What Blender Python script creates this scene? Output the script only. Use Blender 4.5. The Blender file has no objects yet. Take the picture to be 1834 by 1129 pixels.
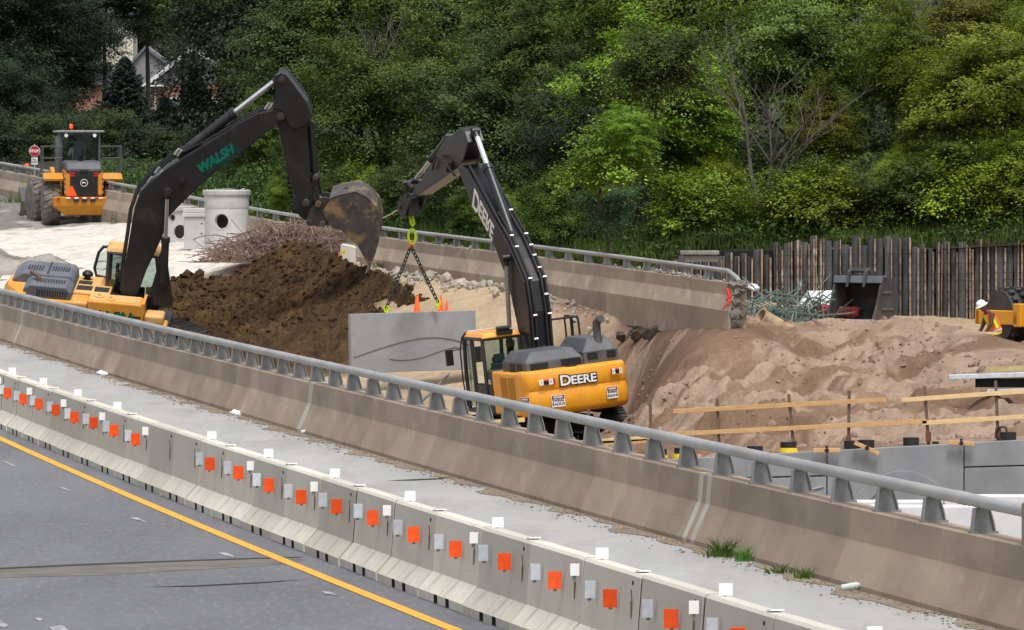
import bpy, bmesh, math, random
import numpy as np
from mathutils import Vector, Matrix, Euler

R = math.radians
random.seed(7)
rng = np.random.default_rng(11)
scene = bpy.context.scene
col = scene.collection

# ------------------------------------------------------------------ camera, world, sun, exposure
F = 15283.0            # focal length in photograph pixels (300 mm on a 36 mm frame, 1834 px wide)
HZ = 270.0             # horizon row in the photograph
HC = 4.3               # camera height above the carriageway
cam = bpy.data.cameras.new('camera')
cam.lens = 300.0; cam.sensor_width = 36.0; cam.sensor_fit = 'HORIZONTAL'
cam.clip_start = 1.0; cam.clip_end = 2000.0
camo = bpy.data.objects.new('camera', cam); col.objects.link(camo)
camo.location = (0, 0, HC)
camo.rotation_euler = (R(90) - math.atan((564.5 - HZ) / F), 0, 0)
scene.camera = camo

SUN_EL, SUN_AZ = R(66), R(165)      # azimuth clockwise from +Y
world = bpy.data.worlds.new('World'); scene.world = world; world.use_nodes = True
wn = world.node_tree.nodes; wl = world.node_tree.links
sky = wn.new('ShaderNodeTexSky'); sky.sky_type = 'NISHITA'; sky.sun_disc = False
sky.sun_elevation = SUN_EL; sky.sun_rotation = SUN_AZ
sky.air_density = 1.0; sky.dust_density = 4.0; sky.ozone_density = 1.0
hsv = wn.new('ShaderNodeHueSaturation'); hsv.inputs['Saturation'].default_value = 0.35
wl.new(sky.outputs[0], hsv.inputs['Color'])
wl.new(hsv.outputs[0], wn['Background'].inputs['Color'])
wn['Background'].inputs['Strength'].default_value = 0.12
sun = bpy.data.lights.new('sun', 'SUN'); sun.energy = 1.5; sun.angle = R(16); sun.color = (1.0, 0.96, 0.9)
suno = bpy.data.objects.new('sun', sun); col.objects.link(suno)
sd = Vector((math.sin(SUN_AZ) * math.cos(SUN_EL), math.cos(SUN_AZ) * math.cos(SUN_EL), math.sin(SUN_EL)))
suno.rotation_euler = (-sd).to_track_quat('-Z', 'Y').to_euler()
suno.location = (0, 100, 60)
vs = scene.view_settings
vs.view_transform = 'Standard'; vs.look = 'None'; vs.gamma = 1.0; vs.use_curve_mapping = False
vs.exposure = 0.72

# ------------------------------------------------------------------ pixel helpers
def P(px, py, s):
    """photo pixel + scale (px per metre, i.e. distance F/s) -> world point"""
    return Vector(((px - 917.0) / s, F / s, HC - (py - HZ) / s))
def G(px, py, z=0.0):
    """photo pixel on the horizontal plane z"""
    return P(px, py, (py - HZ) / (HC - z))

# ------------------------------------------------------------------ materials
MATS = {}
def mat(name, c1, c2=None, rough=0.75, metal=0.0, scale=4.0, bump=0.0, bscale=None, c3=None, s3=0.6, k3=(0.55, 0.68),
        spec=0.35, rnd=0.0, coord='Object', detail=6.0, stretch=None, coat=0.0):
    if name in MATS: return MATS[name]
    m = bpy.data.materials.new(name); m.use_nodes = True
    n = m.node_tree.nodes; l = m.node_tree.links
    b = n['Principled BSDF']
    b.inputs['Roughness'].default_value = rough; b.inputs['Metallic'].default_value = metal
    b.inputs['Specular IOR Level'].default_value = spec
    if coat: b.inputs['Coat Weight'].default_value = coat; b.inputs['Coat Roughness'].default_value = 0.15
    tc = n.new('ShaderNodeTexCoord'); src = tc.outputs[coord]
    if stretch:
        mp = n.new('ShaderNodeMapping'); mp.inputs['Scale'].default_value = stretch
        l.new(src, mp.inputs[0]); src = mp.outputs[0]
    if c2 is None: c2 = tuple(x * 0.8 for x in c1)
    nz = n.new('ShaderNodeTexNoise'); nz.inputs['Scale'].default_value = scale; nz.inputs['Detail'].default_value = detail
    nz.inputs['Roughness'].default_value = 0.62
    l.new(src, nz.inputs['Vector'])
    rp = n.new('ShaderNodeValToRGB'); rp.color_ramp.elements[0].position = 0.36; rp.color_ramp.elements[1].position = 0.64
    rp.color_ramp.elements[0].color = (*c2, 1); rp.color_ramp.elements[1].color = (*c1, 1)
    l.new(nz.outputs['Fac'], rp.inputs[0])
    out = rp.outputs[0]
    if c3:
        n3 = n.new('ShaderNodeTexNoise'); n3.inputs['Scale'].default_value = s3; n3.inputs['Detail'].default_value = 8
        n3.inputs['Roughness'].default_value = 0.68
        l.new(src, n3.inputs['Vector'])
        r3 = n.new('ShaderNodeValToRGB'); r3.color_ramp.elements[0].position = k3[0]; r3.color_ramp.elements[1].position = k3[1]
        l.new(n3.outputs['Fac'], r3.inputs[0])
        mx = n.new('ShaderNodeMixRGB'); mx.inputs[2].default_value = (*c3, 1)
        l.new(r3.outputs[0], mx.inputs[0]); l.new(out, mx.inputs[1]); out = mx.outputs[0]
    if rnd:
        oi = n.new('ShaderNodeObjectInfo')
        mr = n.new('ShaderNodeMapRange'); mr.inputs['To Min'].default_value = 1 - rnd; mr.inputs['To Max'].default_value = 1 + rnd
        l.new(oi.outputs['Random'], mr.inputs['Value'])
        hs = n.new('ShaderNodeHueSaturation'); l.new(mr.outputs[0], hs.inputs['Value']); l.new(out, hs.inputs['Color']); out = hs.outputs[0]
    l.new(out, b.inputs['Base Color'])
    if bump:
        nb = n.new('ShaderNodeTexNoise'); nb.inputs['Scale'].default_value = bscale or scale * 6; nb.inputs['Detail'].default_value = 8
        nb.inputs['Roughness'].default_value = 0.7
        l.new(src, nb.inputs['Vector'])
        bp = n.new('ShaderNodeBump'); bp.inputs['Strength'].default_value = min(1.0, bump * 8); bp.inputs['Distance'].default_value = bump
        l.new(nb.outputs['Fac'], bp.inputs['Height']); l.new(bp.outputs[0], b.inputs['Normal'])
    MATS[name] = m
    return m

def glass(name, tint, alpha=0.45):
    if name in MATS: return MATS[name]
    m = bpy.data.materials.new(name); m.use_nodes = True
    n = m.node_tree.nodes; l = m.node_tree.links
    for x in list(n): n.remove(x)
    o = n.new('ShaderNodeOutputMaterial'); g = n.new('ShaderNodeBsdfGlossy'); g.inputs['Roughness'].default_value = 0.06
    g.inputs['Color'].default_value = (0.9, 0.95, 0.95, 1)
    t = n.new('ShaderNodeBsdfTransparent'); t.inputs['Color'].default_value = (*tint, 1)
    fr = n.new('ShaderNodeFresnel'); fr.inputs['IOR'].default_value = 1.5
    mx = n.new('ShaderNodeMixShader')
    l.new(fr.outputs[0], mx.inputs[0]); l.new(t.outputs[0], mx.inputs[1]); l.new(g.outputs[0], mx.inputs[2]); l.new(mx.outputs[0], o.inputs[0])
    MATS[name] = m
    return m

def leafmat(name, dark, mid, light, trans=0.3, yellow=None):
    if name in MATS: return MATS[name]
    m = bpy.data.materials.new(name); m.use_nodes = True
    n = m.node_tree.nodes; l = m.node_tree.links
    b = n['Principled BSDF']; b.inputs['Roughness'].default_value = 0.55; b.inputs['Specular IOR Level'].default_value = 0.25
    mixc = lambda a, c, t: tuple(x + (y - x) * t for x, y in zip(a, c))
    dark, light = mixc(dark, mid, 0.4), mixc(light, mid, 0.35)
    if yellow: yellow = mixc(yellow, light, 0.35)
    ge = n.new('ShaderNodeNewGeometry')
    rp = n.new('ShaderNodeValToRGB'); e = rp.color_ramp.elements
    e[0].position = 0.0; e[0].color = (*dark, 1); e[1].position = 1.0; e[1].color = (*light, 1)
    k = e.new(0.55); k.color = (*mid, 1)
    if yellow:
        k = e.new(0.955); k.color = (*light, 1); k = e.new(0.975); k.color = (*yellow, 1); e[-1].color = (*yellow, 1)
    l.new(ge.outputs['Random Per Island'], rp.inputs[0])
    tc = n.new('ShaderNodeTexCoord'); nz = n.new('ShaderNodeTexNoise'); nz.inputs['Scale'].default_value = 0.45; nz.inputs['Detail'].default_value = 3
    l.new(tc.outputs['Object'], nz.inputs['Vector'])
    mr2 = n.new('ShaderNodeMapRange'); mr2.inputs['From Min'].default_value = 0.3; mr2.inputs['From Max'].default_value = 0.7
    mr2.inputs['To Min'].default_value = 0.6; mr2.inputs['To Max'].default_value = 1.4
    l.new(nz.outputs['Fac'], mr2.inputs['Value'])
    oi = n.new('ShaderNodeObjectInfo'); mr = n.new('ShaderNodeMapRange'); mr.inputs['To Min'].default_value = 0.55; mr.inputs['To Max'].default_value = 1.35
    l.new(oi.outputs['Random'], mr.inputs['Value'])
    mu = n.new('ShaderNodeMath'); mu.operation = 'MULTIPLY'; l.new(mr.outputs[0], mu.inputs[0]); l.new(mr2.outputs[0], mu.inputs[1])
    mh = n.new('ShaderNodeMapRange'); mh.inputs['To Min'].default_value = 0.485; mh.inputs['To Max'].default_value = 0.515
    l.new(oi.outputs['Random'], mh.inputs['Value'])
    hs = n.new('ShaderNodeHueSaturation'); l.new(mu.outputs[0], hs.inputs['Value']); l.new(mh.outputs[0], hs.inputs['Hue']); l.new(rp.outputs[0], hs.inputs['Color'])
    l.new(hs.outputs[0], b.inputs['Base Color'])
    t = n.new('ShaderNodeBsdfTranslucent'); l.new(hs.outputs[0], t.inputs['Color'])
    mx = n.new('ShaderNodeMixShader'); mx.inputs[0].default_value = trans
    l.new(b.outputs[0], mx.inputs[1]); l.new(t.outputs[0], mx.inputs[2]); l.new(mx.outputs[0], n['Material Output'].inputs[0])
    MATS[name] = m
    return m

# ------------------------------------------------------------------ mesh helpers
class MB:
    def __init__(s): s.v = []; s.f = []
    def add(s, vs, fs):
        o = len(s.v); s.v += [tuple(v) for v in vs]; s.f += [tuple(i + o for i in f) for f in fs]; return s
    def box(s, c, d, rot=None):
        hx, hy, hz = d[0] / 2, d[1] / 2, d[2] / 2
        vs = [Vector((x, y, z)) for x in (-hx, hx) for y in (-hy, hy) for z in (-hz, hz)]
        if rot is not None:
            M = Euler(rot).to_matrix() if not isinstance(rot, Matrix) else rot
            vs = [M @ v for v in vs]
        c = Vector(c)
        return s.add([v + c for v in vs], [(0, 1, 3, 2), (4, 6, 7, 5), (0, 4, 5, 1), (2, 3, 7, 6), (0, 2, 6, 4), (1, 5, 7, 3)])
    def box2(s, a, b):
        return s.box([(a[i] + b[i]) / 2 for i in range(3)], [abs(b[i] - a[i]) for i in range(3)])
    def prism(s, poly, a, b, f=None):
        """poly of 2-D points, extruded from a to b; f maps (u,v,w)->xyz, default xz profile along y"""
        if f is None: f = lambda u, v, w: (u, w, v)
        n = len(poly)
        vs = [f(u, v, a) for u, v in poly] + [f(u, v, b) for u, v in poly]
        fs = [tuple(range(n)), tuple(range(2 * n - 1, n - 1, -1))]
        fs += [(i, i + n, (i + 1) % n + n, (i + 1) % n) for i in range(n)]
        return s.add(vs, fs)
    def cyl(s, p, q, r, r2=None, n=14, caps=True):
        p = Vector(p); q = Vector(q); r2 = r if r2 is None else r2
        d = (q - p).normalized(); a = d.orthogonal().normalized(); b = d.cross(a)
        vs = []
        for c, rr in ((p, r), (q, r2)):
            for i in range(n):
                t = 2 * math.pi * i / n; vs.append(c + (a * math.cos(t) + b * math.sin(t)) * rr)
        fs = [(i, (i + 1) % n, (i + 1) % n + n, i + n) for i in range(n)]
        if caps: fs += [tuple(range(n - 1, -1, -1)), tuple(range(n, 2 * n))]
        return s.add(vs, fs)
    def tube(s, pts, r, n=6, taper=None, closed=False):
        pts = [Vector(p) for p in pts]; m = len(pts); vs = []; up = None
        for i, p in enumerate(pts):
            if closed: d = pts[(i + 1) % m] - pts[i - 1]
            else: d = pts[min(i + 1, m - 1)] - pts[max(i - 1, 0)]
            d.normalize()
            if up is None: up = d.orthogonal().normalized()
            a = (up - d * up.dot(d)); a = a.normalized() if a.length > 1e-6 else d.orthogonal().normalized()
            up = a; b = d.cross(a); rr = r if taper is None else r + (taper - r) * i / max(1, m - 1)
            for k in range(n):
                t = 2 * math.pi * k / n; vs.append(p + (a * math.cos(t) + b * math.sin(t)) * rr)
        fs = []
        for i in range(m if closed else m - 1):
            j = (i + 1) % m
            fs += [(i * n + k, i * n + (k + 1) % n, j * n + (k + 1) % n, j * n + k) for k in range(n)]
        if not closed: fs += [tuple(range(n - 1, -1, -1)), tuple(range((m - 1) * n, m * n))]
        return s.add(vs, fs)
    def lathe(s, prof, n=24, M=None):
        m = len(prof); vs = []
        for r, z in prof:
            for k in range(n):
                t = 2 * math.pi * k / n; vs.append(Vector((r * math.cos(t), r * math.sin(t), z)))
        if M is not None: vs = [M @ v for v in vs]
        fs = [(i * n + k, i * n + (k + 1) % n, (i + 1) * n + (k + 1) % n, (i + 1) * n + k) for i in range(m - 1) for k in range(n)]
        if prof[0][0] > 1e-6: fs.append(tuple(range(n - 1, -1, -1)))
        if prof[-1][0] > 1e-6: fs.append(tuple(range((m - 1) * n, m * n)))
        return s.add(vs, fs)
    def mesh(s, name='mesh', smooth=None):
        me = bpy.data.meshes.new(name); me.from_pydata(s.v, [], s.f); me.validate()
        bm = bmesh.new(); bm.from_mesh(me); bmesh.ops.recalc_face_normals(bm, faces=bm.faces); bm.to_mesh(me); bm.free()
        if smooth is not None:
            me.shade_smooth(); me.set_sharp_from_angle(angle=R(smooth))
        return me
    def build(s, name, m, parent=None, bevel=0, smooth=None, seg=2, M=None):
        o = bpy.data.objects.new(name, s.mesh(name, smooth)); col.objects.link(o)
        o.data.materials.append(m); o.parent = parent
        if M is not None: o.matrix_local = M
        if bevel:
            bv = o.modifiers.new('bevel', 'BEVEL'); bv.width = bevel; bv.segments = seg; bv.limit_method = 'ANGLE'; bv.angle_limit = R(35)
        return o

def tag(o, label=None, cat=None, group=None, kind=None):
    if label: o['label'] = label
    if cat: o['category'] = cat
    if group: o['group'] = group
    if kind: o['kind'] = kind
    return o
def empty(name, M=None, **k):
    o = bpy.data.objects.new(name, None); col.objects.link(o); o.empty_display_size = 0.3
    if M is not None: o.matrix_world = M if isinstance(M, Matrix) else Matrix.Translation(M)
    return tag(o, **k)
def copy_tree(o, parent=None):
    c = o.copy(); col.objects.link(c); c.parent = parent
    for ch in list(o.children): copy_tree(ch, c)
    return c
def link_mesh(name, me, m, parent=None, M=None):
    o = bpy.data.objects.new(name, me); col.objects.link(o)
    if m is not None and not me.materials: me.materials.append(m)
    o.parent = parent
    if M is not None: o.matrix_local = M
    return o
_fonts = {}
def text_mesh(txt, size=1.0, extrude=0.01, offset=0.0, shear=0.0, align='CENTER'):
    key = (txt, size, extrude, offset, shear, align)
    if key in _fonts: return _fonts[key]
    cu = bpy.data.curves.new('t', 'FONT'); cu.body = txt; cu.size = size; cu.extrude = extrude; cu.offset = offset; cu.shear = shear
    cu.align_x = align; cu.align_y = 'CENTER'; cu.resolution_u = 3
    ob = bpy.data.objects.new('t', cu); col.objects.link(ob)
    bpy.context.view_layer.update()
    me = bpy.data.meshes.new_from_object(ob)
    col.objects.unlink(ob); bpy.data.objects.remove(ob)
    _fonts[key] = me
    return me
def text(txt, m, parent, M, size=1.0, extrude=0.01, offset=0.0, shear=0.0, align='CENTER', name='lettering'):
    me = text_mesh(txt, size, extrude, offset, shear, align).copy()
    return link_mesh(name, me, m, parent, M)
def frame(o, x, y):
    """matrix with the local x axis along x, y axis near y, origin o"""
    x = Vector(x).normalized(); y = Vector(y); z = x.cross(y).normalized(); y = z.cross(x)
    M = Matrix((x, y, z)).transposed().to_4x4(); M.translation = Vector(o); return M

# numpy value noise
def _h(ix, iy, sd):
    n = (ix.astype(np.int64) * 374761393 + iy.astype(np.int64) * 668265263 + sd * 1442695041) & 0x7fffffff
    n = ((n ^ (n >> 13)) * 1274126177) & 0x7fffffff
    return ((n ^ (n >> 16)) & 0xffff) / 65535.0
def vnoise(x, y, sd=0):
    x = np.asarray(x, float); y = np.asarray(y, float)
    ix = np.floor(x); iy = np.floor(y); fx = x - ix; fy = y - iy
    fx = fx * fx * (3 - 2 * fx); fy = fy * fy * (3 - 2 * fy)
    a = _h(ix, iy, sd); b = _h(ix + 1, iy, sd); c = _h(ix, iy + 1, sd); d = _h(ix + 1, iy + 1, sd)
    return (a + (b - a) * fx) * (1 - fy) + (c + (d - c) * fx) * fy - 0.5
def fbm(x, y, oct=5, sd=0, gain=0.5):
    r = 0; a = 1.0
    for i in range(oct):
        r = r + a * vnoise(x * 2 ** i + 17.3 * i, y * 2 ** i - 9.1 * i, sd + i); a *= gain
    return r
def grid_mesh(name, X, Y, Z, cols=None, smooth=True):
    ny, nx = X.shape
    me = bpy.data.meshes.new(name)
    v = np.stack([X, Y, Z], -1).reshape(-1, 3)
    i = np.arange(ny * nx).reshape(ny, nx)
    q = np.stack([i[:-1, :-1], i[:-1, 1:], i[1:, 1:], i[1:, :-1]], -1).reshape(-1, 4)
    me.vertices.add(len(v)); me.vertices.foreach_set('co', v.ravel())
    me.loops.add(q.size); me.loops.foreach_set('vertex_index', q.ravel().astype(np.int32))
    me.polygons.add(len(q)); me.polygons.foreach_set('loop_start', np.arange(0, q.size, 4, dtype=np.int32))
    me.update(calc_edges=True); me.validate()
    if cols is not None:
        at = me.color_attributes.new('Col', 'FLOAT_COLOR', 'POINT')
        c = np.ones((ny * nx, 4)); c[:, :3] = cols.reshape(-1, 3); at.data.foreach_set('color', c.ravel())
    if smooth: me.shade_smooth()
    return me

# ------------------------------------------------------------------ palette
M_asphalt = mat('asphalt', (0.142, 0.147, 0.160), (0.100, 0.104, 0.115), rough=0.85, scale=0.25, bump=0.004, bscale=60, c3=(0.215, 0.212, 0.21), s3=9.0, k3=(0.52, 0.78), stretch=(1.6, 0.22, 1))
M_lane = mat('lane_concrete', (0.35, 0.35, 0.34), (0.275, 0.278, 0.275), rough=0.9, scale=0.35, bump=0.003, bscale=50, c3=(0.25, 0.238, 0.215), s3=0.9, k3=(0.50, 0.72), stretch=(1.4, 0.2, 1))
M_parapet = mat('parapet_concrete', (0.345, 0.272, 0.205), (0.25, 0.193, 0.142), rough=0.92, scale=1.6, bump=0.004, bscale=40, c3=(0.41, 0.355, 0.29), s3=2.0, k3=(0.58, 0.8), rnd=0.12, stretch=(1, 0.25, 0.8))
M_parapet_pale = mat('parapet_joint_concrete', (0.46, 0.43, 0.38), (0.36, 0.335, 0.29), rough=0.92, scale=3, bump=0.004)
M_far_parapet = mat('far_parapet_concrete', (0.37, 0.30, 0.23), (0.28, 0.22, 0.165), rough=0.92, scale=1.2, bump=0.004, bscale=30, c3=(0.44, 0.38, 0.30), s3=1.5, rnd=0.06, stretch=(1, 0.25, 0.8))
M_barrier = mat('barrier_concrete', (0.57, 0.545, 0.475), (0.49, 0.465, 0.40), rough=0.9, scale=1.6, bump=0.004, bscale=45, c3=(0.37, 0.345, 0.29), s3=1.1, k3=(0.58, 0.80), rnd=0.15, stretch=(1, 0.3, 0.7))
M_galv = mat('galvanised_steel', (0.40, 0.40, 0.395), (0.30, 0.305, 0.30), rough=0.55, metal=0.3, scale=2.0, spec=0.4, c3=(0.27, 0.255, 0.235), s3=1.2, k3=(0.58, 0.8), stretch=(1, 0.2, 1))
M_post = mat('cast_post_grey', (0.26, 0.265, 0.265), (0.2, 0.205, 0.2), rough=0.6, metal=0.3, scale=6, rnd=0.08)
M_yellowline = mat('edge_line_paint', (0.78, 0.37, 0.04), (0.65, 0.29, 0.03), rough=0.7, scale=8, c3=(0.4, 0.22, 0.06), s3=6, k3=(0.62, 0.8))
M_oldline = mat('worn_line_paint', (0.62, 0.42, 0.14), (0.45, 0.36, 0.22), rough=0.8, scale=3)
M_whitemark = mat('worn_white_paint', (0.42, 0.42, 0.42), (0.16, 0.16, 0.165), rough=0.8, scale=7, stretch=(1, 0.2, 1))
M_tarjoint = mat('bridge_joint_fill', (0.155, 0.138, 0.115), (0.095, 0.09, 0.085), rough=0.9, scale=2)
M_crack = mat('road_crack', (0.03, 0.03, 0.03), rough=1.0)
M_orange = mat('orange_reflector', (0.88, 0.10, 0.012), (0.72, 0.075, 0.01), rough=0.35, scale=9, c3=(0.5, 0.09, 0.03), s3=7, k3=(0.6, 0.75), rnd=0.12)
M_white = mat('white_reflector', (0.88, 0.88, 0.88), (0.82, 0.82, 0.82), rough=0.4)
M_greyref = mat('reflector_back', (0.54, 0.58, 0.62), (0.42, 0.46, 0.50), rough=0.5, scale=10, rnd=0.15)
M_yellow = mat('machine_yellow', (0.78, 0.34, 0.018), (0.70, 0.29, 0.014), rough=0.42, scale=2.5, spec=0.5, coat=0.15, c3=(0.42, 0.23, 0.07), s3=1.6, k3=(0.58, 0.85))
M_yellow_old = mat('faded_machine_yellow', (0.68, 0.31, 0.035), (0.58, 0.24, 0.03), rough=0.6, scale=2.0, c3=(0.52, 0.36, 0.19), s3=1.2, k3=(0.5, 0.72))
M_deck = mat('dusty_yellow_deck', (0.62, 0.37, 0.15), (0.55, 0.31, 0.10), rough=0.75, scale=2.5, c3=(0.30, 0.13, 0.03), s3=1.0, k3=(0.62, 0.72))
M_black = mat('boom_black', (0.013, 0.013, 0.016), (0.009, 0.009, 0.011), rough=0.36, scale=2, spec=0.5, c3=(0.032, 0.03, 0.029), s3=1.6, k3=(0.6, 0.85))
M_blackdust = mat('dusty_black_steel', (0.024, 0.023, 0.025), (0.016, 0.0155, 0.017), rough=0.45, scale=2, spec=0.45, c3=(0.07, 0.058, 0.048), s3=1.2, k3=(0.56, 0.8))
M_rubber = mat('hose_rubber', (0.02, 0.02, 0.02), rough=0.6)
M_chrome = mat('chrome_rod', (0.85, 0.86, 0.88), (0.8, 0.8, 0.82), rough=0.18, metal=0.85)
M_hood = mat('hood_grey', (0.085, 0.09, 0.10), (0.065, 0.07, 0.078), rough=0.55, scale=3, c3=(0.16, 0.155, 0.145), s3=1.5, k3=(0.55, 0.8))
M_hoodblue = mat('hood_blue_grey', (0.12, 0.13, 0.155), (0.09, 0.10, 0.12), rough=0.6, scale=3, c3=(0.2, 0.19, 0.18), s3=1.6, k3=(0.55, 0.8))
M_cabgrey = mat('cab_frame_grey', (0.035, 0.036, 0.04), (0.025, 0.026, 0.03), rough=0.5, scale=3)
M_vent = mat('vent_mesh', (0.02, 0.02, 0.022), (0.035, 0.035, 0.035), rough=0.8, scale=30)
M_glass = glass('cab_glass', (0.62, 0.72, 0.70))
M_glassdark = glass('tinted_glass', (0.33, 0.39, 0.39))
M_track = mat('track_steel', (0.055, 0.05, 0.046), (0.03, 0.028, 0.026), rough=0.7, metal=0.3, scale=8, c3=(0.13, 0.10, 0.075), s3=2.5)
M_trackblack = mat('new_track_steel', (0.014, 0.012, 0.012), (0.02, 0.018, 0.017), rough=0.6, scale=8)
M_bucket = mat('worn_bucket_steel', (0.10, 0.09, 0.082), (0.06, 0.056, 0.055), rough=0.55, metal=0.25, scale=2.2, c3=(0.30, 0.20, 0.10), s3=1.7, k3=(0.5, 0.62), bump=0.004, bscale=14)
M_bucketdark = mat('bucket_grey_steel', (0.07, 0.07, 0.072), (0.045, 0.045, 0.048), rough=0.6, metal=0.2, scale=2, c3=(0.13, 0.085, 0.055), s3=1.5, k3=(0.5, 0.7))
M_steelbright = mat('worn_bright_steel', (0.5, 0.5, 0.5), (0.3, 0.3, 0.3), rough=0.4, metal=0.6, scale=12)
M_panel = mat('precast_panel_concrete', (0.30, 0.31, 0.325), (0.25, 0.26, 0.275), rough=0.85, scale=1.2, c3=(0.20, 0.205, 0.21), s3=0.9, k3=(0.58, 0.85), bump=0.002, bscale=60)
M_wallpanel = mat('wall_panel_concrete', (0.27, 0.285, 0.30), (0.21, 0.225, 0.24), rough=0.85, scale=1.1, c3=(0.16, 0.165, 0.17), s3=1.2, k3=(0.6, 0.85), bump=0.002, bscale=60, rnd=0.05)
M_manhole = mat('pale_precast_concrete', (0.50, 0.50, 0.49), (0.42, 0.42, 0.41), rough=0.9, scale=1.6, c3=(0.36, 0.355, 0.34), s3=2.0, bump=0.003)
M_foam = mat('white_foam', (0.66, 0.67, 0.69), (0.56, 0.575, 0.60), rough=0.8, scale=1.2, c3=(0.55, 0.55, 0.54), s3=1.3, k3=(0.66, 0.82))
M_lumber = mat('new_lumber', (0.62, 0.39, 0.19), (0.50, 0.29, 0.12), rough=0.8, scale=3, stretch=(1, 8, 8), rnd=0.1)
M_rustpost = mat('rusty_steel_post', (0.16, 0.11, 0.08), (0.10, 0.075, 0.06), rough=0.8, scale=6)
M_plank = mat('dark_lagging', (0.10, 0.10, 0.105), (0.06, 0.06, 0.065), rough=0.75, scale=2.5, stretch=(1, 1, 0.4), c3=(0.13, 0.13, 0.13), s3=2.0, rnd=0.3)
M_strip = mat('weathered_batten', (0.31, 0.225, 0.155), (0.12, 0.09, 0.07), rough=0.9, scale=5, stretch=(1, 1, 0.5), c3=(0.48, 0.44, 0.38), s3=2.2, k3=(0.56, 0.68), rnd=0.35)
M_wire = mat('black_wire', (0.015, 0.015, 0.015), rough=0.8)
M_rebar = mat('rusty_rebar', (0.27, 0.185, 0.15), (0.15, 0.095, 0.075), rough=0.85, scale=5)
M_rebargreen = mat('epoxy_rebar', (0.17, 0.23, 0.19), (0.11, 0.15, 0.125), rough=0.6, scale=4)
M_dirt = mat('brown_dirt', (0.072, 0.042, 0.020), (0.034, 0.021, 0.012), rough=1.0, scale=1.6, bump=0.05, bscale=7, c3=(0.125, 0.072, 0.028), s3=1.1, k3=(0.52, 0.74), spec=0.1, detail=9)
M_rock = mat('grey_rubble', (0.32, 0.31, 0.29), (0.2, 0.19, 0.18), rough=0.95, scale=3, rnd=0.2)
M_tyre = mat('dusty_tyre', (0.24, 0.21, 0.18), (0.10, 0.09, 0.08), rough=0.9, scale=3)
M_loaderyellow = mat('loader_yellow', (0.62, 0.27, 0.025), (0.52, 0.21, 0.02), rough=0.5, scale=3, c3=(0.42, 0.26, 0.11), s3=2.0)
M_red = mat('sign_red', (0.45, 0.012, 0.02), (0.40, 0.01, 0.018), rough=0.4)
M_signwhite = mat('sign_white', (0.8, 0.8, 0.8), rough=0.4)
M_triangle = mat('fluorescent_triangle', (0.95, 0.10, 0.02), (0.9, 0.09, 0.02), rough=0.4)
M_green = mat('green_lettering', (0.0, 0.17, 0.115), (0.0, 0.14, 0.095), rough=0.5)
M_greenline = mat('green_outline', (0.0, 0.06, 0.045), rough=0.5)
M_letterwhite = mat('white_lettering', (0.85, 0.85, 0.85), rough=0.4)
M_letterblack = mat('black_lettering', (0.012, 0.012, 0.012), rough=0.5)
M_cone = mat('traffic_cone_orange', (0.95, 0.12, 0.02), (0.85, 0.1, 0.015), rough=0.5)
M_chain = mat('dark_chain', (0.05, 0.05, 0.05), rough=0.5, metal=0.5)
M_hook = mat('safety_green_paint', (0.55, 0.75, 0.03), (0.5, 0.7, 0.02), rough=0.45)
M_trunk = mat('bark', (0.075, 0.06, 0.045), (0.045, 0.036, 0.028), rough=0.95, scale=4, stretch=(1, 1, 0.25), bump=0.01)
M_deadwood = mat('grey_dead_wood', (0.115, 0.098, 0.08), (0.07, 0.06, 0.05), rough=0.95, scale=4)
M_skin = mat('skin', (0.22, 0.10, 0.06), rough=0.6)
M_hivis = mat('hi_vis_yellow', (0.62, 0.85, 0.03), (0.55, 0.78, 0.02), rough=0.6)
M_hivisorange = mat('hi_vis_orange', (0.95, 0.16, 0.04), rough=0.6)
M_hivissilver = mat('reflective_tape', (0.6, 0.6, 0.62), rough=0.3)
M_jeans = mat('dark_trousers', (0.03, 0.035, 0.05), rough=0.9)
M_shirt = mat('brown_shirt', (0.13, 0.05, 0.03), rough=0.9)
M_whiteshirt = mat('white_shirt', (0.75, 0.76, 0.8), rough=0.8)
# ================================================================== near carriageway
def fit(pts, z=0.0, deg=2):
    g = [G(x, y, z) for x, y in pts]
    return np.poly1d(np.polyfit([p.y for p in g], [p.x for p in g], deg))
near_base = fit([(0, 610), (25, 619), (125, 652), (226, 683), (351, 716), (460, 748), (524, 768), (610, 800), (728, 833), (810, 856), (891, 882),
                 (1000, 912), (1200, 965), (1352, 1013), (1459, 1038), (1521, 1055), (1642, 1083), (1753, 1110)], deg=2)
bar_base = fit([(0, 768), (80, 803), (195, 853), (303, 895), (408, 935), (478, 970), (551, 993), (640, 1024), (679, 1040), (751, 1071), (807, 1091), (875, 1124)], deg=2)
edge_line = fit([(0, 785), (150, 857), (324, 927), (499, 1002), (640, 1056), (800, 1127)], deg=2)
old_line = fit([(0, 663), (100, 700), (190, 723), (251, 747), (326, 773)], deg=1)

def strip(name, fl, fr, y0, y1, z, m, n=60, **k):
    """a ground sheet between two lateral curves"""
    b = MB(); vs = []
    for i in range(n + 1):
        y = y0 + (y1 - y0) * i / n
        vs += [(fl(y), y, z), (fr(y), y, z)]
    b.add(vs, [(2 * i, 2 * i + 1, 2 * i + 3, 2 * i + 2) for i in range(n)])
    o = b.build(name, m); tag(o, **k); return o

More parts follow.
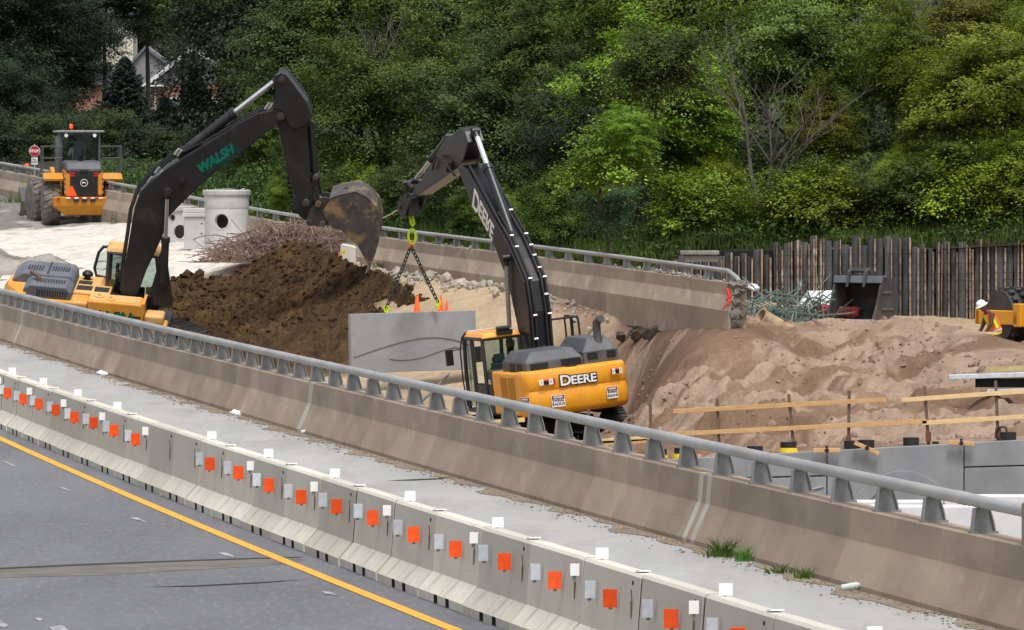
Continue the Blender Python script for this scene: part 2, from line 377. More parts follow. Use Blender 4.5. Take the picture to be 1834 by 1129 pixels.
strip('asphalt_road', lambda y: bar_base(y) - 30, lambda y: bar_base(y) + 0.28, 20, 330, 0.0, M_asphalt, kind='structure')
strip('concrete_lane', lambda y: bar_base(y) + 0.281, lambda y: near_base(y) + 0.25, 20, 330, 0.0, M_lane, kind='structure')
strip('edge_line', lambda y: edge_line(y) - 0.07, lambda y: edge_line(y) + 0.07, 40, 160, 0.0065, M_yellowline, kind='structure')
strip('worn_yellow_line', lambda y: old_line(y) - 0.06, lambda y: old_line(y) + 0.06, 60, 260, 0.005, M_oldline, kind='structure')
# joint band crossing the asphalt, cracks, scraps of worn paint
def patch(name, pts, z, m):
    b = MB(); g = [G(x, y) for x, y in pts]
    b.add([(p.x, p.y, z) for p in g], [tuple(range(len(g)))]); o = b.build(name, m); o['kind'] = 'structure'; return o
patch('road_joint_band', [(-300, 1036), (0, 1036), (180, 1031), (345, 1022), (450, 1016), (520, 1010), (545, 1004), (530, 1000.5), (440, 1003), (300, 1008), (150, 1014), (0, 1021), (-300, 1026)], 0.0025, M_tarjoint)
patch('road_joint_crack', [(-300, 1026), (0, 1021), (150, 1014), (300, 1008), (440, 1003), (540, 999.5), (540, 998.5), (430, 1001), (300, 1005.5), (150, 1011), (0, 1018), (-300, 1023)], 0.004, M_crack)
patch('road_crack', [(250, 1053), (350, 1050), (470, 1044), (560, 1038), (470, 1045.5), (350, 1051.5)], 0.006, M_crack)
patch('lane_crack', [(690, 862), (740, 859.5), (790, 857.5), (812, 855), (790, 859), (740, 861.5)], 0.006, M_crack)
for q in ([(2, 826), (14, 829), (28, 836), (20, 835)], [(104, 873), (116, 875), (130, 882), (118, 879)], [(232, 929), (246, 928), (262, 937), (246, 933)],
          [(388, 991), (404, 991), (424, 1000), (402, 996)],
          [(574, 1061), (590, 1061), (606, 1068), (586, 1066)], [(0, 1112), (14, 1122), (6, 1126), (-14, 1118)],
          [(60, 1108), (76, 1110), (70, 1114)], [(86, 1124), (112, 1122), (124, 1132), (98, 1134)]):
    patch('worn_paint_mark', q, 0.006, M_whitemark)

# dirt and litter along the foot of the near parapet
b = MB()
for i in range(3200):
    y = random.uniform(74, 200); w = abs(random.gauss(0, 0.20)) + 0.01
    x = near_base(y) - w; a = random.uniform(0, 6.28); l = random.uniform(0.006, 0.028) * (2 if random.random() < 0.06 else 1); t = l * random.uniform(0.3, 0.7)
    dx, dy = math.cos(a), math.sin(a); h = random.uniform(0.004, 0.014)
    b.add([(x + dx * l, y + dy * l * 2, 0.004), (x - dy * t, y + dx * t * 2, 0.004), (x - dx * l, y - dy * l * 2, 0.004), (x + dy * t, y - dx * t * 2, 0.004), (x, y, 0.004 + h)],
          [(0, 1, 4), (1, 2, 4), (2, 3, 4), (3, 0, 4)])
o = b.build('roadside_litter', mat('dead_leaf_litter', (0.17, 0.11, 0.06), (0.10, 0.07, 0.045), rough=1, scale=3))
tag(o, 'brown dirt and dead leaves gathered along the foot of the near parapet', 'litter', kind='stuff')
strip('silt_strip', lambda y: near_base(y) - 0.20 - 0.16 * math.sin(y * 0.9) * math.sin(y * 0.37) - 0.10 * math.sin(y * 2.3), lambda y: near_base(y) + 0.05, 60, 230, 0.005,
      mat('grey_silt', (0.24, 0.20, 0.155), (0.17, 0.14, 0.105), rough=1, scale=1.2), n=240, kind='structure')
for i, (px, py, m_, lab) in enumerate([(182, 672, M_white, 'white paper scrap near the worn yellow line side'), (423, 744, M_white, 'small white wrapper by the parapet foot'),
                                 (551, 778, M_greyref, 'crushed silver blue can at the foot of the parapet'), (1526, 1059, M_greyref, 'clear bottle with yellow cap lying at the parapet foot')]):
    p = G(px, py)
    bb = MB()
    if i < 2: bb.box((0, 0, 0.02), (0.12, 0.3, 0.03), (0.1, 0.15, 0.4)); bb.box((0.03, 0.1, 0.035), (0.08, 0.2, 0.02), (0.3, -0.3, 1.0))
    else: bb.lathe([(0.0, -0.1), (0.033, -0.1), (0.035, 0.05), (0.014, 0.09), (0.014, 0.11), (0.0, 0.11)], 12, Matrix.Translation((0, 0, 0.036)) @ Matrix.Rotation(R(80), 4, 'Y'))
    o = bb.build(['paper_scrap', 'paper_wrapper', 'drink_can', 'drink_bottle'][i], m_); o.location = (p.x, p.y, 0.008)
    tag(o, lab, ['paper', 'wrapper', 'can', 'bottle'][i])

# ------------------------------------------------------------------ parapets with pipe rail
def sweep(b, prof, A, B):
    """prof in (lateral to the right, z); A, B = (x, y, z, nx, ny)"""
    n = len(prof)
    vs = [(p[0] + p[3] * u, p[1] + p[4] * u, p[2] + v) for p in (A, B) for u, v in prof]
    b.add(vs, [tuple(range(n - 1, -1, -1)), tuple(range(n, 2 * n))] + [(i, (i + 1) % n, (i + 1) % n + n, i + n) for i in range(n)])
class Path:
    def __init__(s, pts):
        s.p = np.array(pts, float); d = np.diff(s.p[:, :2], axis=0); s.l = np.concatenate([[0], np.cumsum(np.hypot(d[:, 0], d[:, 1]))]); s.L = s.l[-1]
    def at(s, t):
        q = [np.interp(t, s.l, s.p[:, k]) for k in range(3)]
        a = [np.interp(t - 1.0, s.l, s.p[:, k]) for k in range(2)]; c = [np.interp(t + 1.0, s.l, s.p[:, k]) for k in range(2)]
        dx, dy = c[0] - a[0], c[1] - a[1]; n = math.hypot(dx, dy)
        return (*q, dy / n, -dx / n)          # right-hand normal when walking away from the camera
def parapet(path, label, m, step=2.75, phase=0.0, pale=(), back=-0.6, rail_end=None, kind_name='bridge_parapet', t_first=0.0, prof_extra=0.0):
    root = empty(kind_name, Vector(path.p[0]), label=label, cat='parapet')
    o3 = Vector(path.p[0])
    def rel(A): return (A[0] - o3.x, A[1] - o3.y, A[2] - o3.z, A[3], A[4])
    prof = [(0, -0.02 - prof_extra), (0, 0.05), (0.17, 0.44), (0.195, 0.76), (0.47, 0.76), (0.47, back), (0.05, back)]
    if prof_extra == 0: prof = [(0, -0.02), (0, 0.05), (0.17, 0.44), (0.195, 0.76), (0.47, 0.76), (0.47, back), (0.2, back), (0.2, -0.02)]
    t = phase
    ts = []
    while t < path.L: ts.append(t); t += step
    edges = [0.0] + [x + step / 2 for x in ts if 0.3 < x + step / 2 < path.L - 0.3] + [path.L]
    for i in range(len(edges) - 1):
        a, c = edges[i] + 0.006, edges[i + 1] - 0.006
        w = [a, c]
        b = MB(); k = max(1, int((c - a) / 1.5))
        for j in range(k):
            if k == 1: sweep(b, prof, rel(path.at(a)), rel(path.at(c)))
        if k > 1:
            n = len(prof); vs = []
            for j in range(k + 1):
                p = rel(path.at(a + (c - a) * j / k)); vs += [(p[0] + p[3] * u, p[1] + p[4] * u, p[2] + v) for u, v in prof]
            fs = [tuple(range(n - 1, -1, -1)), tuple(range(k * n, k * n + n))]
            for j in range(k): fs += [(j * n + q, j * n + (q + 1) % n, (j + 1) * n + (q + 1) % n, (j + 1) * n + q) for q in range(n)]
            b.add(vs, fs)
        b.build('concrete_section', m, root, bevel=0.012, seg=1)
    prof2 = [(-0.006, -0.015), (-0.006, 0.052), (0.164, 0.445), (0.189, 0.766), (0.476, 0.766), (0.476, 0.3), (0.3, 0.3), (0.3, -0.015)]
    for tp, w in pale:
        b = MB(); sweep(b, prof2, rel(path.at(tp - w)), rel(path.at(tp + w))); b.build('joint_strip', M_parapet_pale, root)
    # posts
    pp = [(0.225, 0.76), (0.43, 0.76), (0.422, 0.83), (0.405, 0.90), (0.38, 0.97), (0.375, 0.995), (0.25, 0.995), (0.24, 0.87)]
    mw = MB(); mw.prism(pp, -0.028, 0.028, lambda u, v, w: (u, w, v))
    mw.prism([(0.43, 0.78), (0.443, 0.78), (0.434, 0.84), (0.417, 0.905), (0.392, 0.98), (0.38, 0.98), (0.405, 0.90), (0.422, 0.83)], -0.06, 0.06, lambda u, v, w: (u, w, v))
    mw.add([(0.216, -0.05, 0.775), (0.216, 0.05, 0.775), (0.232, 0.05, 0.775), (0.232, -0.05, 0.775), (0.241, -0.05, 0.99), (0.241, 0.05, 0.99), (0.257, 0.05, 0.99), (0.257, -0.05, 0.99)], [(3, 2, 1, 0), (4, 5, 6, 7), (0, 1, 5, 4), (1, 2, 6, 5), (2, 3, 7, 6), (3, 0, 4, 7)]); mw.box2((0.205, -0.09, 0.758), (0.462, 0.09, 0.78))
    pm = mw.mesh('post'); pm.materials.append(M_post)
    for x in ts:
        if x < t_first or (rail_end and x > rail_end): continue
        A = path.at(x)
        M = Matrix(((A[3], -A[4], 0, A[0] - o3.x), (A[4], A[3], 0, A[1] - o3.y), (0, 0, 1, A[2] - o3.z), (0, 0, 0, 1)))
        link_mesh('rail_post', pm, None, root, M)
    return root, ts, rel
def rail(root, path, rel, t0, t1, n=60, end_down=False, lat=0.315, h=1.05):
    pts = []
    for i in range(n + 1):
        A = rel(path.at(t0 + (t1 - t0) * i / n)); pts.append((A[0] + A[3] * lat, A[1] + A[4] * lat, A[2] + h))
    if end_down:
        p0, p1 = Vector(pts[0]), Vector(pts[1]); d = (p0 - p1).normalized()
        pts[0] = tuple(p0 + d * 0.15)
        pts = [tuple(p0 + d * 2.0 + Vector((0, 0, -0.24))), tuple(p0 + d * 1.75 + Vector((0, 0, -0.16))), tuple(p0 + d * 0.5 + Vector((0, 0, -0.008)))] + pts
    b = MB(); b.tube(pts, 0.061, 16)
    o = b.build('pipe_rail', M_galv, root, smooth=40)
    L = t1 - t0; k = 0
    while 3 + k * 16.5 < L:
        A = rel(path.at(t0 + 3 + k * 16.5)); B = rel(path.at(t0 + 3.28 + k * 16.5)); k += 1
        c = MB(); c.cyl((A[0] + A[3] * lat, A[1] + A[4] * lat, A[2] + h), (B[0] + B[3] * lat, B[1] + B[4] * lat, B[2] + h), 0.065, n=16); c.build('rail_sleeve', M_galv, root, smooth=40)
    return o

ys = np.linspace(60, 235, 90)
NP = Path([(near_base(y), y, 0.0) for y in ys])
def t_at_y(path, y): return float(np.interp(y, path.p[:, 1], path.l)) if path.p[0, 1] < path.p[-1, 1] else float(np.interp(-y, -path.p[:, 1], path.l))
ty = lambda px, py: t_at_y(NP, G(px, py).y)
pale = [(ty(1226, 972) + 0.0, 0.12), (ty(1226, 972) - 0.55, 0.12), (ty(538, 775), 0.22), (ty(20, 618), 0.3)]
ph = ty(897, 884) % 2.37
near_root, near_ts, nrel = parapet(NP, 'long brown concrete parapet with grey pipe rail between the empty lane and the pit', M_parapet, phase=ph, pale=pale, back=-2.5, t_first=t_at_y(NP, 76.7), step=2.37)
rail(near_root, NP, nrel, t_at_y(NP, 76.62), NP.L, 90)
# taller end block where the pipe rail stops
b = MB(); A = nrel(NP.at(t_at_y(NP, 69.0))); B_ = nrel(NP.at(t_at_y(NP, 76.6)))
sweep(b, [(0.21, 0.75), (0.21, 1.14), (0.46, 1.14), (0.46, 0.75)], A, B_)
b.build('end_block', M_parapet, near_root, bevel=0.015)

far_px = [(-420, 222, 37.5), (-200, 256, 40.0), (0, 290, 43), (120, 311, 45.2), (225, 330, 47.2), (365, 355, 50), (445, 371, 51.5), (525, 384, 53), (680, 406, 55.5), (840, 425, 58.6), (1000, 443.5, 62), (1150, 462, 65.3), (1300, 481, 69), (1327, 485, 69.6)]
fp = []
for x, y, s in far_px:
    q = P(x, y, s); fp.append((q.x - 0.315, q.y, q.z - 1.10))
fp.sort(key=lambda q: q[1])
yy = np.linspace(fp[0][1], fp[-1][1], 140)
fx = np.interp(yy, [q[1] for q in fp], [q[0] for q in fp]); fz = np.interp(yy, [q[1] for q in fp], [q[2] for q in fp])
def sm(a, n=9):
    k = np.pad(a, n, mode='reflect', reflect_type='odd'); return np.convolve(k, np.ones(2 * n + 1) / (2 * n + 1), 'same')[n:-n]
FP = Path(np.stack([sm(fx), yy, sm(fz)], 1))
far_root, far_ts, frel = parapet(FP, 'weathered concrete parapet with pipe rail below the trees, its broken end sprayed red', M_far_parapet, phase=1.6, back=-0.7, t_first=1.5, prof_extra=0.75, step=3.0)
rail(far_root, FP, frel, 2.2, FP.L, 120, end_down=True)
b = MB()
for i, (u, v, w, h, t) in enumerate([(0.10, 0.30, 0.05, 0.12, 0.3), (0.14, 0.42, 0.05, 0.14, -0.2), (0.185, 0.56, 0.04, 0.16, 0.25), (0.21, 0.70, 0.045, 0.12, -0.1), (0.06, 0.18, 0.05, 0.1, -0.4), (0.15, 0.50, 0.03, 0.1, 0.6)]):
    A = frel(FP.at(0.45 + 0.22 * (i % 3))); b.box((A[0] + A[3] * (u - 0.004), A[1] + A[4] * (u - 0.004), A[2] + v), (0.03, 0.42, h), (t, 0.38 if v < 0.46 else 0.09, math.atan2(A[4], A[3])))
b.build('red_spray_mark', mat('red_spray_paint', (0.75, 0.06, 0.06), (0.6, 0.05, 0.05), rough=0.7), far_root)
# rough broken end face
b = MB(); A = frel(FP.at(0.0))
r2 = random.Random(3)
for i in range(26):
    u = r2.uniform(0.08, 0.46); v = r2.uniform(-0.3, 0.78)
    if v < 0.46 and u < 0.17 * v / 0.46 + 0.06: continue
    b.box((A[0] + A[3] * u, A[1] - 0.03, A[2] + v), (r2.uniform(0.08, 0.2), r2.uniform(0.06, 0.16), r2.uniform(0.08, 0.22)), (r2.uniform(-.5, .5), r2.uniform(-.5, .5), r2.uniform(-.5, .5)))
b.build('broken_end', mat('broken_concrete', (0.20, 0.18, 0.155), (0.12, 0.105, 0.09), rough=1, scale=5, bump=0.01), far_root)

# ------------------------------------------------------------------ temporary barriers on the near road
LB = 3.05
def barrier_meshes():
    b = MB(); h = LB / 2 - 0.03; ht = LB / 2 - 0.045
    up = [(-0.105, 0.30), (-0.08, 0.80), (0.08, 0.80), (0.105, 0.30)]
    up = [(-0.128, 0.245), (-0.085, 0.785), (-0.06, 0.81), (0.06, 0.81), (0.085, 0.785), (0.128, 0.245), (0.10, 0.2), (-0.10, 0.2)]
    b.prism(up, -h, h, lambda u, v, w: (u, w, v))
    cuts = [-ht, -0.78, 0.05, 0.80, ht]
    toe = [(-0.27, 0.085), (-0.127, 0.25), (0.127, 0.25), (0.27, 0.085)]
    for i in range(4): b.prism(toe, cuts[i] + (0.0 if i == 0 else 0.012), cuts[i + 1] - (0.0 if i == 3 else 0.012), lambda u, v, w: (u, w, v))
    foot = [(-0.268, 0.0), (-0.272, 0.086), (0.272, 0.086), (0.268, 0.0)]
    for a, c in ((-ht, -0.62), (-0.36, 0.16), (0.42, ht)): b.prism(foot, a, c, lambda u, v, w: (u, w, v))
    return b.mesh('barrier')
bme = barrier_meshes(); bme.materials.append(M_barrier)
def plate(w, h, t, m, name, bracket=True):
    b = MB(); b.box((0, 0, 0), (w, t, h))
    me = b.mesh(name); me.materials.append(m); return me
pl_o = plate(0.118, 0.155, 0.012, M_orange, 'delineator'); pl_w = plate(0.11, 0.095, 0.012, M_white, 'delineator'); pl_ws = plate(0.08, 0.105, 0.012, M_white, 'delineator'); pl_g = plate(0.09, 0.145, 0.025, M_greyref, 'delineator')
brk = MB(); brk.box((0, 0.018, -0.03), (0.028, 0.024, 0.13)); brk = brk.mesh('bracket'); brk.materials.append(M_post)
wire = MB(); wire.tube([(0, 0, 0), (0.01, 0.02, -0.12), (0.005, 0.05, -0.24), (0.012, 0.09, -0.10)], 0.005, 5); wire = wire.mesh('loop'); wire.materials.append(M_rustpost)
slot = MB(); slot.box((0, 0.0, 0), (0.534, 0.012, 0.08)); slot.box((0.06, -0.13, 0), (0.012, 0.25, 0.08)); slot = slot.mesh('slot'); slot.materials.append(mat('slot_shade', (0.06, 0.052, 0.045), rough=1))  # thin dark plates that paint the shade inside the drain slots
gap_shade = MB(); gap_shade.prism([(-0.12, 0.24), (-0.08, 0.78), (0.08, 0.78), (0.12, 0.24)], -0.012, 0.004, lambda u, v, w: (u, w, v)); gap_shade = gap_shade.mesh('gap_shade'); gap_shade.materials.append(mat('joint_shade', (0.09, 0.08, 0.07), rough=1))  # dark plate standing in for the shade in the gap between sections
hole = MB(); hole.cyl((0.0, 0, 0), (-0.012, 0, 0), 0.018, n=8); hole = hole.mesh('insert'); hole.materials.append(M_crack)
LABELS = {'A': 'concrete road barrier section with orange, grey and side mounted white delineators', 'B': 'concrete road barrier section with orange and grey delineators and a white one on top',
          'N': 'bare concrete road barrier section without any orange delineator in the long row'}
BPath = Path([(bar_base(y) + 0.27, y, 0.0) for y in np.linspace(50, 165, 80)])
tj = t_at_y(BPath, P(1041, 1013, (1013 - HZ) / (HC - 0.81)).y) - 1.72
t0 = tj % LB; k0 = int(round((tj - t0) / LB))
i = 0
br = random.Random(5)
while True:
    tc = t0 + (i + 0.5) * LB
    if tc > BPath.L - LB: break
    A = BPath.at(tc); k = i - k0            # section number counted from the joint at x=1041
    typ = 'B' if k % 2 == 0 else 'A'
    if k in (11, 12): typ = 'N'
    ang = math.atan2(A[4], A[3]) + br.uniform(-0.004, 0.004)
    root = link_mesh('concrete_barrier', bme, None, None, Matrix.Translation((A[0], A[1], 0.004 * (i % 2))) @ Matrix.Rotation(ang, 4, 'Z'))
    tag(root, LABELS[typ], 'road barrier', {'A': 'barrier sections with side white delineators', 'B': 'barrier sections with top white delineators', 'N': 'bare barrier sections'}[typ])
    def att(me, name, x, y, z, rz=0.0, rx=0.0):
        return link_mesh(name, me, None, root, Matrix.Translation((x, y, z)) @ Matrix.Rotation(rz, 4, 'Z') @ Matrix.Rotation(rx, 4, 'X'))
    if typ != 'N':
        zz = br.uniform(-0.02, 0.02)
        d = att(pl_o, 'orange_delineator', -0.185, -0.55 + br.uniform(-.1, .1), 0.57 + zz, br.uniform(-0.35, 0.12), br.uniform(-.10, .10)); link_mesh('bracket', brk, None, d)
        d = att(pl_g, 'grey_delineator', -0.175, 0.72 + br.uniform(-.1, .1), 0.585 + zz, br.uniform(-0.5, 0.2), br.uniform(-.08, .08)); link_mesh('bracket', brk, None, d)
    if typ == 'A':
        d = att(pl_ws, 'white_delineator', -0.15, -1.42, 0.70, br.uniform(-0.2, 0.1)); link_mesh('bracket', brk, None, d)
    if typ == 'B':
        d = att(pl_w, 'white_delineator', 0.02, 1.2, 0.865, br.uniform(-0.1, 0.1)); link_mesh('bracket', brk, None, d)
        att(pl_w, 'fallen_delineator', 0.0, -1.1, 0.822, 0.2, 1.45)
    att(slot, 'drain_slot_shade', 0, -0.362, 0.043); att(slot, 'drain_slot_shade', 0, 0.418, 0.043)
    att(gap_shade, 'joint_shade_plate', 0, -LB / 2 + 0.02, 0.0)
    att(wire, 'pin_loop', -0.125, -1.25, 0.68); att(hole, 'lifting_insert', -0.088, -1.15, 0.73)
    i += 1

# grass tufts at the near parapet foot
M_grass = leafmat('grass_blade', (0.05, 0.12, 0.02), (0.08, 0.19, 0.03), (0.14, 0.27, 0.05), 0.3)
def tuft(px, py, n, h, spread, label):
    p = G(px, py); b = MB(); rr = random.Random(px)
    for i in range(n):
        a = rr.uniform(0, 6.28); r0 = abs(rr.gauss(0, spread)); hh = h * (0.25 + 0.75 * rr.random() ** 1.6); lean = rr.uniform(0.1, 1.0) * hh
        x0, y0 = math.cos(a) * r0, math.sin(a) * r0 * 2; a2 = a + rr.uniform(-1, 1); w = rr.uniform(0.005, 0.011)
        pts = [(x0 + math.cos(a2) * lean * t * t, y0 + math.sin(a2) * lean * t * t, hh * (t - 0.25 * t * t)) for t in (0, .35, .7, 1)]
        vs = []
        for q, (x, y, z) in enumerate(pts):
            ww = w * (1 - q / 3.2); vs += [(x - ww, y, z), (x + ww, y + ww * .5, z)]
        b.add(vs, [(2 * q, 2 * q + 1, 2 * q + 3, 2 * q + 2) for q in range(3)])
    o = b.build('grass_tuft', M_grass); o.location = (p.x - 0.03, p.y, 0.004); tag(o, label, 'grass', kind='stuff')
tuft(1299, 998, 170, 0.30, 0.10, 'large green grass tuft at the parapet foot beside the wide joint')
tuft(1337, 1006, 70, 0.26, 0.06, 'narrow green grass tuft next to the largest tuft at the parapet')
tuft(1402, 1028, 45, 0.15, 0.08, 'small sparse green tuft growing from the parapet foot')
tuft(1447, 1037, 60, 0.20, 0.06, 'small dense green tuft at the parapet foot past the others')
tuft(1745, 1100, 30, 0.22, 0.04, 'thin wisp of grass at the parapet foot near the end block')

# ================================================================== ground of the construction site
CP = [  # photo px, py, scale
 (1240, 824, 78.5), (1480, 810, 80.3), (1726, 797, 80.3), (1834, 790, 80.3), (2000, 784, 80.3), (1140, 812, 78), (1060, 816, 78), (950, 835, 78),
 (950, 826, 70.5), (1090, 814, 69.5), (1000, 818, 66.5), (870, 830, 71), (860, 790, 66.5), (1120, 792, 67.2), (880, 800, 69),
 (1150, 790, 73), (1300, 735, 74), (1500, 730, 74), (1700, 720, 74), (1834, 730, 75),
 (1165, 728, 71.0), (1185, 675, 69.6), (1150, 630, 67.0), (1195, 592, 67.2), (1230, 650, 70.5), (1300, 680, 71), (1500, 670, 71), (1700, 675, 71.5), (1834, 690, 72.5),
 (1300, 628, 70.8), (1500, 620, 69.2), (1700, 620, 69.5), (1834, 648, 71),
 (1130, 596, 65.4), (1400, 585, 67.8), (1480, 572, 67.7), (1560, 574, 67.8), (1640, 568, 67.8), (1700, 577, 68.3), (1740, 588, 68.6), (1785, 607, 69.2), (1834, 622, 70), (1785, 640, 67.5), (1720, 625, 66.8),
 (1400, 590, 66), (1560, 590, 65.5), (1700, 610, 66), (1834, 635, 66.5), (1600, 592, 62.5), (1834, 600, 62.5), (1300, 590, 63),
 (640, 692, 65), (820, 705, 65.5), (740, 640, 63.6), (700, 720, 67), (665, 645, 62.3), (690, 600, 61), (610, 650, 61.2), (600, 700, 66), (780, 560, 62.3), (880, 562, 63.2), (980, 575, 64.2), (1060, 585, 64.8), (760, 540, 61.0), (700, 520, 58.8),
 (720, 492, 56.9), (850, 514, 59.6), (1000, 540, 62.9), (1100, 562, 64.8), (1190, 580, 66.4), (1290, 580, 69.3), (1240, 575, 68.0), (1150, 566, 65.7), (1320, 588, 70.0),
 (200, 642, 58), (330, 620, 58.6), (60, 620, 58), (-60, 590, 57), (250, 600, 56.5), (450, 620, 59), (560, 640, 61),
 (100, 500, 53), (300, 476, 53), (20, 490, 52.5), (-120, 470, 51), (400, 450, 53.2), (470, 470, 54.3), (560, 480, 55.3), (620, 484, 55.8),
 (250, 430, 50), (20, 430, 49), (140, 403, 46.6), (60, 398, 46.2), (215, 405, 47.6), (330, 440, 51), (30, 370, 44.6), (-150, 360, 43.5), (0, 345, 43), (100, 366, 45.2), (230, 398, 47.6),
 (-300, 300, 40), (-420, 270, 38), (680, 476, 55.6),
 (300, 720, 72), (700, 850, 82), (1100, 980, 90), (1500, 1040, 92), (1900, 1040, 92), (0, 640, 64), (-300, 560, 60)]
cp = np.array([P(*c)[:] for c in CP])
AN = np.array([1.0, 0.45])
def phi(d): return np.sqrt(d * d + 0.4)
RBQ = cp[:, :2] * AN
Dm = phi(np.linalg.norm(RBQ[:, None] - RBQ[None], axis=2)) - np.eye(len(RBQ)) * 0.35
Am = np.block([[Dm, np.ones((len(RBQ), 1))], [np.ones((1, len(RBQ))), np.zeros((1, 1))]])
Wm = np.linalg.solve(Am, np.concatenate([cp[:, 2], [0]]))
def ground_base(X, Y):
    X = np.asarray(X, float); Y = np.asarray(Y, float); out = np.full(X.shape, Wm[-1])
    for i in range(len(RBQ)):
        out += Wm[i] * phi(np.hypot(X * AN[0] - RBQ[i, 0], Y * AN[1] - RBQ[i, 1]))
    return out
def ss(a, b, x): t = np.clip((x - a) / (b - a), 0, 1); return t * t * (3 - 2 * t)
WALL_Y = F / 80.3
def regions(X, Y):
    px = 917 + X * F / Y
    n = fbm(X * 0.35, Y * 0.2, 4, 5)
    sand = ss(880, 1080, px + n * 160) * ss(262, 236, Y + n * 10)                   # pinkish brown fill sand at the right
    grav = ss(262, 285, Y + n * 18) * ss(760, 560, px + n * 120)                    # pale gravel at the left
    return px, np.clip(sand, 0, 1), np.clip(grav, 0, 1)
def ground_z(X, Y, detail=True):
    X = np.asarray(X, float); Y = np.asarray(Y, float)
    z = ground_base(X, Y)
    # retaining wall: the ground drops in front of it
    d = (WALL_Y + 0.10) - Y
    front = ss(0.0, 0.08, d) * ss(0.9, 1.2, X + 0.0)
    z = z * (1 - front) + np.minimum(z, -5.2) * front
    px, sand, grav = regions(X, Y)
    if detail:
        rid = 1 - 2 * np.abs(fbm(X * 0.30 + Y * 0.22, Y * 0.11 - X * 0.05, 4, 21))
        lump = fbm(X * 1.3, Y * 0.8, 5, 33)
        fine = fbm(X * 2.6, Y * 1.7, 6, 41, 0.62)
        amp = sand * (1 - front) * ss(WALL_Y + 0.5, WALL_Y + 6, Y) * (1 - 0.75 * ss(219, 226, Y)) * (1 - 0.85 * ss(1680, 1740, px) * ss(208, 216, Y))
        xb = np.interp(Y, FP.p[:, 1], FP.p[:, 0]); amp = amp * (1 - 0.9 * ss(2.2, 0.6, np.abs(X - xb)) * ss(216, 219, Y))
        med = 1 - 2 * np.abs(fbm(X * 0.9 - Y * 0.3, Y * 0.35 + X * 0.2, 3, 87))
        z = z + amp * (0.50 * (rid - 0.75) + 0.30 * lump + 0.22 * (med - 0.8) + 0.16 * fine)
        gm = ss(0.10, 0.22, fbm(X * 0.45, Y * 0.25, 3, 93)); z = z + amp * gm * 0.035 * np.sin(X * 9 + Y * 5.0 + 2 * fbm(X, Y, 2, 94))
        # bulldozed gullies running down the sand slope
        g1 = np.abs(np.sin(X * 0.9 + Y * 0.32 + 1.3 * fbm(X * 0.3, Y * 0.2, 3, 55)))
        z = z - amp * 0.16 * (g1 < 0.25) * (1 - g1 / 0.25)
        z = z + ss(277, 267, Y) * ss(735, 655, px) * ss(236, 242, Y) * (0.28 * lump + 0.16 * fine)
        z = z + (1 - sand) * (0.10 * lump + 0.03 * fine) + grav * 0.03 * fine
    return z
def gz(x, y, detail=True): return float(ground_z(np.array([x]), np.array([y]), detail)[0])
def ground_sheet(name, x0, x1, y0, y1, dx, dy, drop=None):
    xs = np.arange(x0, x1 + dx / 2, dx); ys_ = np.arange(y0, y1 + dy / 2, dy)
    X, Y = np.meshgrid(xs, ys_); Z = ground_z(X, Y)
    px, sand, grav = regions(X, Y)
    n = fbm(X * 0.6, Y * 0.35, 5, 61); n2 = fbm(X * 2.0, Y * 1.2, 4, 71)
    c_sand = np.array([0.288, 0.208, 0.156]); c_tan = np.array([0.40, 0.305, 0.20]); c_grav = np.array([0.60, 0.555, 0.49]); c_dark = np.array([0.13, 0.12, 0.115])
    C = c_tan + 0 * X[..., None]
    C = C * (1 - sand[..., None]) + c_sand * sand[..., None]
    C = C * (1 - grav[..., None]) + c_grav * grav[..., None]
    dark = ss(312, 330, Y + n * 30) * ss(330, 100, px + n * 200) * 0.9
    dark = np.maximum(dark, 0.75 * ss(0.16, 0.3, n2 + 0.35 * n) * (1 - sand) * 0.5)
    # moist darker sand left where the fill was freshly turned
    ua, va = X * 0.45 + Y * 0.28, X * 0.95 - Y * 0.55
    wet = np.maximum(ss(0.03, 0.13, fbm(ua * 0.22, va * 0.42, 5, 101, 0.55)), 0.8 * ss(0.08, 0.2, n + 0.4 * n2)) * sand
    C = C * (1 - wet[..., None] * np.array([0.42, 0.49, 0.54]))
    C = C * (1 - dark[..., None]) + c_dark * dark[..., None]
    brown = ss(277, 267, Y + n * 5) * ss(735, 655, px + n * 60) * ss(236, 242, Y) * (1 - sand)
    C = C * (1 - brown[..., None]) + np.array([0.085, 0.05, 0.026]) * brown[..., None]
    C = C * (1 + 0.30 * n2[..., None] + 0.18 * n[..., None])
    me = grid_mesh(name, X, Y, Z, np.clip(C, 0.01, 1))
    o = link_mesh(name, me, M_ground); o['kind'] = 'structure'; return o
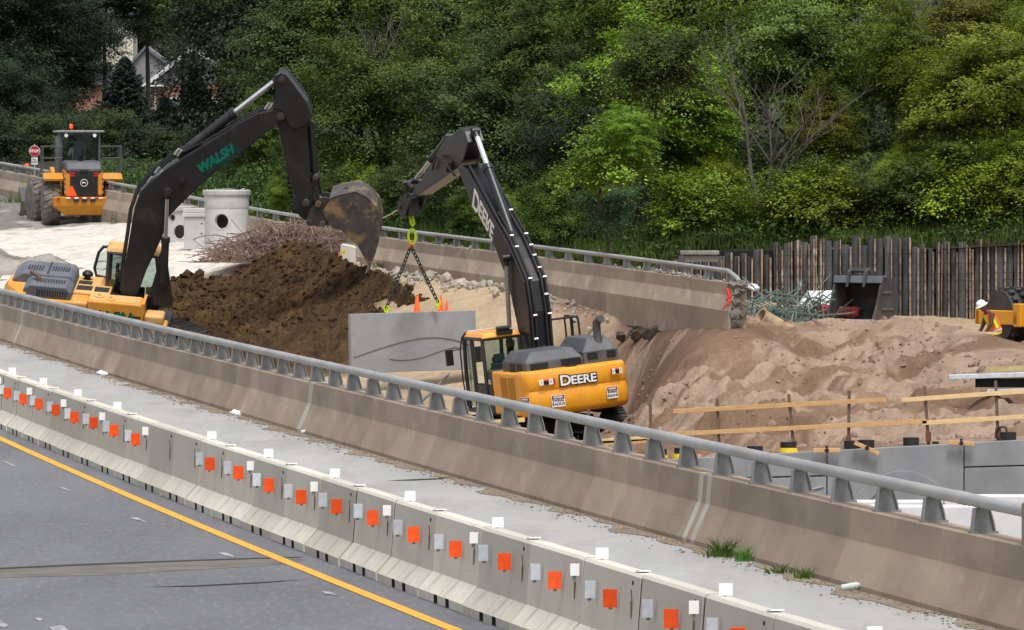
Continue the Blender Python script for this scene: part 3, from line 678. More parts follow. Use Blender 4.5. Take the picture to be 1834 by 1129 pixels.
def attr_mat(name, bump=0.02, bscale=9):
    m = bpy.data.materials.new(name); m.use_nodes = True; n = m.node_tree.nodes; l = m.node_tree.links; b = n['Principled BSDF']
    b.inputs['Roughness'].default_value = 1.0; b.inputs['Specular IOR Level'].default_value = 0.1
    a = n.new('ShaderNodeVertexColor'); a.layer_name = 'Col'
    tc = n.new('ShaderNodeTexCoord'); nz = n.new('ShaderNodeTexNoise'); nz.inputs['Scale'].default_value = bscale; nz.inputs['Detail'].default_value = 8; nz.inputs['Roughness'].default_value = 0.7
    l.new(tc.outputs['Object'], nz.inputs['Vector'])
    mr = n.new('ShaderNodeMapRange'); mr.inputs['From Min'].default_value = 0.3; mr.inputs['From Max'].default_value = 0.7; mr.inputs['To Min'].default_value = 0.78; mr.inputs['To Max'].default_value = 1.2
    l.new(nz.outputs['Fac'], mr.inputs['Value'])
    hs = n.new('ShaderNodeHueSaturation'); l.new(mr.outputs[0], hs.inputs['Value']); l.new(a.outputs[0], hs.inputs['Color']); l.new(hs.outputs[0], b.inputs['Base Color'])
    bp = n.new('ShaderNodeBump'); bp.inputs['Strength'].default_value = 0.6; bp.inputs['Distance'].default_value = bump
    l.new(nz.outputs['Fac'], bp.inputs['Height']); l.new(bp.outputs[0], b.inputs['Normal'])
    return m
M_ground = attr_mat('site_soil', 0.05, 11)
ground_sheet('sand_ground', 0.6, 21.0, WALL_Y + 0.125, 262, 0.075, 0.13)
ground_sheet('site_ground', -40.0, 0.6, WALL_Y + 0.125, 400, 0.16, 0.22)
ground_sheet('lower_ground', -40.0, 40.0, WALL_Y + 0.125 - 40, WALL_Y + 0.125, 0.25, 0.25)
ground_sheet('outer_ground', 21.0, 60.0, WALL_Y + 0.125, 262, 0.5, 0.5)
# wide base sheet under everything, reaching the horizon
b = MB(); b.add([(-900, -60, -6.2), (900, -60, -6.2), (900, 1900, -6.2), (-900, 1900, -6.2)], [(0, 1, 2, 3)])
tag(b.build('ground', mat('far_ground', (0.08, 0.085, 0.05), rough=1)), kind='structure')

# ------------------------------------------------------------------ brown dirt pile
rpx = [(285, 520, 57.0), (310, 499, 57), (345, 496, 57), (375, 503, 57), (400, 500, 57), (440, 480, 57), (480, 451, 57), (515, 434, 57), (535, 431, 57), (560, 437, 57.2), (600, 458, 57.6), (640, 478, 58), (690, 492, 58.8), (720, 513, 59.4), (745, 530, 60), (775, 540, 60.6), (800, 556, 61.2)]
rp = np.array([P(*c)[:] for c in rpx]); o_ = np.argsort(rp[:, 0]); rp = rp[o_]
X, Y = np.meshgrid(np.arange(-11.5, -1.6, 0.045), np.arange(243, 276, 0.07))
ry = np.interp(X, rp[:, 0], rp[:, 1]); rz = np.interp(X, rp[:, 0], rp[:, 2])
w = fbm(X * 0.5, Y * 0.5, 4, 3) * 1.2
dY = Y - ry
Z = rz - np.where(dY < 0, 0.40 * np.minimum(-dY, 5.5) + 0.16 * np.maximum(-dY - 5.5, 0), 0.65 * dY) - 0.10 * np.minimum(1.0, np.abs(dY)) 
cl = fbm(X * 1.6, Y * 1.1, 5, 13, 0.6) * (0.55 + 1.1 * ss(-0.25, 0.25, fbm(X * 0.4, Y * 0.3, 3, 77))); c2 = np.abs(fbm(X * 3.3, Y * 2.2, 4, 23, 0.6))
Z = Z + 0.26 * cl * np.minimum(1, 0.25 + np.abs(dY) * 0.5) + 0.13 * c2 + 0.10 * w + 0.05 * fbm(X * 7, Y * 5, 3, 29, 0.6)
gdet = ground_z(X, Y); pxx = 917 + X * F / Y
apron = gdet + 0.04 + 0.22 * np.maximum(cl, -0.1) + 0.13 * c2 + 0.05 * fbm(X * 7, Y * 5, 3, 29, 0.6)
mk = ss(700, 655, pxx + 60 * w) * ss(244.5, 246.5, Y) * (dY < 0)
Z = np.where(mk > 0.01, np.maximum(Z, apron * mk + (gdet - 0.4) * (1 - mk)), Z)
Z = np.maximum(Z, ground_z(X, Y, False) - 0.35)
base = ground_z(X, Y, False)
pile = link_mesh('dirt_pile', grid_mesh('dirt_pile', X, Y, Z), M_dirt)
tag(pile, 'big mound of dark brown clumpy earth behind the concrete panel', 'dirt pile')
from bisect import bisect
def pile_z(x, y):
    i = int((x + 11.5) / 0.045); j = int((y - 243) / 0.07)
    return float(Z[min(max(j, 0), Z.shape[0] - 1), min(max(i, 0), Z.shape[1] - 1)])
b = MB(); rr = random.Random(9)
def clod(b, c, r, rr):
    vs = [(1, 0, 0), (-1, 0, 0), (0, 1, 0), (0, -1, 0), (0, 0, 1), (0, 0, -1), (.6, .6, .5), (-.6, .6, .5), (-.6, -.6, .5), (.6, -.6, .5)]
    vs = [Vector(v) * r * rr.uniform(0.65, 1.25) for v in vs]
    M = Euler((rr.uniform(0, 6), rr.uniform(0, 6), rr.uniform(0, 6))).to_matrix()
    vs = [M @ v + Vector(c) for v in vs]
    b.add(vs, [(4, 9, 6), (4, 6, 7), (4, 7, 8), (4, 8, 9), (0, 6, 9), (2, 7, 6), (1, 8, 7), (3, 9, 8), (5, 2, 0), (5, 1, 2), (5, 3, 1), (5, 0, 3), (0, 2, 6), (2, 1, 7), (1, 3, 8), (3, 0, 9)])
for i in range(4200):
    x = rr.uniform(-11.2, -1.9); yr = np.interp(x, rp[:, 0], rp[:, 1]); y = yr - abs(rr.gauss(0, 5.0)) + 0.3
    if y < 244: continue
    r = min(0.13, 0.02 + rr.expovariate(38)) * (2.1 if rr.random() < 0.012 else 1); clod(b, (x, y, pile_z(x, y) + r * 0.3), r, rr)
o = b.build('earth_clods', M_dirt, pile); o['kind'] = 'stuff'
b = MB()
for i in range(3600):
    x = rr.uniform(1.6, 15.5); y = rr.uniform(WALL_Y + 1.5, 227); k = float(vnoise(np.array([x * 0.8]), np.array([y * 0.5]), 44)[0])
    if k < -0.02: continue
    r = min(0.12, 0.015 + rr.expovariate(38)); clod(b, (x, y, 0), r, rr); n_ = 10
vx = np.array(b.v); cz = np.repeat(vx.reshape(-1, 10, 3).mean(1), 10, 0)
vx[:, 2] += ground_z(cz[:, 0], cz[:, 1]); b.v = [tuple(v_) for v_ in vx]
tag(b.build('sand_clods', mat('sand_clod', (0.27, 0.19, 0.14), (0.16, 0.105, 0.075), rough=1, scale=1.5)), 'small clods and stones scattered over the brown sand slope', 'clods', kind='stuff')

# rubble along the far parapet foot, and grey spoil at the left
b = MB(); rr = random.Random(21)
for i in range(420):
    t = rr.uniform(16, 62); A = FP.at(t); off = -0.25 - abs(rr.gauss(0, 0.5)); r = min(0.2, 0.03 + rr.expovariate(22)) * (1.0 if 26 < t < 50 else 0.65)
    x, y = A[0] + A[3] * off, A[1] + A[4] * off; clod(b, (x, y, gz(x, y, False) + r * 0.5 + 0.05), r, rr)
for i in range(140):
    t = rr.uniform(2, 55); A = FP.at(t); u = rr.uniform(0.21, 0.45); r = rr.uniform(0.02, 0.07)
    if rr.random() < 0.75: t = rr.gauss(9, 2.5); A = FP.at(max(1, t))
    clod(b, (A[0] + A[3] * u, A[1] + A[4] * u, A[2] + 0.76 + r * 0.6), r, rr)
o = b.build('rubble', mat('pale_rubble', (0.42, 0.38, 0.32), (0.22, 0.2, 0.18), rough=1, scale=2), None)
tag(o, 'broken stones and concrete crumbs strewn along the far parapet', 'rubble', kind='stuff')
c = P(22, 470, 52.3)
X, Y = np.meshgrid(np.arange(-4, 4, 0.07), np.arange(-5, 5, 0.12))
Zm = 0.75 * np.exp(-((X + 0.6) / 1.5) ** 2 - (Y / 2.2) ** 2) + 0.35 * np.exp(-((X - 1.3) / 0.7) ** 2 - (Y / 1.6) ** 2) + 0.25 * fbm(X * 1.5, Y, 5, 83) - 0.08
gb = ground_z(X + c.x, Y + c.y, False)
o = link_mesh('spoil_heap', grid_mesh('spoil_heap', X + c.x, Y + c.y, gb + np.maximum(Zm, -0.35)), mat('grey_spoil', (0.34, 0.31, 0.28), (0.17, 0.155, 0.14), rough=1, scale=0.8, bump=0.03, bscale=5, c3=(0.09, 0.085, 0.08), s3=0.7, k3=(0.52, 0.62)))
tag(o, 'low grey heap of broken spoil on the pale gravel left of the excavator', 'spoil heap')

# ------------------------------------------------------------------ wooded hillside behind
bpts = [(-75, 560, 5.0), (-50, 470, 4.6), (-36, 420, 4.0)]
for t in np.linspace(FP.L, 36.5, 26):
    A = FP.at(t); bpts.append((A[0] + A[3] * 0.9, A[1] + A[4] * 0.9, A[2] + 0.15))
wl_l = P(1208, 452, 60.0); wl_r = P(1834, 436, 61.0)
bpts += [(wl_l.x - 1.2, wl_l.y + 0.5, wl_l.z - 0.6), (wl_l.x + 0.5, wl_l.y + 0.45, wl_l.z - 0.05), (wl_r.x, wl_r.y + 0.45, wl_r.z), (40, 246, wl_r.z + 0.3), (70, 240, wl_r.z + 0.6)]
bp = np.array(bpts); bl = np.concatenate([[0], np.cumsum(np.hypot(np.diff(bp[:, 0]), np.diff(bp[:, 1])))])
def hill_z(x, y):
    x = np.asarray(x, float); y = np.asarray(y, float)
    best = np.full(x.shape, 1e9); z0 = np.zeros(x.shape)
    for i in range(len(bp) - 1):
        ax, ay, az = bp[i]; cx, cy, cz = bp[i + 1]; dx, dy = cx - ax, cy - ay; L2 = dx * dx + dy * dy
        t = np.clip(((x - ax) * dx + (y - ay) * dy) / L2, 0, 1)
        d = np.hypot(x - ax - t * dx, y - ay - t * dy); m = d < best
        best = np.where(m, d, best); z0 = np.where(m, az + (cz - az) * t, z0)
    steep = 0.06 + 0.20 * ss(365, 290, y)
    return z0 + steep * np.minimum(best, 45) + 0.35 * fbm(x * 0.25, y * 0.25, 4, 91)
us = np.linspace(0, bl[-1], 260); v = np.concatenate([np.linspace(0, 6, 16), np.linspace(7, 130, 60)])
U, V = np.meshgrid(us, v)
bx = np.interp(U, bl, bp[:, 0]); by = np.interp(U, bl, bp[:, 1])
HX = bx + V * 0.42; HY = by + V * 0.907; HZz = hill_z(HX, HY)
M_hill = mat('woodland_floor', (0.024, 0.030, 0.011), (0.012, 0.014, 0.007), rough=1, scale=1.5, c3=(0.035, 0.026, 0.014), s3=0.9, bump=0.05, bscale=3)
tag(link_mesh('hillside', grid_mesh('hillside', HX, HY, HZz), M_hill), kind='structure')
def hz(x, y): return float(hill_z(np.array([x]), np.array([y]))[0])
# ================================================================== machines
def plane_pt(M, px, py, y0):
    """photo pixel -> (x, z) in the vertical mid plane (local y = y0) of a machine with matrix M"""
    Mi = M.inverted(); o = Mi @ Vector((0, 0, HC)); d = Mi.to_3x3() @ Vector((px - 917.0, F, -(py - HZ)))
    t = (y0 - o.y) / d.y; p = o + d * t
    return (p.x, p.z)

def track_unit(parent, yc, L, h, w, m, n_shoe=44):
    """one crawler: frame, sprocket, idler, rollers and a belt of grouser shoes"""
    r = h / 2; a = L / 2 - r
    per = 4 * a + 2 * math.pi * r
    b = MB()
    for i in range(n_shoe):
        d = per * i / n_shoe
        if d < 2 * a: x, z, an = -a + d, h, 0
        elif d < 2 * a + math.pi * r:
            t = (d - 2 * a) / r; x, z, an = a + r * math.sin(t), r + r * math.cos(t), t
        elif d < 4 * a + math.pi * r: x, z, an = a - (d - 2 * a - math.pi * r), 0, math.pi
        else:
            t = (d - 4 * a - math.pi * r) / r; x, z, an = -a - r * math.sin(t), r - r * math.cos(t), math.pi + t
        Mr = Matrix.Rotation(an, 3, 'Y'); pl = per / n_shoe * 0.95; c = Vector((x, yc, z)) - Mr @ Vector((0, 0, 0.03))
        b.box(c, (pl, w, 0.035), Mr)
        b.box(c + Mr @ Vector((pl * 0.3, 0, 0.03)), (0.03, w, 0.035), Mr); b.box(c + Mr @ Vector((-pl * 0.2, 0, 0.025)), (0.025, w, 0.025), Mr)
        b.box(c + Mr @ Vector((0, 0, -0.06)), (pl * 0.9, w * 0.3, 0.09), Mr)
    belt = b.build('track_belt', m, parent)
    b = MB(); b.box((0, yc, r), (2 * a + r * 0.4, w * 0.55, h * 0.42)); b.build('track_frame', m, parent, bevel=0.03)
    for x in (-a, a):
        b = MB(); b.cyl((x, yc - w * 0.35, r), (x, yc + w * 0.35, r), r * 0.8, n=20); b.cyl((x, yc - w * 0.42, r), (x, yc + w * 0.42, r), r * 0.35, n=14); b.build('track_wheel', m, parent, smooth=40)
    b = MB()
    for k in range(7):
        x = -a + 2 * a * (k + 0.5) / 7; b.cyl((x, yc - w * 0.3, 0.16), (x, yc + w * 0.3, 0.16), 0.12, n=12)
    b.build('track_rollers', m, parent, smooth=40)
    return belt

def hydraulic(parent, p, q, split, rb, rr, mb=None, bname='cylinder_barrel', rname='cylinder_rod', y=0.0, eye=0.1, mr=None):
    p = Vector((p[0], y, p[1])); q = Vector((q[0], y, q[1])); m = p.lerp(q, split)
    d = (q - p).normalized()
    b = MB(); b.cyl(p, m, rb, n=16); b.cyl(m - d * 0.14, m + d * 0.02, rb * 1.18, n=16); b.cyl(p + Vector((0, -eye, 0)), p + Vector((0, eye, 0)), rb * 0.95, n=14)
    o = b.build(bname, mb or M_black, parent, smooth=40)
    b = MB(); b.cyl(m, q, rr, n=14); b.build(rname, mr or M_chrome, parent, smooth=40)
    b = MB(); b.cyl(q + Vector((0, -eye, 0)), q + Vector((0, eye, 0)), rb * 0.95, n=14); b.cyl(q - d * 0.2, q, rr * 1.25, n=12); b.build('rod_eye', mb or M_black, parent, smooth=40)
    return o

def cab(parent, x0, x1, y0, y1, z0, z1, mframe, mroof, mglass, belt=0.95, front_slope=0.12, dark_door=True):
    """operator's cab: corner posts, sills, belt rail, glazed sides, roof, seat"""
    c = empty('cab'); c.parent = parent
    b = MB(); r = 0.055
    fx = x1 - front_slope
    A = [(x0, y0), (x0, y1)]; zb = z0 + belt
    for y in (y0, y1):
        b.cyl((x0 + r, y, z0), (x0 + r, y, z1 - 0.05), r, n=8)
        b.tube([(x1, y, z0), (x1 + 0.02, y, zb), (x1 - 0.05, y, z0 + (z1 - z0) * 0.75), (fx, y, z1 - 0.06)], r, 8)
        b.cyl((x0 + (x1 - x0) * 0.58, y, z0), (x0 + (x1 - x0) * 0.56, y, z1 - 0.06), r * 1.1, n=8)
        b.cyl((x0, y, z0), (x1, y, z0), r, n=8); b.cyl((x0, y, z1 - 0.07), (fx, y, z1 - 0.07), r, n=8)
    for x in (x0 + r, x1): b.cyl((x, y0, z0), (x, y1, z0), r, n=8); b.cyl((x if x < x1 else fx, y0, z1 - 0.07), (x if x < x1 else fx, y1, z1 - 0.07), r, n=8)
    b.box2((x0, y0, z0 - 0.02), (x1, y1, z0 + 0.04))
    b.build('cab_frame', mframe, c)
    b = MB(); b.box2((x0 + 0.005, y0 + 0.02, z0 + 0.05), (x0 + 0.06, y1 - 0.02, zb - 0.05)); b.box2((x0 + 0.05, y1 - 0.03, z0 + 0.04), (x0 + (x1 - x0) * 0.57, y1 + 0.01, zb - 0.25)); b.box2((x0 + 0.05, y0 - 0.01, z0 + 0.04), (x1 - 0.05, y0 + 0.03, zb - 0.25))
    b.build('cab_panel', mframe, c, bevel=0.01)
    for nm, f in (('rear_window', [(x0 + 0.03, y0 + 0.05, zb - 0.03), (x0 + 0.03, y1 - 0.05, zb - 0.03), (x0 + 0.03, y1 - 0.05, z1 - 0.1), (x0 + 0.03, y0 + 0.05, z1 - 0.1)]),
                  ('windshield', [(x1 - 0.01, y0 + 0.05, z0 + 0.1), (x1 - 0.01, y1 - 0.05, z0 + 0.1), (fx - 0.01, y1 - 0.05, z1 - 0.1), (fx - 0.01, y0 + 0.05, z1 - 0.1)]),
                  ('side_window', [(x0 + 0.1, y0, zb - 0.2), (x1 - 0.05, y0, zb - 0.2), (fx - 0.05, y0, z1 - 0.12), (x0 + 0.1, y0, z1 - 0.12)]),
                  ('door_window', [(x0 + 0.1, y1, zb - 0.2), (x0 + (x1 - x0) * 0.56, y1, zb - 0.2), (x0 + (x1 - x0) * 0.56, y1, z1 - 0.12), (x0 + 0.1, y1, z1 - 0.12)]),
                  ('front_quarter_window', [(x0 + (x1 - x0) * 0.6, y1, z0 + 0.1), (x1 - 0.05, y1, z0 + 0.1), (fx - 0.05, y1, z1 - 0.12), (x0 + (x1 - x0) * 0.6, y1, z1 - 0.12)])):
        b = MB(); b.add(f, [(0, 1, 2, 3)]); b.build(nm, M_glassdark if nm == 'door_window' and dark_door else mglass, c)
    b = MB(); e = 0.05
    b.add([(x0 - e, y0 - e, z1 - 0.06), (fx + 0.1, y0 - e, z1 - 0.06), (fx + 0.1, y1 + e, z1 - 0.06), (x0 - e, y1 + e, z1 - 0.06),
           (x0 + 0.02, y0 + 0.06, z1 + 0.08), (fx - 0.02, y0 + 0.06, z1 + 0.08), (fx - 0.02, y1 - 0.06, z1 + 0.08), (x0 + 0.02, y1 - 0.06, z1 + 0.08)],
          [(3, 2, 1, 0), (4, 5, 6, 7), (0, 1, 5, 4), (1, 2, 6, 5), (2, 3, 7, 6), (3, 0, 4, 7)])
    b.build('cab_roof', mroof, c, bevel=0.04)
    ym = (y0 + y1) / 2; xm = x0 + (x1 - x0) * 0.38
    b = MB(); b.box((xm, ym, z0 + 0.42), (0.5, 0.5, 0.16)); b.box((xm - 0.26, ym, z0 + 0.85), (0.12, 0.48, 0.8), (0, -0.12, 0)); b.box((xm - 0.31, ym, z0 + 1.36), (0.1, 0.3, 0.22)); b.box((xm, ym, z0 + 0.2), (0.4, 0.4, 0.3))
    b.box((xm + 0.3, ym + 0.36, z0 + 0.55), (0.5, 0.14, 0.3)); b.box((xm + 0.3, ym - 0.36, z0 + 0.55), (0.5, 0.14, 0.3))
    b.build('seat', mat('seat_fabric', (0.10, 0.12, 0.13), rough=0.9), c, bevel=0.03)
    return c

def skin_body(name, verts, edges, radii, m, parent=None, M=None, root=0):
    me = bpy.data.meshes.new(name); me.from_pydata(verts, edges, [])
    o = bpy.data.objects.new(name, me); col.objects.link(o); o.parent = parent
    if M is not None: o.matrix_local = M
    sk = o.modifiers.new('skin', 'SKIN'); sk.use_smooth_shade = True
    for i, v in enumerate(me.skin_vertices[0].data):
        r = radii[i]; v.radius = r if isinstance(r, tuple) else (r, r); v.use_root = (i == root)
    su = o.modifiers.new('sub', 'SUBSURF'); su.levels = 2; su.render_levels = 2
    me.materials.append(m)
    return o

def operator(M, m_top, label, hat=None):
    """seated operator: pelvis at the origin, facing +x"""
    V = [(0, 0, 0.1), (0.02, 0, 0.35), (0.02, 0, 0.52), (0.03, 0, 0.62), (0.05, 0, 0.76), (0.06, 0, 0.84), (0.02, 0.2, 0.52), (0.12, 0.26, 0.28), (0.36, 0.22, 0.26), (0.02, -0.2, 0.52), (0.12, -0.26, 0.28), (0.36, -0.22, 0.26),
         (0.2, 0.1, 0.08), (0.45, 0.12, 0.1), (0.5, 0.12, -0.32), (0.2, -0.1, 0.08), (0.45, -0.12, 0.1), (0.5, -0.12, -0.32), (0.44, 0.2, 0.25), (0.44, -0.2, 0.25)]
    E = [(0, 1), (1, 2), (2, 3), (3, 4), (4, 5), (2, 6), (6, 7), (7, 8), (2, 9), (9, 10), (10, 11), (0, 12), (12, 13), (13, 14), (0, 15), (15, 16), (16, 17), (8, 18), (11, 19)]
    Rr = [0.15, 0.15, 0.15, 0.06, 0.095, 0.09, 0.08, 0.055, 0.04, 0.08, 0.055, 0.04, 0.09, 0.07, 0.05, 0.09, 0.07, 0.05, 0.035, 0.035]
    o = skin_body('person', V, E, Rr, m_top); o.matrix_world = M; tag(o, label, 'person')
    hb = MB(); hb.lathe([(0.0, -0.1), (0.08, -0.08), (0.1, 0.0), (0.09, 0.08), (0.0, 0.12)], 14, Matrix.Translation((0.06, 0, 0.79))); hb.build('head', M_skin if hat is None else hat, o, smooth=60)
    return o

def warn_decal(parent, M, w, h):
    d = empty('swing_radius_decal'); d.parent = parent; d.matrix_local = M
    b = MB(); b.box((0, 0, 0), (w, h, 0.006)); b.build('decal_plate', M_signwhite, d)
    b = MB(); b.box((0, h * 0.31, 0.005), (w * 0.9, h * 0.27, 0.006)); b.build('decal_band', M_letterblack, d)
    b = MB(); b.lathe([(0, 0), (1, 0), (1, 0.004), (0, 0.004)], 20, Matrix.Translation((0, h * 0.31, 0.007)) @ Matrix.Diagonal((w * 0.40, h * 0.115, 1, 1))); b.build('decal_oval', M_red, d)
    text('DANGER', M_letterwhite, d, Matrix.Translation((0, h * 0.31, 0.0125)), w * 0.17, 0.001, 0.003)
    text('SWING', M_letterblack, d, Matrix.Translation((0, h * 0.02, 0.005)), w * 0.27, 0.001, 0.003)
    text('RADIUS', M_letterblack, d, Matrix.Translation((0, -h * 0.28, 0.005)), w * 0.27, 0.001, 0.003)

def strip_decal(parent, M, w, h, flip=False):
    d = empty('safety_decal'); d.parent = parent; d.matrix_local = M; s = -1 if flip else 1
    b = MB(); b.box((0, 0, 0), (w, h, 0.006)); b.build('decal_plate', M_signwhite, d)
    b = MB(); b.box((s * w * 0.44, 0, 0.004), (w * 0.12, h, 0.006)); b.build('red_end', M_red, d)
    b = MB(); b.box((-s * w * 0.06, -h * 0.12, 0.004), (w * 0.34, h * 0.7, 0.006)); b.build('black_block', M_letterblack, d)
    b = MB(); b.box((-s * w * 0.06, h * 0.37, 0.004), (w * 0.34, h * 0.24, 0.006)); b.build('orange_block', M_triangle, d)
    b = MB(); b.box((-s * w * 0.36, 0, 0.004), (w * 0.03, h * 0.45, 0.006), (0, 0, 0.4)); b.box((s * w * 0.24, 0, 0.004), (w * 0.06, h * 0.3, 0.006), (0, 0, 0.3)); b.build('pictogram', M_hoodblue, d)

def deere_word(parent, M, size, m, off=0.0, ext=0.004):
    d = text('D', m, parent, M @ Matrix.Translation((-size * 1.18, size * 0.05, 0)) @ Matrix.Diagonal((1.15, 1.0, 1, 1)), size * 1.25, ext, off)
    e = text('EERE', m, parent, M @ Matrix.Translation((size * 0.48, 0.0, 0)) @ Matrix.Diagonal((1.12, 1.0, 1, 1)), size, ext, off)

# ------------------------------------------------------------------ excavator with the black boom in the pit (DEERE)
MD = Matrix.Translation(P(980, 808, 68)) @ Matrix.Rotation(R(108), 4, 'Z') @ Matrix.Rotation(R(-6.5), 4, 'X')
dz = empty('crawler_excavator', MD, label='yellow crawler excavator in the pit lifting a grey panel, black boom lettered DEERE', cat='excavator')
for yc in (-1.25, 1.25): track_unit(dz, yc, 4.7, 1.05, 0.62, M_trackblack)
b = MB(); b.box((0, 0, 0.7), (2.4, 2.0, 0.4)); b.cyl((0, 0, 0.8), (0, 0, 1.15), 0.75, n=24); b.build('undercarriage', M_trackblack, dz, bevel=0.03)
b = MB(); b.box2((-2.5, -1.3, 1.08), (1.6, 1.3, 1.22)); b.build('turntable_deck', M_trackblack, dz)
# counterweight : plan outline with a gently faceted, rounded back
def cw_outline(w, xr, xf, bow, rc):
    pts = []
    ys_ = [-w + rc, -0.6, 0.6, w - rc]
    rear = lambda y: xr + bow * (abs(y) / w) ** 2
    for k in range(6):
        t = math.pi / 2 * k / 5; pts.append((rear(-w) + rc - rc * math.sin(t), -w + rc - rc * math.cos(t)))
    for y in (-0.6, 0.0, 0.6): pts.append((rear(y), y))
    for k in range(6):
        t = math.pi / 2 * k / 5; pts.append((rear(w) + rc - rc * math.cos(t), w - rc + rc * math.sin(t)))
    return [(xf, -w)] + pts + [(xf, w)]
b = MB(); n = 0
lev = [(1.14, 0.16), (1.20, 0.05), (1.30, 0.0), (1.62, -0.02), (1.80, 0.03), (1.86, 0.0), (2.16, 0.0), (2.26, 0.03), (2.32, 0.12)]
ring = [[(x + o, y * (1 - o * 0.25)) for x, y in cw_outline(1.43, -3.32, -2.45, 0.16, 0.28)] for z, o in lev]
vs = []; m_ = len(ring[0])
for (z, o), rg in zip(lev, ring): vs += [(x if i not in (0, m_ - 1) else -2.45, y, z) for i, (x, y) in enumerate(rg)]
fs = [tuple(range(m_ - 1, -1, -1)), tuple(range((len(lev) - 1) * m_, len(lev) * m_))]
for k in range(len(lev) - 1): fs += [(k * m_ + i, k * m_ + (i + 1) % m_, (k + 1) * m_ + (i + 1) % m_, (k + 1) * m_ + i) for i in range(m_)]
b.add(vs, fs); cw = b.build('counterweight', M_yellow, dz, smooth=35)
rearM = lambda x, y, z, rz=0.0: Matrix.Translation((x, y, z)) @ Matrix.Rotation(rz, 4, 'Z') @ frame((0, 0, 0), (0, -1, 0), (0, 0, 1))
deere_word(cw, rearM(-3.325, 0.02, 1.98), 0.30, M_letterblack, 0.034)
deere_word(cw, rearM(-3.336, 0.02, 1.98), 0.30, M_letterwhite, 0.008)
warn_decal(cw, rearM(-3.31, 0.62, 1.50, -0.10), 0.36, 0.31); warn_decal(cw, rearM(-3.30, -0.88, 1.54, 0.13), 0.32, 0.31)
warn_decal(dz, Matrix.Translation((-2.99, 1.418, 1.52)) @ Matrix.Rotation(R(24), 4, 'Z') @ frame((0, 0, 0), (-1, 0, 0), (0, 0, 1)), 0.36, 0.32)
strip_decal(cw, rearM(-3.29, 0.86, 2.02, -0.13), 0.42, 0.15); strip_decal(cw, rearM(-3.275, -1.06, 2.08, 0.16), 0.34, 0.15, True)
# side housings
b = MB(); b.box2((-2.44, 0.5, 1.15), (-0.35, 1.42, 2.28)); b.build('left_housing', M_yellow, dz, bevel=0.06, seg=3)
for x in (-2.0, -1.35):
    b = MB(); b.box2((x - 0.27, 1.40, 1.3), (x + 0.27, 1.43, 2.15)); b.build('side_grille', mat('amber_mesh', (0.45, 0.20, 0.02), (0.36, 0.15, 0.015), rough=0.7, scale=40), dz)
b = MB(); b.box2((-0.345, 0.5, 1.15), (0.0, 1.43, 2.3)); b.build('dark_side_panel', M_cabgrey, dz, bevel=0.03)
text('0G', M_letterwhite, dz, frame((-0.19, 1.433, 2.0), (-1, 0, 0), (0, 0, 1)), 0.17, 0.002, 0.003)
b = MB(); b.box2((-0.42, 1.41, 1.68), (-0.30, 1.44, 1.82)); b.build('door_latch', M_letterblack, dz)
b = MB(); b.box2((-2.44, -1.42, 1.15), (1.55, -0.5, 2.2)); b.build('right_housing', M_yellow, dz, bevel=0.06, seg=3)
b = MB(); b.box2((-2.44, -0.49, 1.15), (-0.45, 0.49, 2.15)); b.build('engine_bay', M_cabgrey, dz)
# grey engine hood in two humps
def hump(name, x0, x1, y0, y1, z0, z1, inset, m):
    b = MB(); i = inset
    b.add([(x0, y0, z0), (x1, y0, z0), (x1, y1, z0), (x0, y1, z0), (x0, y0, z0 + (z1 - z0) * 0.55), (x1, y0, z0 + (z1 - z0) * 0.55), (x1, y1, z0 + (z1 - z0) * 0.55), (x0, y1, z0 + (z1 - z0) * 0.55),
           (x0 + i, y0 + i, z1), (x1 - i, y0 + i, z1), (x1 - i, y1 - i, z1), (x0 + i, y1 - i, z1)],
          [(3, 2, 1, 0), (0, 1, 5, 4), (1, 2, 6, 5), (2, 3, 7, 6), (3, 0, 4, 7), (4, 5, 9, 8), (5, 6, 10, 9), (6, 7, 11, 10), (7, 4, 8, 11), (8, 9, 10, 11)])
    return b.build(name, m, dz, bevel=0.035, seg=2)
h1 = hump('engine_hood', -2.75, -0.75, -0.36, 1.22, 2.2, 2.80, 0.2, M_hood)
h2 = hump('filter_hood', -2.7, -0.5, -1.36, -0.38, 2.2, 2.98, 0.24, M_hood)
for y0, y1, z0, z1, hh in ((0.62, 1.1, 2.28, 2.5, h1), (-0.30, 0.25, 2.36, 2.53, h1), (-0.78, -0.5, 2.42, 2.6, h2), (-1.28, -1.04, 2.42, 2.6, h2)):
    b = MB(); b.box2((-2.765 if hh is h1 else -2.715, y0, z0), (-2.74 if hh is h1 else -2.69, y1, z1))
    for k in range(5): b.box2((-2.775 if hh is h1 else -2.725, y0, z0 + (z1 - z0) * (k + 0.3) / 5), (-2.76 if hh is h1 else -2.71, y1, z0 + (z1 - z0) * (k + 0.55) / 5))
    b.build('hood_vent', M_vent, hh)
for x in (-2.2, -1.6):
    b = MB(); b.box2((x - 0.2, 1.215, 2.26), (x + 0.2, 1.235, 2.5)); b.build('hood_vent', M_vent, h1)
b = MB(); b.tube([(-2.45, -0.92, 2.5), (-2.45, -0.92, 2.95)], 0.15, 14, taper=0.13); b.tube([(-2.45, -0.92, 2.9), (-2.45, -0.92, 3.22), (-2.47, -0.93, 3.34), (-2.56, -0.97, 3.42), (-2.66, -1.0, 3.44)], 0.105, 14)
b.build('exhaust_stack', mat('exhaust_grey', (0.09, 0.09, 0.095), (0.07, 0.07, 0.075), rough=0.5, scale=4), dz, smooth=50)
b = MB(); b.lathe([(0, 0), (0.15, 0), (0.14, 0.05), (0.0, 0.09)], 16, Matrix.Translation((-2.95, 0.05, 2.3))); b.build('camera_dome', M_letterblack, dz, smooth=40)
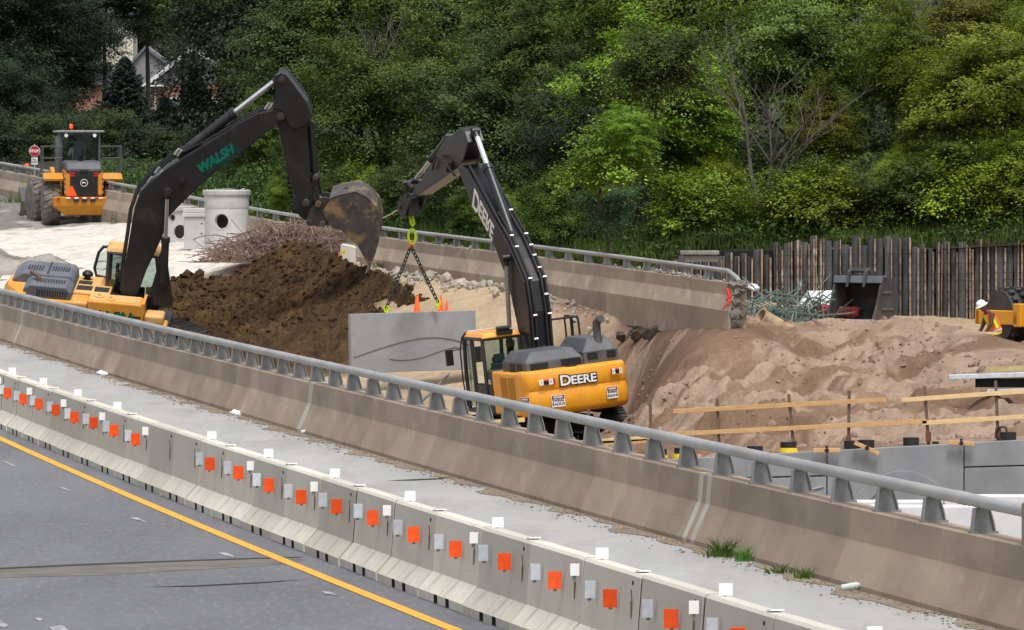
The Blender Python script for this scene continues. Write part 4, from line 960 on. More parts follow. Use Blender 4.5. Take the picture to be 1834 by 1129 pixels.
# walkway guard rail on the right front
b = MB()
for x0, x1 in ((0.4, 0.95), (1.05, 1.55)): b.tube([(x0, -1.38, 2.15), (x0, -1.38, 3.32), (x0 + 0.06, -1.38, 3.40), (x1 - 0.06, -1.38, 3.40), (x1, -1.38, 3.32), (x1, -1.38, 2.15)], 0.028, 8)
b.tube([(0.4, -1.38, 2.75), (1.55, -1.38, 2.75)], 0.02, 6); b.tube([(0.4, -0.6, 2.1), (0.4, -0.6, 3.32), (0.4, -0.66, 3.40), (0.4, -1.3, 3.40), (0.4, -1.38, 3.32)], 0.028, 8)
b.build('guard_rail', M_rubber, dz)
cb = cab(dz, 0.0, 1.72, 0.42, 1.44, 1.22, 3.2, M_cabgrey, M_yellow, M_glass)
b = MB(); b.box2((-0.1, 0.62, 3.2), (0.02, 1.05, 3.32)); b.cyl((-0.06, 0.7, 3.36), (-0.06, 1.05, 3.36), 0.07, n=10); b.build('roof_light', M_letterblack, cb, bevel=0.01)
b = MB(); b.tube([(1.72, 1.5, 1.3), (1.74, 1.55, 2.0), (1.72, 1.55, 2.8), (1.62, 1.5, 3.15), (1.5, 1.42, 3.28)], 0.022, 6); b.build('hand_rail', M_rubber, cb)
b = MB(); b.tube([(1.72, 1.52, 2.85), (1.8, 1.75, 2.82)], 0.015, 6); b.box((1.8, 1.84, 2.65), (0.08, 0.2, 0.42), (0, 0, 0.2)); b.build('mirror', M_letterblack, cb, bevel=0.02)
b = MB(); b.tube([(0.2, 0.5, 3.3), (1.5, 0.6, 3.3), (1.52, 1.35, 3.3)], 0.02, 6); b.build('roof_bar', M_greyref, cb)
op = operator(MD @ Matrix.Translation((0.62, 0.93, 1.72)), M_hivis, 'excavator operator in hi-vis vest seated in the cab beside the boom')
# boom, stick and cylinders: traced outlines carried into the boom's own plane
YL = 0.31
TD = lambda pts, y=YL: [plane_pt(MD, x, y_, y) for x, y_ in pts]
boom_px = [(819, 300), (826, 297), (836, 304), (853, 334), (880, 385), (905, 428), (922, 466), (938, 505), (946, 560), (951, 621), (958, 668), (956, 690), (946, 690), (941, 660), (935, 628), (924, 573), (909, 505), (899, 478), (885, 441), (863, 400), (840, 355), (824, 315)]
bp_ = TD(boom_px)
b = MB(); b.prism(bp_, YL, -YL); bo = b.build('boom', M_black, dz, bevel=0.025)
# lettering along the boom's left face
q0, q1 = Vector(plane_pt(MD, 845, 343, YL)), Vector(plane_pt(MD, 887, 424, YL))
ax = (q1 - q0); mid = (q0 + q1) / 2
deere_word(bo, frame((mid.x, YL + 0.004, mid.y), (ax.x, 0, ax.y), (ax.y, 0, -ax.x)) if False else frame((mid.x, YL + 0.004, mid.y), (ax.x, 0, ax.y), (-ax.y, 0, ax.x)) @ Matrix.Diagonal((1, 1.3, 1, 1)), ax.length / 3.9, M_letterwhite, 0.012)
stick_px = [(824, 229), (831, 235), (838, 256), (829, 287), (819, 302), (785, 325), (746, 351), (739, 345), (742, 335), (752, 326), (771, 296), (790, 261), (799, 249)]
b = MB(); b.prism(TD(stick_px, 0.24), 0.24, -0.24); st = b.build('stick', M_black, dz, bevel=0.025)
pt = lambda x, y, yy=0.0: plane_pt(MD, x, y, yy)
b = MB()
for s in (0.245, -0.295): b.prism([pt(828, 288, 0), pt(824, 300, 0), pt(812, 303, 0), pt(814, 292, 0)], s, s + 0.05)
tp = pt(822, 300); b.cyl((tp[0], -0.40, tp[1]), (tp[0], 0.40, tp[1]), 0.13, n=16); b.build('boom_pin', M_black, dz)
hydraulic(dz, pt(917, 420), pt(851, 236), 0.66, 0.125, 0.075, bname='arm_cylinder', rname='arm_cylinder_rod')
hydraulic(dz, pt(804, 245), pt(742, 325), 0.5, 0.095, 0.055, bname='bucket_cylinder', rname='bucket_cylinder_rod')
for s in (0.42, -0.42):
    a0 = (1.15, 1.35); a1 = pt(906, 462, s)
    hydraulic(dz, a0, a1, 0.42, 0.10, 0.06, bname='boom_cylinder', rname='boom_cylinder_rod', y=s, mr=M_post)
# link and quick coupler holding the hook
b = MB(); c0, c1 = pt(742, 326), pt(737, 352)
for s in (-0.2, 0.2): b.cyl((c0[0], s, c0[1]), (c1[0], s, c1[1]), 0.06, n=8)
b.cyl((c0[0], -0.33, c0[1]), (c0[0], 0.33, c0[1]), 0.07, n=12)
for s in (-0.22, 0.22):
    b.cyl((pt(756, 335)[0], s, pt(756, 335)[1]), (c0[0], s, c0[1]), 0.05, n=8)
b.build('bucket_link', M_blackdust, dz)
b = MB()
for s in (-0.24, 0.2): b.prism([pt(747, 342), pt(750, 356), pt(744, 372), pt(739, 388), pt(733, 388), pt(727, 376), pt(727, 364), pt(733, 350)], s, s + 0.05)
k0_, k1_ = pt(745, 349), pt(733, 369)
for k in (k0_, k1_): b.cyl((k[0], -0.3, k[1]), (k[0], 0.3, k[1]), 0.06, n=12)
kk = pt(738, 370); b.box((kk[0], 0, kk[1]), (0.45, 0.34, 0.5)); b.build('quick_coupler', M_blackdust, dz, bevel=0.02)
# hoses with bright clamps along the boom's back
def backline(off, yy, pxs):
    pts = []
    for x, y in pxs: u, v = plane_pt(MD, x, y, YL); pts.append((u - off * 0.9, yy, v + off * 0.35))
    return pts
back = [(836, 300), (853, 332), (880, 383), (905, 426), (922, 464), (938, 503), (946, 558), (951, 619), (956, 660)]
for off, yy in ((0.07, 0.24), (0.09, 0.14), (0.07, -0.16), (0.09, -0.26)):
    b = MB(); b.tube(backline(off, yy, back[2 if abs(yy) < 0.15 else 0:]), 0.034, 7); b.build('hydraulic_hose', M_rubber, bo, smooth=60)
for x, y in ((853, 333), (880, 384), (905, 427), (914, 447), (922, 465), (931, 487), (938, 504), (943, 535), (947, 570), (951, 612)):
    u, v = plane_pt(MD, x, y, YL); b = MB()
    for yy in ((0.19,), (-0.21,), (0.16, -0.24))[int(x) % 3]:
        b = MB(); b.box((u - 0.10, yy, v + 0.05), (0.07, 0.10, 0.04), (0, 0.6, 0)); b.build('hose_clamp', M_steelbright, bo)
b = MB(); p1, p2, p3 = pt(794, 302), pt(800, 278), pt(812, 280)
b.tube([(p1[0], 0.3, p1[1]), (pt(797, 288)[0], 0.32, pt(797, 288)[1]), (pt(805, 277)[0], 0.35, pt(805, 277)[1]), (pt(815, 283)[0], 0.36, pt(815, 283)[1]), (pt(826, 297)[0], 0.36, pt(826, 297)[1]), (pt(836, 312)[0], 0.34, pt(836, 312)[1])], 0.035, 7)
b.build('hydraulic_hose', M_rubber, dz, smooth=60)

# lifting gear and the hanging panel
hk = MD @ Vector((pt(736, 388)[0], 0, pt(736, 388)[1])); SH = F / hk.y
def at_depth(px, py, y): return P(px, py, F / y)
cg = empty('lifting_chain', hk, label='dark two-leg lifting chain with lime green hooks hanging from the excavator', cat='chain')
def link_chain(b, p, q, r=0.018, ln=0.15, wd=0.05):
    p = Vector(p); q = Vector(q); d = q - p; n = max(2, int(d.length / (ln * 0.75))); dn = d.normalized()
    a = dn.orthogonal().normalized(); c = dn.cross(a)
    for i in range(n):
        m = p + d * (i + 0.5) / n; s = a if i % 2 else c; h = ln / 2
        pts = [m + dn * (h * math.cos(t)) + s * (wd * math.sin(t)) for t in [k * math.pi / 4 for k in range(8)]]
        b.tube(pts, r, 5, closed=True)
top = at_depth(739, 400, hk.y) - hk; ring = at_depth(737, 425, hk.y) - hk; bot = at_depth(736, 441, hk.y) - hk
b = MB(); link_chain(b, (0, 0, 0.1), top + Vector((0, 0, -0.02)), 0.03, 0.26, 0.07); b.tube([top + Vector((0.05 * math.sin(t), 0, 0.03 * math.cos(t))) for t in [k * .785 for k in range(8)]], 0.03, 6, closed=True); b.build('swivel_hook', M_hook, cg)
b = MB(); c_ = at_depth(738, 424, hk.y) - hk; b.tube([c_ + Vector((0.10 * math.sin(t), 0, 0.2 * math.cos(t))) for t in [k * math.pi / 8 for k in range(16)]], 0.036, 8, closed=True); b.build('master_ring', M_hook, cg)
b = MB(); b.box(bot + Vector((0, 0, 0.05)), (0.13, 0.04, 0.18)); b.build('rating_tag', M_cone, cg)
pa = at_depth(692, 552, hk.y - 0.15) - hk; pb = at_depth(784, 541, hk.y + 0.15) - hk
for q in (pa, pb):
    b = MB(); link_chain(b, bot, q); b.build('chain_leg', M_chain, cg)
    b = MB(); b.tube([q + Vector((0.06 * math.sin(t), 0, 0.10 * math.cos(t) - 0.02)) for t in [k * math.pi / 5 for k in range(10)]], 0.022, 6, closed=True); b.tube([q, q + Vector((0.02, 0, -0.2))], 0.02, 6); b.build('clevis_hook', M_hook, cg)
s_p = F / hk.y
pl_ = P(628, 563, s_p * 1.004); pr_ = P(852, 556, s_p * 0.996)
wv = pr_ - pl_; Wp = wv.length; Hp = 106 / s_p
panel = empty('hanging_slab', frame(pl_, wv, (0, 0, 1)), label='large flat grey precast panel with wave relief hanging from the chain', cat='panel')
b = MB(); b.box2((0, -Hp, -0.16), (Wp, 0, 0)); b.build('slab_body', M_panel, panel, bevel=0.012)
def groove(pts): return [(x * Wp, -y * Hp, 0.004) for x, y in pts]
w1 = [(0.02, .73), (0.12, .66), (0.25, .58), (0.38, .51), (0.50, .46), (0.60, .44), (0.70, .445), (0.80, .48), (0.88, .53), (0.97, .60)]
w2 = [(0.30, .77), (0.36, .795), (0.44, .80), (0.52, .785), (0.60, .745), (0.68, .69), (0.76, .64), (0.84, .625), (0.92, .64)]
def curve_pts(pts, n=6):
    out = []
    for i in range(len(pts) - 1):
        p0 = pts[max(0, i - 1)]; p1 = pts[i]; p2 = pts[i + 1]; p3 = pts[min(len(pts) - 1, i + 2)]
        for k in range(n):
            t = k / n
            out.append(tuple(0.5 * ((2 * p1[j]) + (-p0[j] + p2[j]) * t + (2 * p0[j] - 5 * p1[j] + 4 * p2[j] - p3[j]) * t * t + (-p0[j] + 3 * p1[j] - 3 * p2[j] + p3[j]) * t ** 3) for j in range(2)))
    return out + [pts[-1]]
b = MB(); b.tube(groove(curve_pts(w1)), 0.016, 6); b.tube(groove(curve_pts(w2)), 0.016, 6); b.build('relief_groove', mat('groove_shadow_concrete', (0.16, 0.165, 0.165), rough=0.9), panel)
def relief(pts, back, zt):
    poly = curve_pts(pts) + list(reversed(curve_pts(back)))
    b = MB(); b.prism([(x * Wp, -y * Hp) for x, y in poly], -0.01, zt, lambda u, v, w: (u, v, w)); return b
relief(w2[:7] + [(0.84, .60)], [(0.30, .765), (0.40, .70), (0.50, .62), (0.60, .575), (0.70, .57), (0.78, .575), (0.84, .59)], 0.02).build('wave_relief', M_panel, panel, bevel=0.008)
b = MB(); b.tube([P(868, 585, 66) - pl_ for _ in (0,)] + [P(868, 586, 66) - pl_], 0.001, 3)
b = MB(); b.tube([P(806, 668, 64.8), P(748, 726, 66.2)], 0.022, 6); o = b.build('tag_pole', M_post); tag(o, 'thin grey pole leaning in the sand below the hanging panel', 'pole')

# ------------------------------------------------------------------ excavator with WALSH on its boom, at the left
MW = Matrix.Translation(P(200, 640, 58)) @ Matrix.Rotation(R(-2), 4, 'Z') @ Matrix.Rotation(R(5), 4, 'Y') @ Matrix.Rotation(R(14), 4, 'X')
wz = empty('crawler_excavator', MW, label='faded yellow crawler excavator by the brown dirt pile, dusty black boom lettered WALSH', cat='excavator')
uc = empty('undercarriage'); uc.parent = wz; uc.matrix_local = Matrix.Translation((0.2, 0, 0)) @ Matrix.Rotation(R(-35), 4, 'Z')
for yc in (-1.35, 1.35): track_unit(uc, yc, 5.2, 1.15, 0.8, M_track, 46)
b = MB(); b.box((0, 0, 0.7), (2.4, 2.2, 0.4)); b.cyl((0, 0, 0.8), (0, 0, 1.2), 0.8, n=24); b.build('car_body', M_track, uc)
b = MB(); b.box2((-2.6, -1.45, 1.1), (1.7, 1.45, 1.24)); b.build('turntable_deck', M_blackdust, wz)
b = MB()
vs = []; lev = [(1.15, 0.12), (1.3, 0.0), (2.0, 0.0), (2.2, 0.12)]
ring = [[(x + o, y) for x, y in cw_outline(1.5, -3.45, -2.65, 0.3, 0.4)] for z, o in lev]; m_ = len(ring[0])
for (z, o), rg in zip(lev, ring): vs += [(x if i not in (0, m_ - 1) else -2.65, y, z) for i, (x, y) in enumerate(rg)]
fs = [tuple(range(m_ - 1, -1, -1)), tuple(range(3 * m_, 4 * m_))]
for k in range(3): fs += [(k * m_ + i, k * m_ + (i + 1) % m_, (k + 1) * m_ + (i + 1) % m_, (k + 1) * m_ + i) for i in range(m_)]
b.add(vs, fs); b.build('counterweight', M_yellow_old, wz, smooth=35)
b = MB(); b.box2((-2.64, -1.5, 1.2), (-0.75, -0.55, 2.06)); b.build('pump_housing', M_yellow_old, wz, bevel=0.05)
tank = MB(); tank.prism([(-0.74, 1.2), (0.95, 1.2), (0.98, 2.02), (0.90, 2.16), (-0.74, 2.16)], -1.5, -0.58); tank = tank.build('fuel_tank', M_yellow_old, wz, bevel=0.06, seg=3)
b = MB(); b.prism([(-0.70, 2.155), (0.86, 2.155), (0.86, 2.172), (-0.70, 2.172)], -1.42, -0.66); b.build('tank_top', M_deck, wz)
b = MB(); b.box2((0.93, -1.52, 1.2), (1.0, -0.56, 2.2)); b.tube([(0.97, -1.48, 2.1), (1.02, -1.2, 2.3), (1.02, -0.8, 2.3), (0.97, -0.6, 2.1)], 0.035, 8); b.build('tank_guard', M_yellow_old, wz, bevel=0.02)
b = MB(); b.box2((1.02, -1.46, 1.2), (1.72, -0.62, 1.52)); b.build('tool_box', M_yellow_old, wz, bevel=0.07, seg=3)
b = MB(); b.box2((1.02, -1.42, 1.53), (1.62, -0.66, 1.82)); b.build('tool_box_lid', M_deck, wz, bevel=0.08, seg=3)
b = MB(); b.box2((-2.64, -0.54, 1.2), (-0.2, 0.54, 2.0)); b.build('engine_bay', M_cabgrey, wz)
b = MB(); b.box2((-2.64, 0.55, 1.2), (-0.1, 1.5, 2.1)); b.build('left_housing', M_yellow_old, wz, bevel=0.05)
b = MB(); b.box2((-1.35, -0.56, 2.0), (-0.15, 0.46, 2.13)); b.box2((-1.35, 0.465, 2.0), (-0.5, 1.45, 2.132)); dk = b.build('service_deck', M_deck, wz, bevel=0.03)
for x0, y0, w_, d_ in ((-1.22, -0.25, 0.48, 0.5), (-0.66, -0.30, 0.45, 0.52), (-1.22, 0.45, 0.42, 0.36)):
    b = MB(); b.box2((x0, y0, 2.13), (x0 + w_, y0 + d_, 2.142))
    for k in range(6): b.box2((x0 + w_ * k / 6 + 0.01, y0 + 0.02, 2.14), (x0 + w_ * k / 6 + 0.03, y0 + d_ - 0.02, 2.156))
    b.build('deck_grille', M_vent, dk)
b = MB(); b.lathe([(0, 0), (0.1, 0), (0.1, 0.1), (0.17, 0.12), (0.17, 0.2), (0.1, 0.27), (0, 0.27)], 16, Matrix.Translation((-1.0, 1.05, 2.13))); b.build('air_precleaner', M_letterblack, wz, smooth=40)
for x, y in ((-0.42, -1.0), (-0.05, -1.2)):
    b = MB(); b.lathe([(0, 0), (0.15, 0), (0.15, 0.03), (0.05, 0.04), (0.04, 0.1), (0, 0.1)], 16, Matrix.Translation((x, y, 2.172))); b.build('filler_cap', M_deck, wz, smooth=40)
# blue-grey hood in two stepped pieces
b = MB(); b.prism([(-3.15, 2.0), (-3.22, 2.28), (-2.9, 2.52), (-1.42, 2.52), (-1.3, 2.4), (-1.25, 2.0)], -0.2, 1.3); hd = b.build('engine_hood', M_hoodblue, wz, bevel=0.06, seg=3)
b = MB(); b.prism([(-2.75, 2.05), (-2.75, 2.32), (-2.55, 2.46), (-1.45, 2.46), (-1.27, 2.3), (-1.27, 2.05)], -1.35, -0.205); hd2 = b.build('side_hood', M_hoodblue, wz, bevel=0.05, seg=3)
def slots(parent, x0, x1, y, z0, z1, n, horizontal=False):
    b = MB()
    for k in range(n):
        x = x0 + (x1 - x0) * (k + 0.5) / n
        b.box((x, y, (z0 + z1) / 2), ((x1 - x0) / n * 0.55, 0.02, z1 - z0))
    b.build('vent_slots', M_vent, parent)
def slots_top(parent, x0, x1, y0, y1, z, n):
    b = MB()
    for k in range(n):
        x = x0 + (x1 - x0) * (k + 0.5) / n; b.box((x, (y0 + y1) / 2, z), ((x1 - x0) / n * 0.55, y1 - y0, 0.016))
    b.build('vent_slots', M_vent, parent)
slots(hd2, -2.35, -1.4, -1.353, 2.12, 2.32, 12); slots_top(hd2, -2.4, -1.5, -0.95, -0.55, 2.466, 11)
slots_top(hd, -2.05, -1.5, 0.25, 0.75, 2.526, 7); slots_top(hd, -2.8, -2.3, 0.2, 0.7, 2.526, 6)
b = MB(); b.box2((-2.15, -0.15, 2.52), (-2.11, 1.2, 2.56)); b.build('hood_strap', M_cabgrey, hd)
b = MB(); b.tube([(-2.35, -0.75, 2.4), (-2.35, -0.75, 2.55), (-2.42, -0.72, 2.62), (-2.6, -0.6, 2.68)], 0.075, 10); b.build('exhaust_pipe', M_rustpost, wz, smooth=50)
cbw = cab(wz, -0.40, 1.25, 0.5, 1.45, 1.25, 3.26, mat('cab_slate_grey', (0.07, 0.075, 0.085), rough=0.55), M_deck, M_glass, belt=0.9)
b = MB(); b.tube([(-0.42 + x_, y_, z_ + 0.2) for x_, y_, z_ in ((0, 1.5, 1.9), (-0.35, 1.5, 1.95), (-0.42, 1.5, 2.2), (-0.32, 1.48, 2.7), (-0.18, 1.46, 2.9), (0.02, 1.45, 2.92))], 0.05, 8); b.build('access_rail', M_cabgrey, cbw, smooth=50)
b = MB(); b.add([(-0.44, 1.48, 2.15), (-0.72, 1.48, 2.2), (-0.79, 1.48, 2.4), (-0.70, 1.46, 2.88), (-0.44, 1.45, 3.05)], [(0, 1, 2, 3, 4)]); b.build('open_window', M_glass, cbw)
# lettering on the tank side
Mw_side = frame((-0.2, -1.512, 1.62), (1, 0, 0), (0, 0, 1))
text('WALSH', M_greenline, tank, Mw_side @ Matrix.Translation((-0.05, 0.06, -0.004)), 0.50, 0.003, 0.012, 0.25)
text('WALSH', M_green, tank, Mw_side, 0.50, 0.004, 0.016, 0.25)
b = MB(); b.box2((0.55, -1.507, 1.72), (0.92, -1.498, 1.78)); b.build('black_stripe', M_letterblack, tank)
# boom, stick, bucket
YR = -0.36
TW = lambda pts, y=YR: [plane_pt(MW, x, y_, y) for x, y_ in pts]
boomw = [(214, 520), (217, 500), (226, 460), (235, 405), (241, 372), (251, 345), (266, 329), (296, 304), (326, 284), (376, 254), (426, 222), (460, 204), (488, 197), (500, 196), (509, 201), (512, 210), (508, 218), (500, 222), (475, 240), (437, 271), (400, 297), (359, 332), (324, 366), (301, 390), (291, 423), (278, 452), (261, 487), (247, 526), (238, 540), (222, 540)]
b = MB(); b.prism(TW(boomw), YR, 0.34); bw = b.build('boom', M_blackdust, wz, bevel=0.03)
q0, q1 = Vector(plane_pt(MW, 356, 305, YR)), Vector(plane_pt(MW, 415, 268, YR)); ax = q1 - q0; mid = (q0 + q1) / 2 
Mt = frame((mid.x, YR - 0.004, mid.y), (ax.x, 0, ax.y), (-ax.y, 0, ax.x))
text('WALSH', M_greenline, bw, Mt @ Matrix.Translation((0.10, -0.13, -0.003)), 0.40, 0.003, 0.010, 0.3)
text('WALSH', M_green, bw, Mt, 0.38, 0.004, 0.022, 0.3)
for x, y, r in ((300, 345, 0.16), (327, 324, 0.09)):
    u, v_ = plane_pt(MW, x, y, YR); b = MB(); b.cyl((u, YR - 0.1, v_), (u, YR + 0.1, v_), r, n=16); b.cyl((u, YR - 0.13, v_), (u, YR, v_), r * 0.55, n=12); b.build('boom_boss', M_blackdust, bw, smooth=40)
stickw = [(494, 146), (496, 136), (503, 131), (512, 134), (518, 141), (550, 184), (557, 205), (556, 216), (550, 221), (552, 275), (556, 326), (561, 366), (556, 380), (549, 395), (540, 391), (527, 378), (524, 366), (528, 351), (515, 313), (505, 260), (496, 223), (489, 205), (489, 195), (493, 170)]
b = MB(); b.prism(TW(stickw, -0.30), -0.30, 0.28); stw = b.build('stick', M_blackdust, wz, bevel=0.025)
ear = [(489, 195), (493, 170), (494, 146), (496, 136), (503, 131), (512, 134), (518, 141), (550, 184), (557, 205), (557, 215), (551, 221), (538, 229), (526, 231), (517, 224), (512, 212), (508, 202), (500, 196)]
for y0_, y1_ in ((-0.40, -0.305), (0.285, 0.38)):
    b = MB(); b.prism(TW(ear, -0.40), y0_, y1_); b.build('stick_cheek', M_blackdust, stw, bevel=0.015)
pw = lambda x, y, yy=0.0: plane_pt(MW, x, y, yy)
for x, y, r in ((503, 209, 0.12), (504, 143, 0.11), (548, 364, 0.11), (554, 399, 0.09), (565, 319, 0.08)):
    u, v_ = pw(x, y, -0.4); b = MB(); b.cyl((u, -0.44, v_), (u, 0.42, v_), r, n=16); b.cyl((u, -0.46, v_), (u, 0.44, v_), r * 0.5, n=12); b.build('pivot_pin', M_bucketdark, wz, smooth=40)
hydraulic(wz, pw(324, 276), pw(500, 140), 0.55, 0.15, 0.085, M_blackdust, 'arm_cylinder', 'arm_cylinder_rod')
hydraulic(wz, pw(557, 222), pw(565, 320), 0.86, 0.11, 0.065, M_blackdust, 'bucket_cylinder', 'bucket_cylinder_rod')
for s in (-0.62, 0.55): hydraulic(wz, (1.75, 1.35) if False else pw(293, 508, s), pw(300, 345, s), 0.50, 0.12, 0.06, M_blackdust, 'boom_cylinder', 'boom_cylinder_rod', y=s)
b = MB()
for s in (-0.52, 0.42): b.prism([pw(284, 470, s), pw(300, 472, s), pw(307, 520, s), pw(309, 548, s), pw(296, 552, s), pw(276, 546, s), pw(270, 520, s)], s, s + 0.09)
b.box((pw(288, 530)[0], 0, pw(288, 530)[1]), (0.55, 0.8, 0.5)); b.build('boom_foot_bracket', M_blackdust, wz, bevel=0.02)
# hoses
for dx, yy in ((0, -0.22), (5, 0.0), (9, 0.2)):
    hp = [(218 - dx * .4, 505), (222 - dx * .4, 470), (230 - dx * .4, 420), (236 - dx * .4, 375), (248, 340 - dx), (263, 324 - dx), (285, 302 - dx), (305, 286 - dx), (322, 276 - dx), (350, 262 - dx * .5), (400, 234 - dx * .5), (450, 206 - dx * .5), (478, 193 - dx * .5), (492, 188)]
    b = MB(); b.tube([(*[pw(x, y, yy)[0]], yy, pw(x, y, yy)[1]) for x, y in hp], 0.032, 6); b.build('hydraulic_hose', M_rubber, bw, smooth=60)
for x, y in ((270, 322), (283, 305), (288, 311), (318, 272), (323, 274), (480, 190), (486, 191)):
    u, v_ = pw(x, y, -0.25); b = MB(); b.cyl((u - 0.08, -0.27, v_ - 0.1), (u + 0.05, -0.27, v_ + 0.1), 0.045, n=8); b.build('hose_fitting', M_steelbright, bw)
# bucket
sidep = [(569, 403), (583, 405), (601, 410), (630, 424), (660, 427), (676, 424), (677, 395), (671, 372), (652, 354), (637, 347), (612, 352), (598, 360), (592, 357), (583, 360), (566, 380)]
shellp = [(592, 357), (612, 351), (637, 346), (655, 355), (671, 372), (678, 398), (676, 426), (670, 455), (661, 480)]
bk = empty('bucket'); bk.parent = wz
WB = 0.72
sp = TW(sidep, -WB)
for y0_, y1_ in ((-WB, -WB + 0.06), (WB - 0.06, WB)):
    b = MB(); b.prism(TW([(592, 357), (612, 351), (637, 346), (655, 355), (671, 372), (678, 398), (676, 426), (670, 452), (661, 478), (640, 440), (612, 414), (590, 404), (578, 380)], -WB), y0_, y1_); b.build('side_plate', M_bucket, bk, bevel=0.01)
sh = TW(shellp, -WB); b = MB(); vs = []
ctr = Vector(plane_pt(MW, 630, 400, -WB))
for (u, v_) in sh:
    d = (Vector((u, v_)) - ctr).normalized() * 0.05; vs += [(u, -WB, v_), (u, WB, v_), (u + d.x, -WB - 0.01, v_ + d.y), (u + d.x, WB + 0.01, v_ + d.y)]
fs = []
for k in range(len(sh) - 1): a = 4 * k; fs += [(a, a + 1, a + 5, a + 4), (a + 2, a + 6, a + 7, a + 3), (a, a + 4, a + 6, a + 2), (a + 1, a + 3, a + 7, a + 5)]
b.add(vs, fs); b.build('shell', M_bucket, bk)
b = MB()
for s in (-0.34, 0.26): b.prism(TW([(548, 394), (556, 376), (569, 358), (580, 352), (592, 356), (606, 354), (597, 378), (590, 402), (575, 405), (556, 404)], -0.3), s, s + 0.08)
b.build('hinge_lug', M_bucketdark, bk, bevel=0.015)
b = MB(); u, v_ = pw(570, 365, -.34); b.cyl((u, -0.42, v_), (u, 0.4, v_), 0.10, n=14); u, v_ = pw(578, 401, -.34); b.cyl((u, -0.42, v_), (u, 0.4, v_), 0.09, n=14); u, v_ = pw(598, 367, -.34); b.cyl((u, -0.42, v_), (u, 0.4, v_), 0.08, n=14); b.build('bucket_pins', M_rustpost, bk, smooth=40)
b = MB(); u, v_ = pw(622, 349, -.3); b.tube([(u + 0.13 * math.cos(t), -0.1, v_ + 0.02 + 0.16 * math.sin(t)) for t in [k * math.pi / 8 for k in range(9)]], 0.035, 8); b.build('lifting_eye', M_bucket, bk)
l0, l1 = pw(565, 320), pw(572, 364)
b = MB()
for s in (-0.36, 0.3):
    b.prism([(l0[0] - 0.07, l0[1]), (l0[0] + 0.07, l0[1]), (l1[0] + 0.08, l1[1]), (l1[0] - 0.06, l1[1])], s, s + 0.06)
    k2 = pw(556, 345); b.prism([(l0[0] - 0.06, l0[1] + 0.04), (l0[0] + 0.06, l0[1] - 0.04), (k2[0] + 0.03, k2[1] - 0.25), (k2[0] - 0.08, k2[1] - 0.2)], s + 0.07, s + 0.12)
b.build('bucket_link', M_blackdust, wz, bevel=0.01)
e = Vector(plane_pt(MW, 661, 480, -WB)); e2 = Vector(plane_pt(MW, 670, 455, -WB)); dd = (e - e2).normalized()
for k in range(6):
    y = -WB + 0.08 + (2 * WB - 0.16) * k / 5
    b = MB(); c = e + dd * 0.09; b.box((c.x, y, c.y), (0.10, 0.09, 0.28), (0, math.atan2(dd.x, dd.y), 0)); b.build('bucket_tooth', M_steelbright, bk, bevel=0.02)
b = MB(); c = pw(530, 372, -.1)
for k in range(8):
    t = k / 7; u, v_ = pw(517 + 10 * t, 318 + 58 * t, -0.1); b.cyl((u - 0.06, -0.12, v_), (u + 0.06, -0.12, v_ - 0.05), 0.05, n=6)
b.build('stick_wear_lugs', M_blackdust, stw)
operator(MW @ Matrix.Translation((0.25, 0.97, 1.68)), mat('dark_shirt', (0.04, 0.045, 0.05), rough=0.9), 'dark-clothed operator in the cab behind the WALSH boom')

# ------------------------------------------------------------------ wheel loader seen from behind
def wheel(parent, c, r, w, m_rim, axis='Y', lugs=22):
    wl_ = empty('wheel'); wl_.parent = parent; wl_.location = c
    prof = [(r * 0.55, -w / 2), (r * 0.80, -w / 2 * 1.0), (r * 0.93, -w / 2 * 0.92), (r, -w / 2 * 0.7), (r * 1.0, 0), (r, w / 2 * 0.7), (r * 0.93, w / 2 * 0.92), (r * 0.80, w / 2), (r * 0.55, w / 2)]
    b = MB(); b.lathe(prof, 40, Matrix.Rotation(R(90), 4, 'X'))
    for k in range(lugs):
        t = 2 * math.pi * k / lugs
        for s in (-1, 1):
            Mr = Matrix.Rotation(-(t + (0.14 if s > 0 else 0)), 3, 'Y')
            b.box(Mr @ Vector((r * 1.005, s * w * 0.24, 0)), (0.06, w * 0.46, 0.10), Mr @ Matrix.Rotation(s * 0.45, 3, 'X'))
    b.build('tyre', M_tyre, wl_, smooth=50)
    b = MB(); b.lathe([(r * 0.54, -w * 0.40), (r * 0.56, -w * 0.3), (r * 0.5, -w * 0.2), (r * 0.25, -w * 0.16), (r * 0.22, -w * 0.25), (0, -w * 0.25)], 28, Matrix.Rotation(R(90), 4, 'X')); b.lathe([(r * 0.54, w * 0.40), (r * 0.56, w * 0.3), (r * 0.5, w * 0.2), (r * 0.25, w * 0.16), (r * 0.22, w * 0.25), (0, w * 0.25)], 28, Matrix.Rotation(R(90), 4, 'X'))
    b.build('rim', m_rim, wl_, smooth=40)
    return wl_
LO = P(146, 403, 46.5); LO.z = gz(LO.x, LO.y) + 0.0
ML = Matrix.Translation(LO) @ Matrix.Rotation(R(90 + 7), 4, 'Z')
lo = empty('wheel_loader', ML, label='yellow wheel loader seen from behind, parked on the pale gravel', cat='loader')
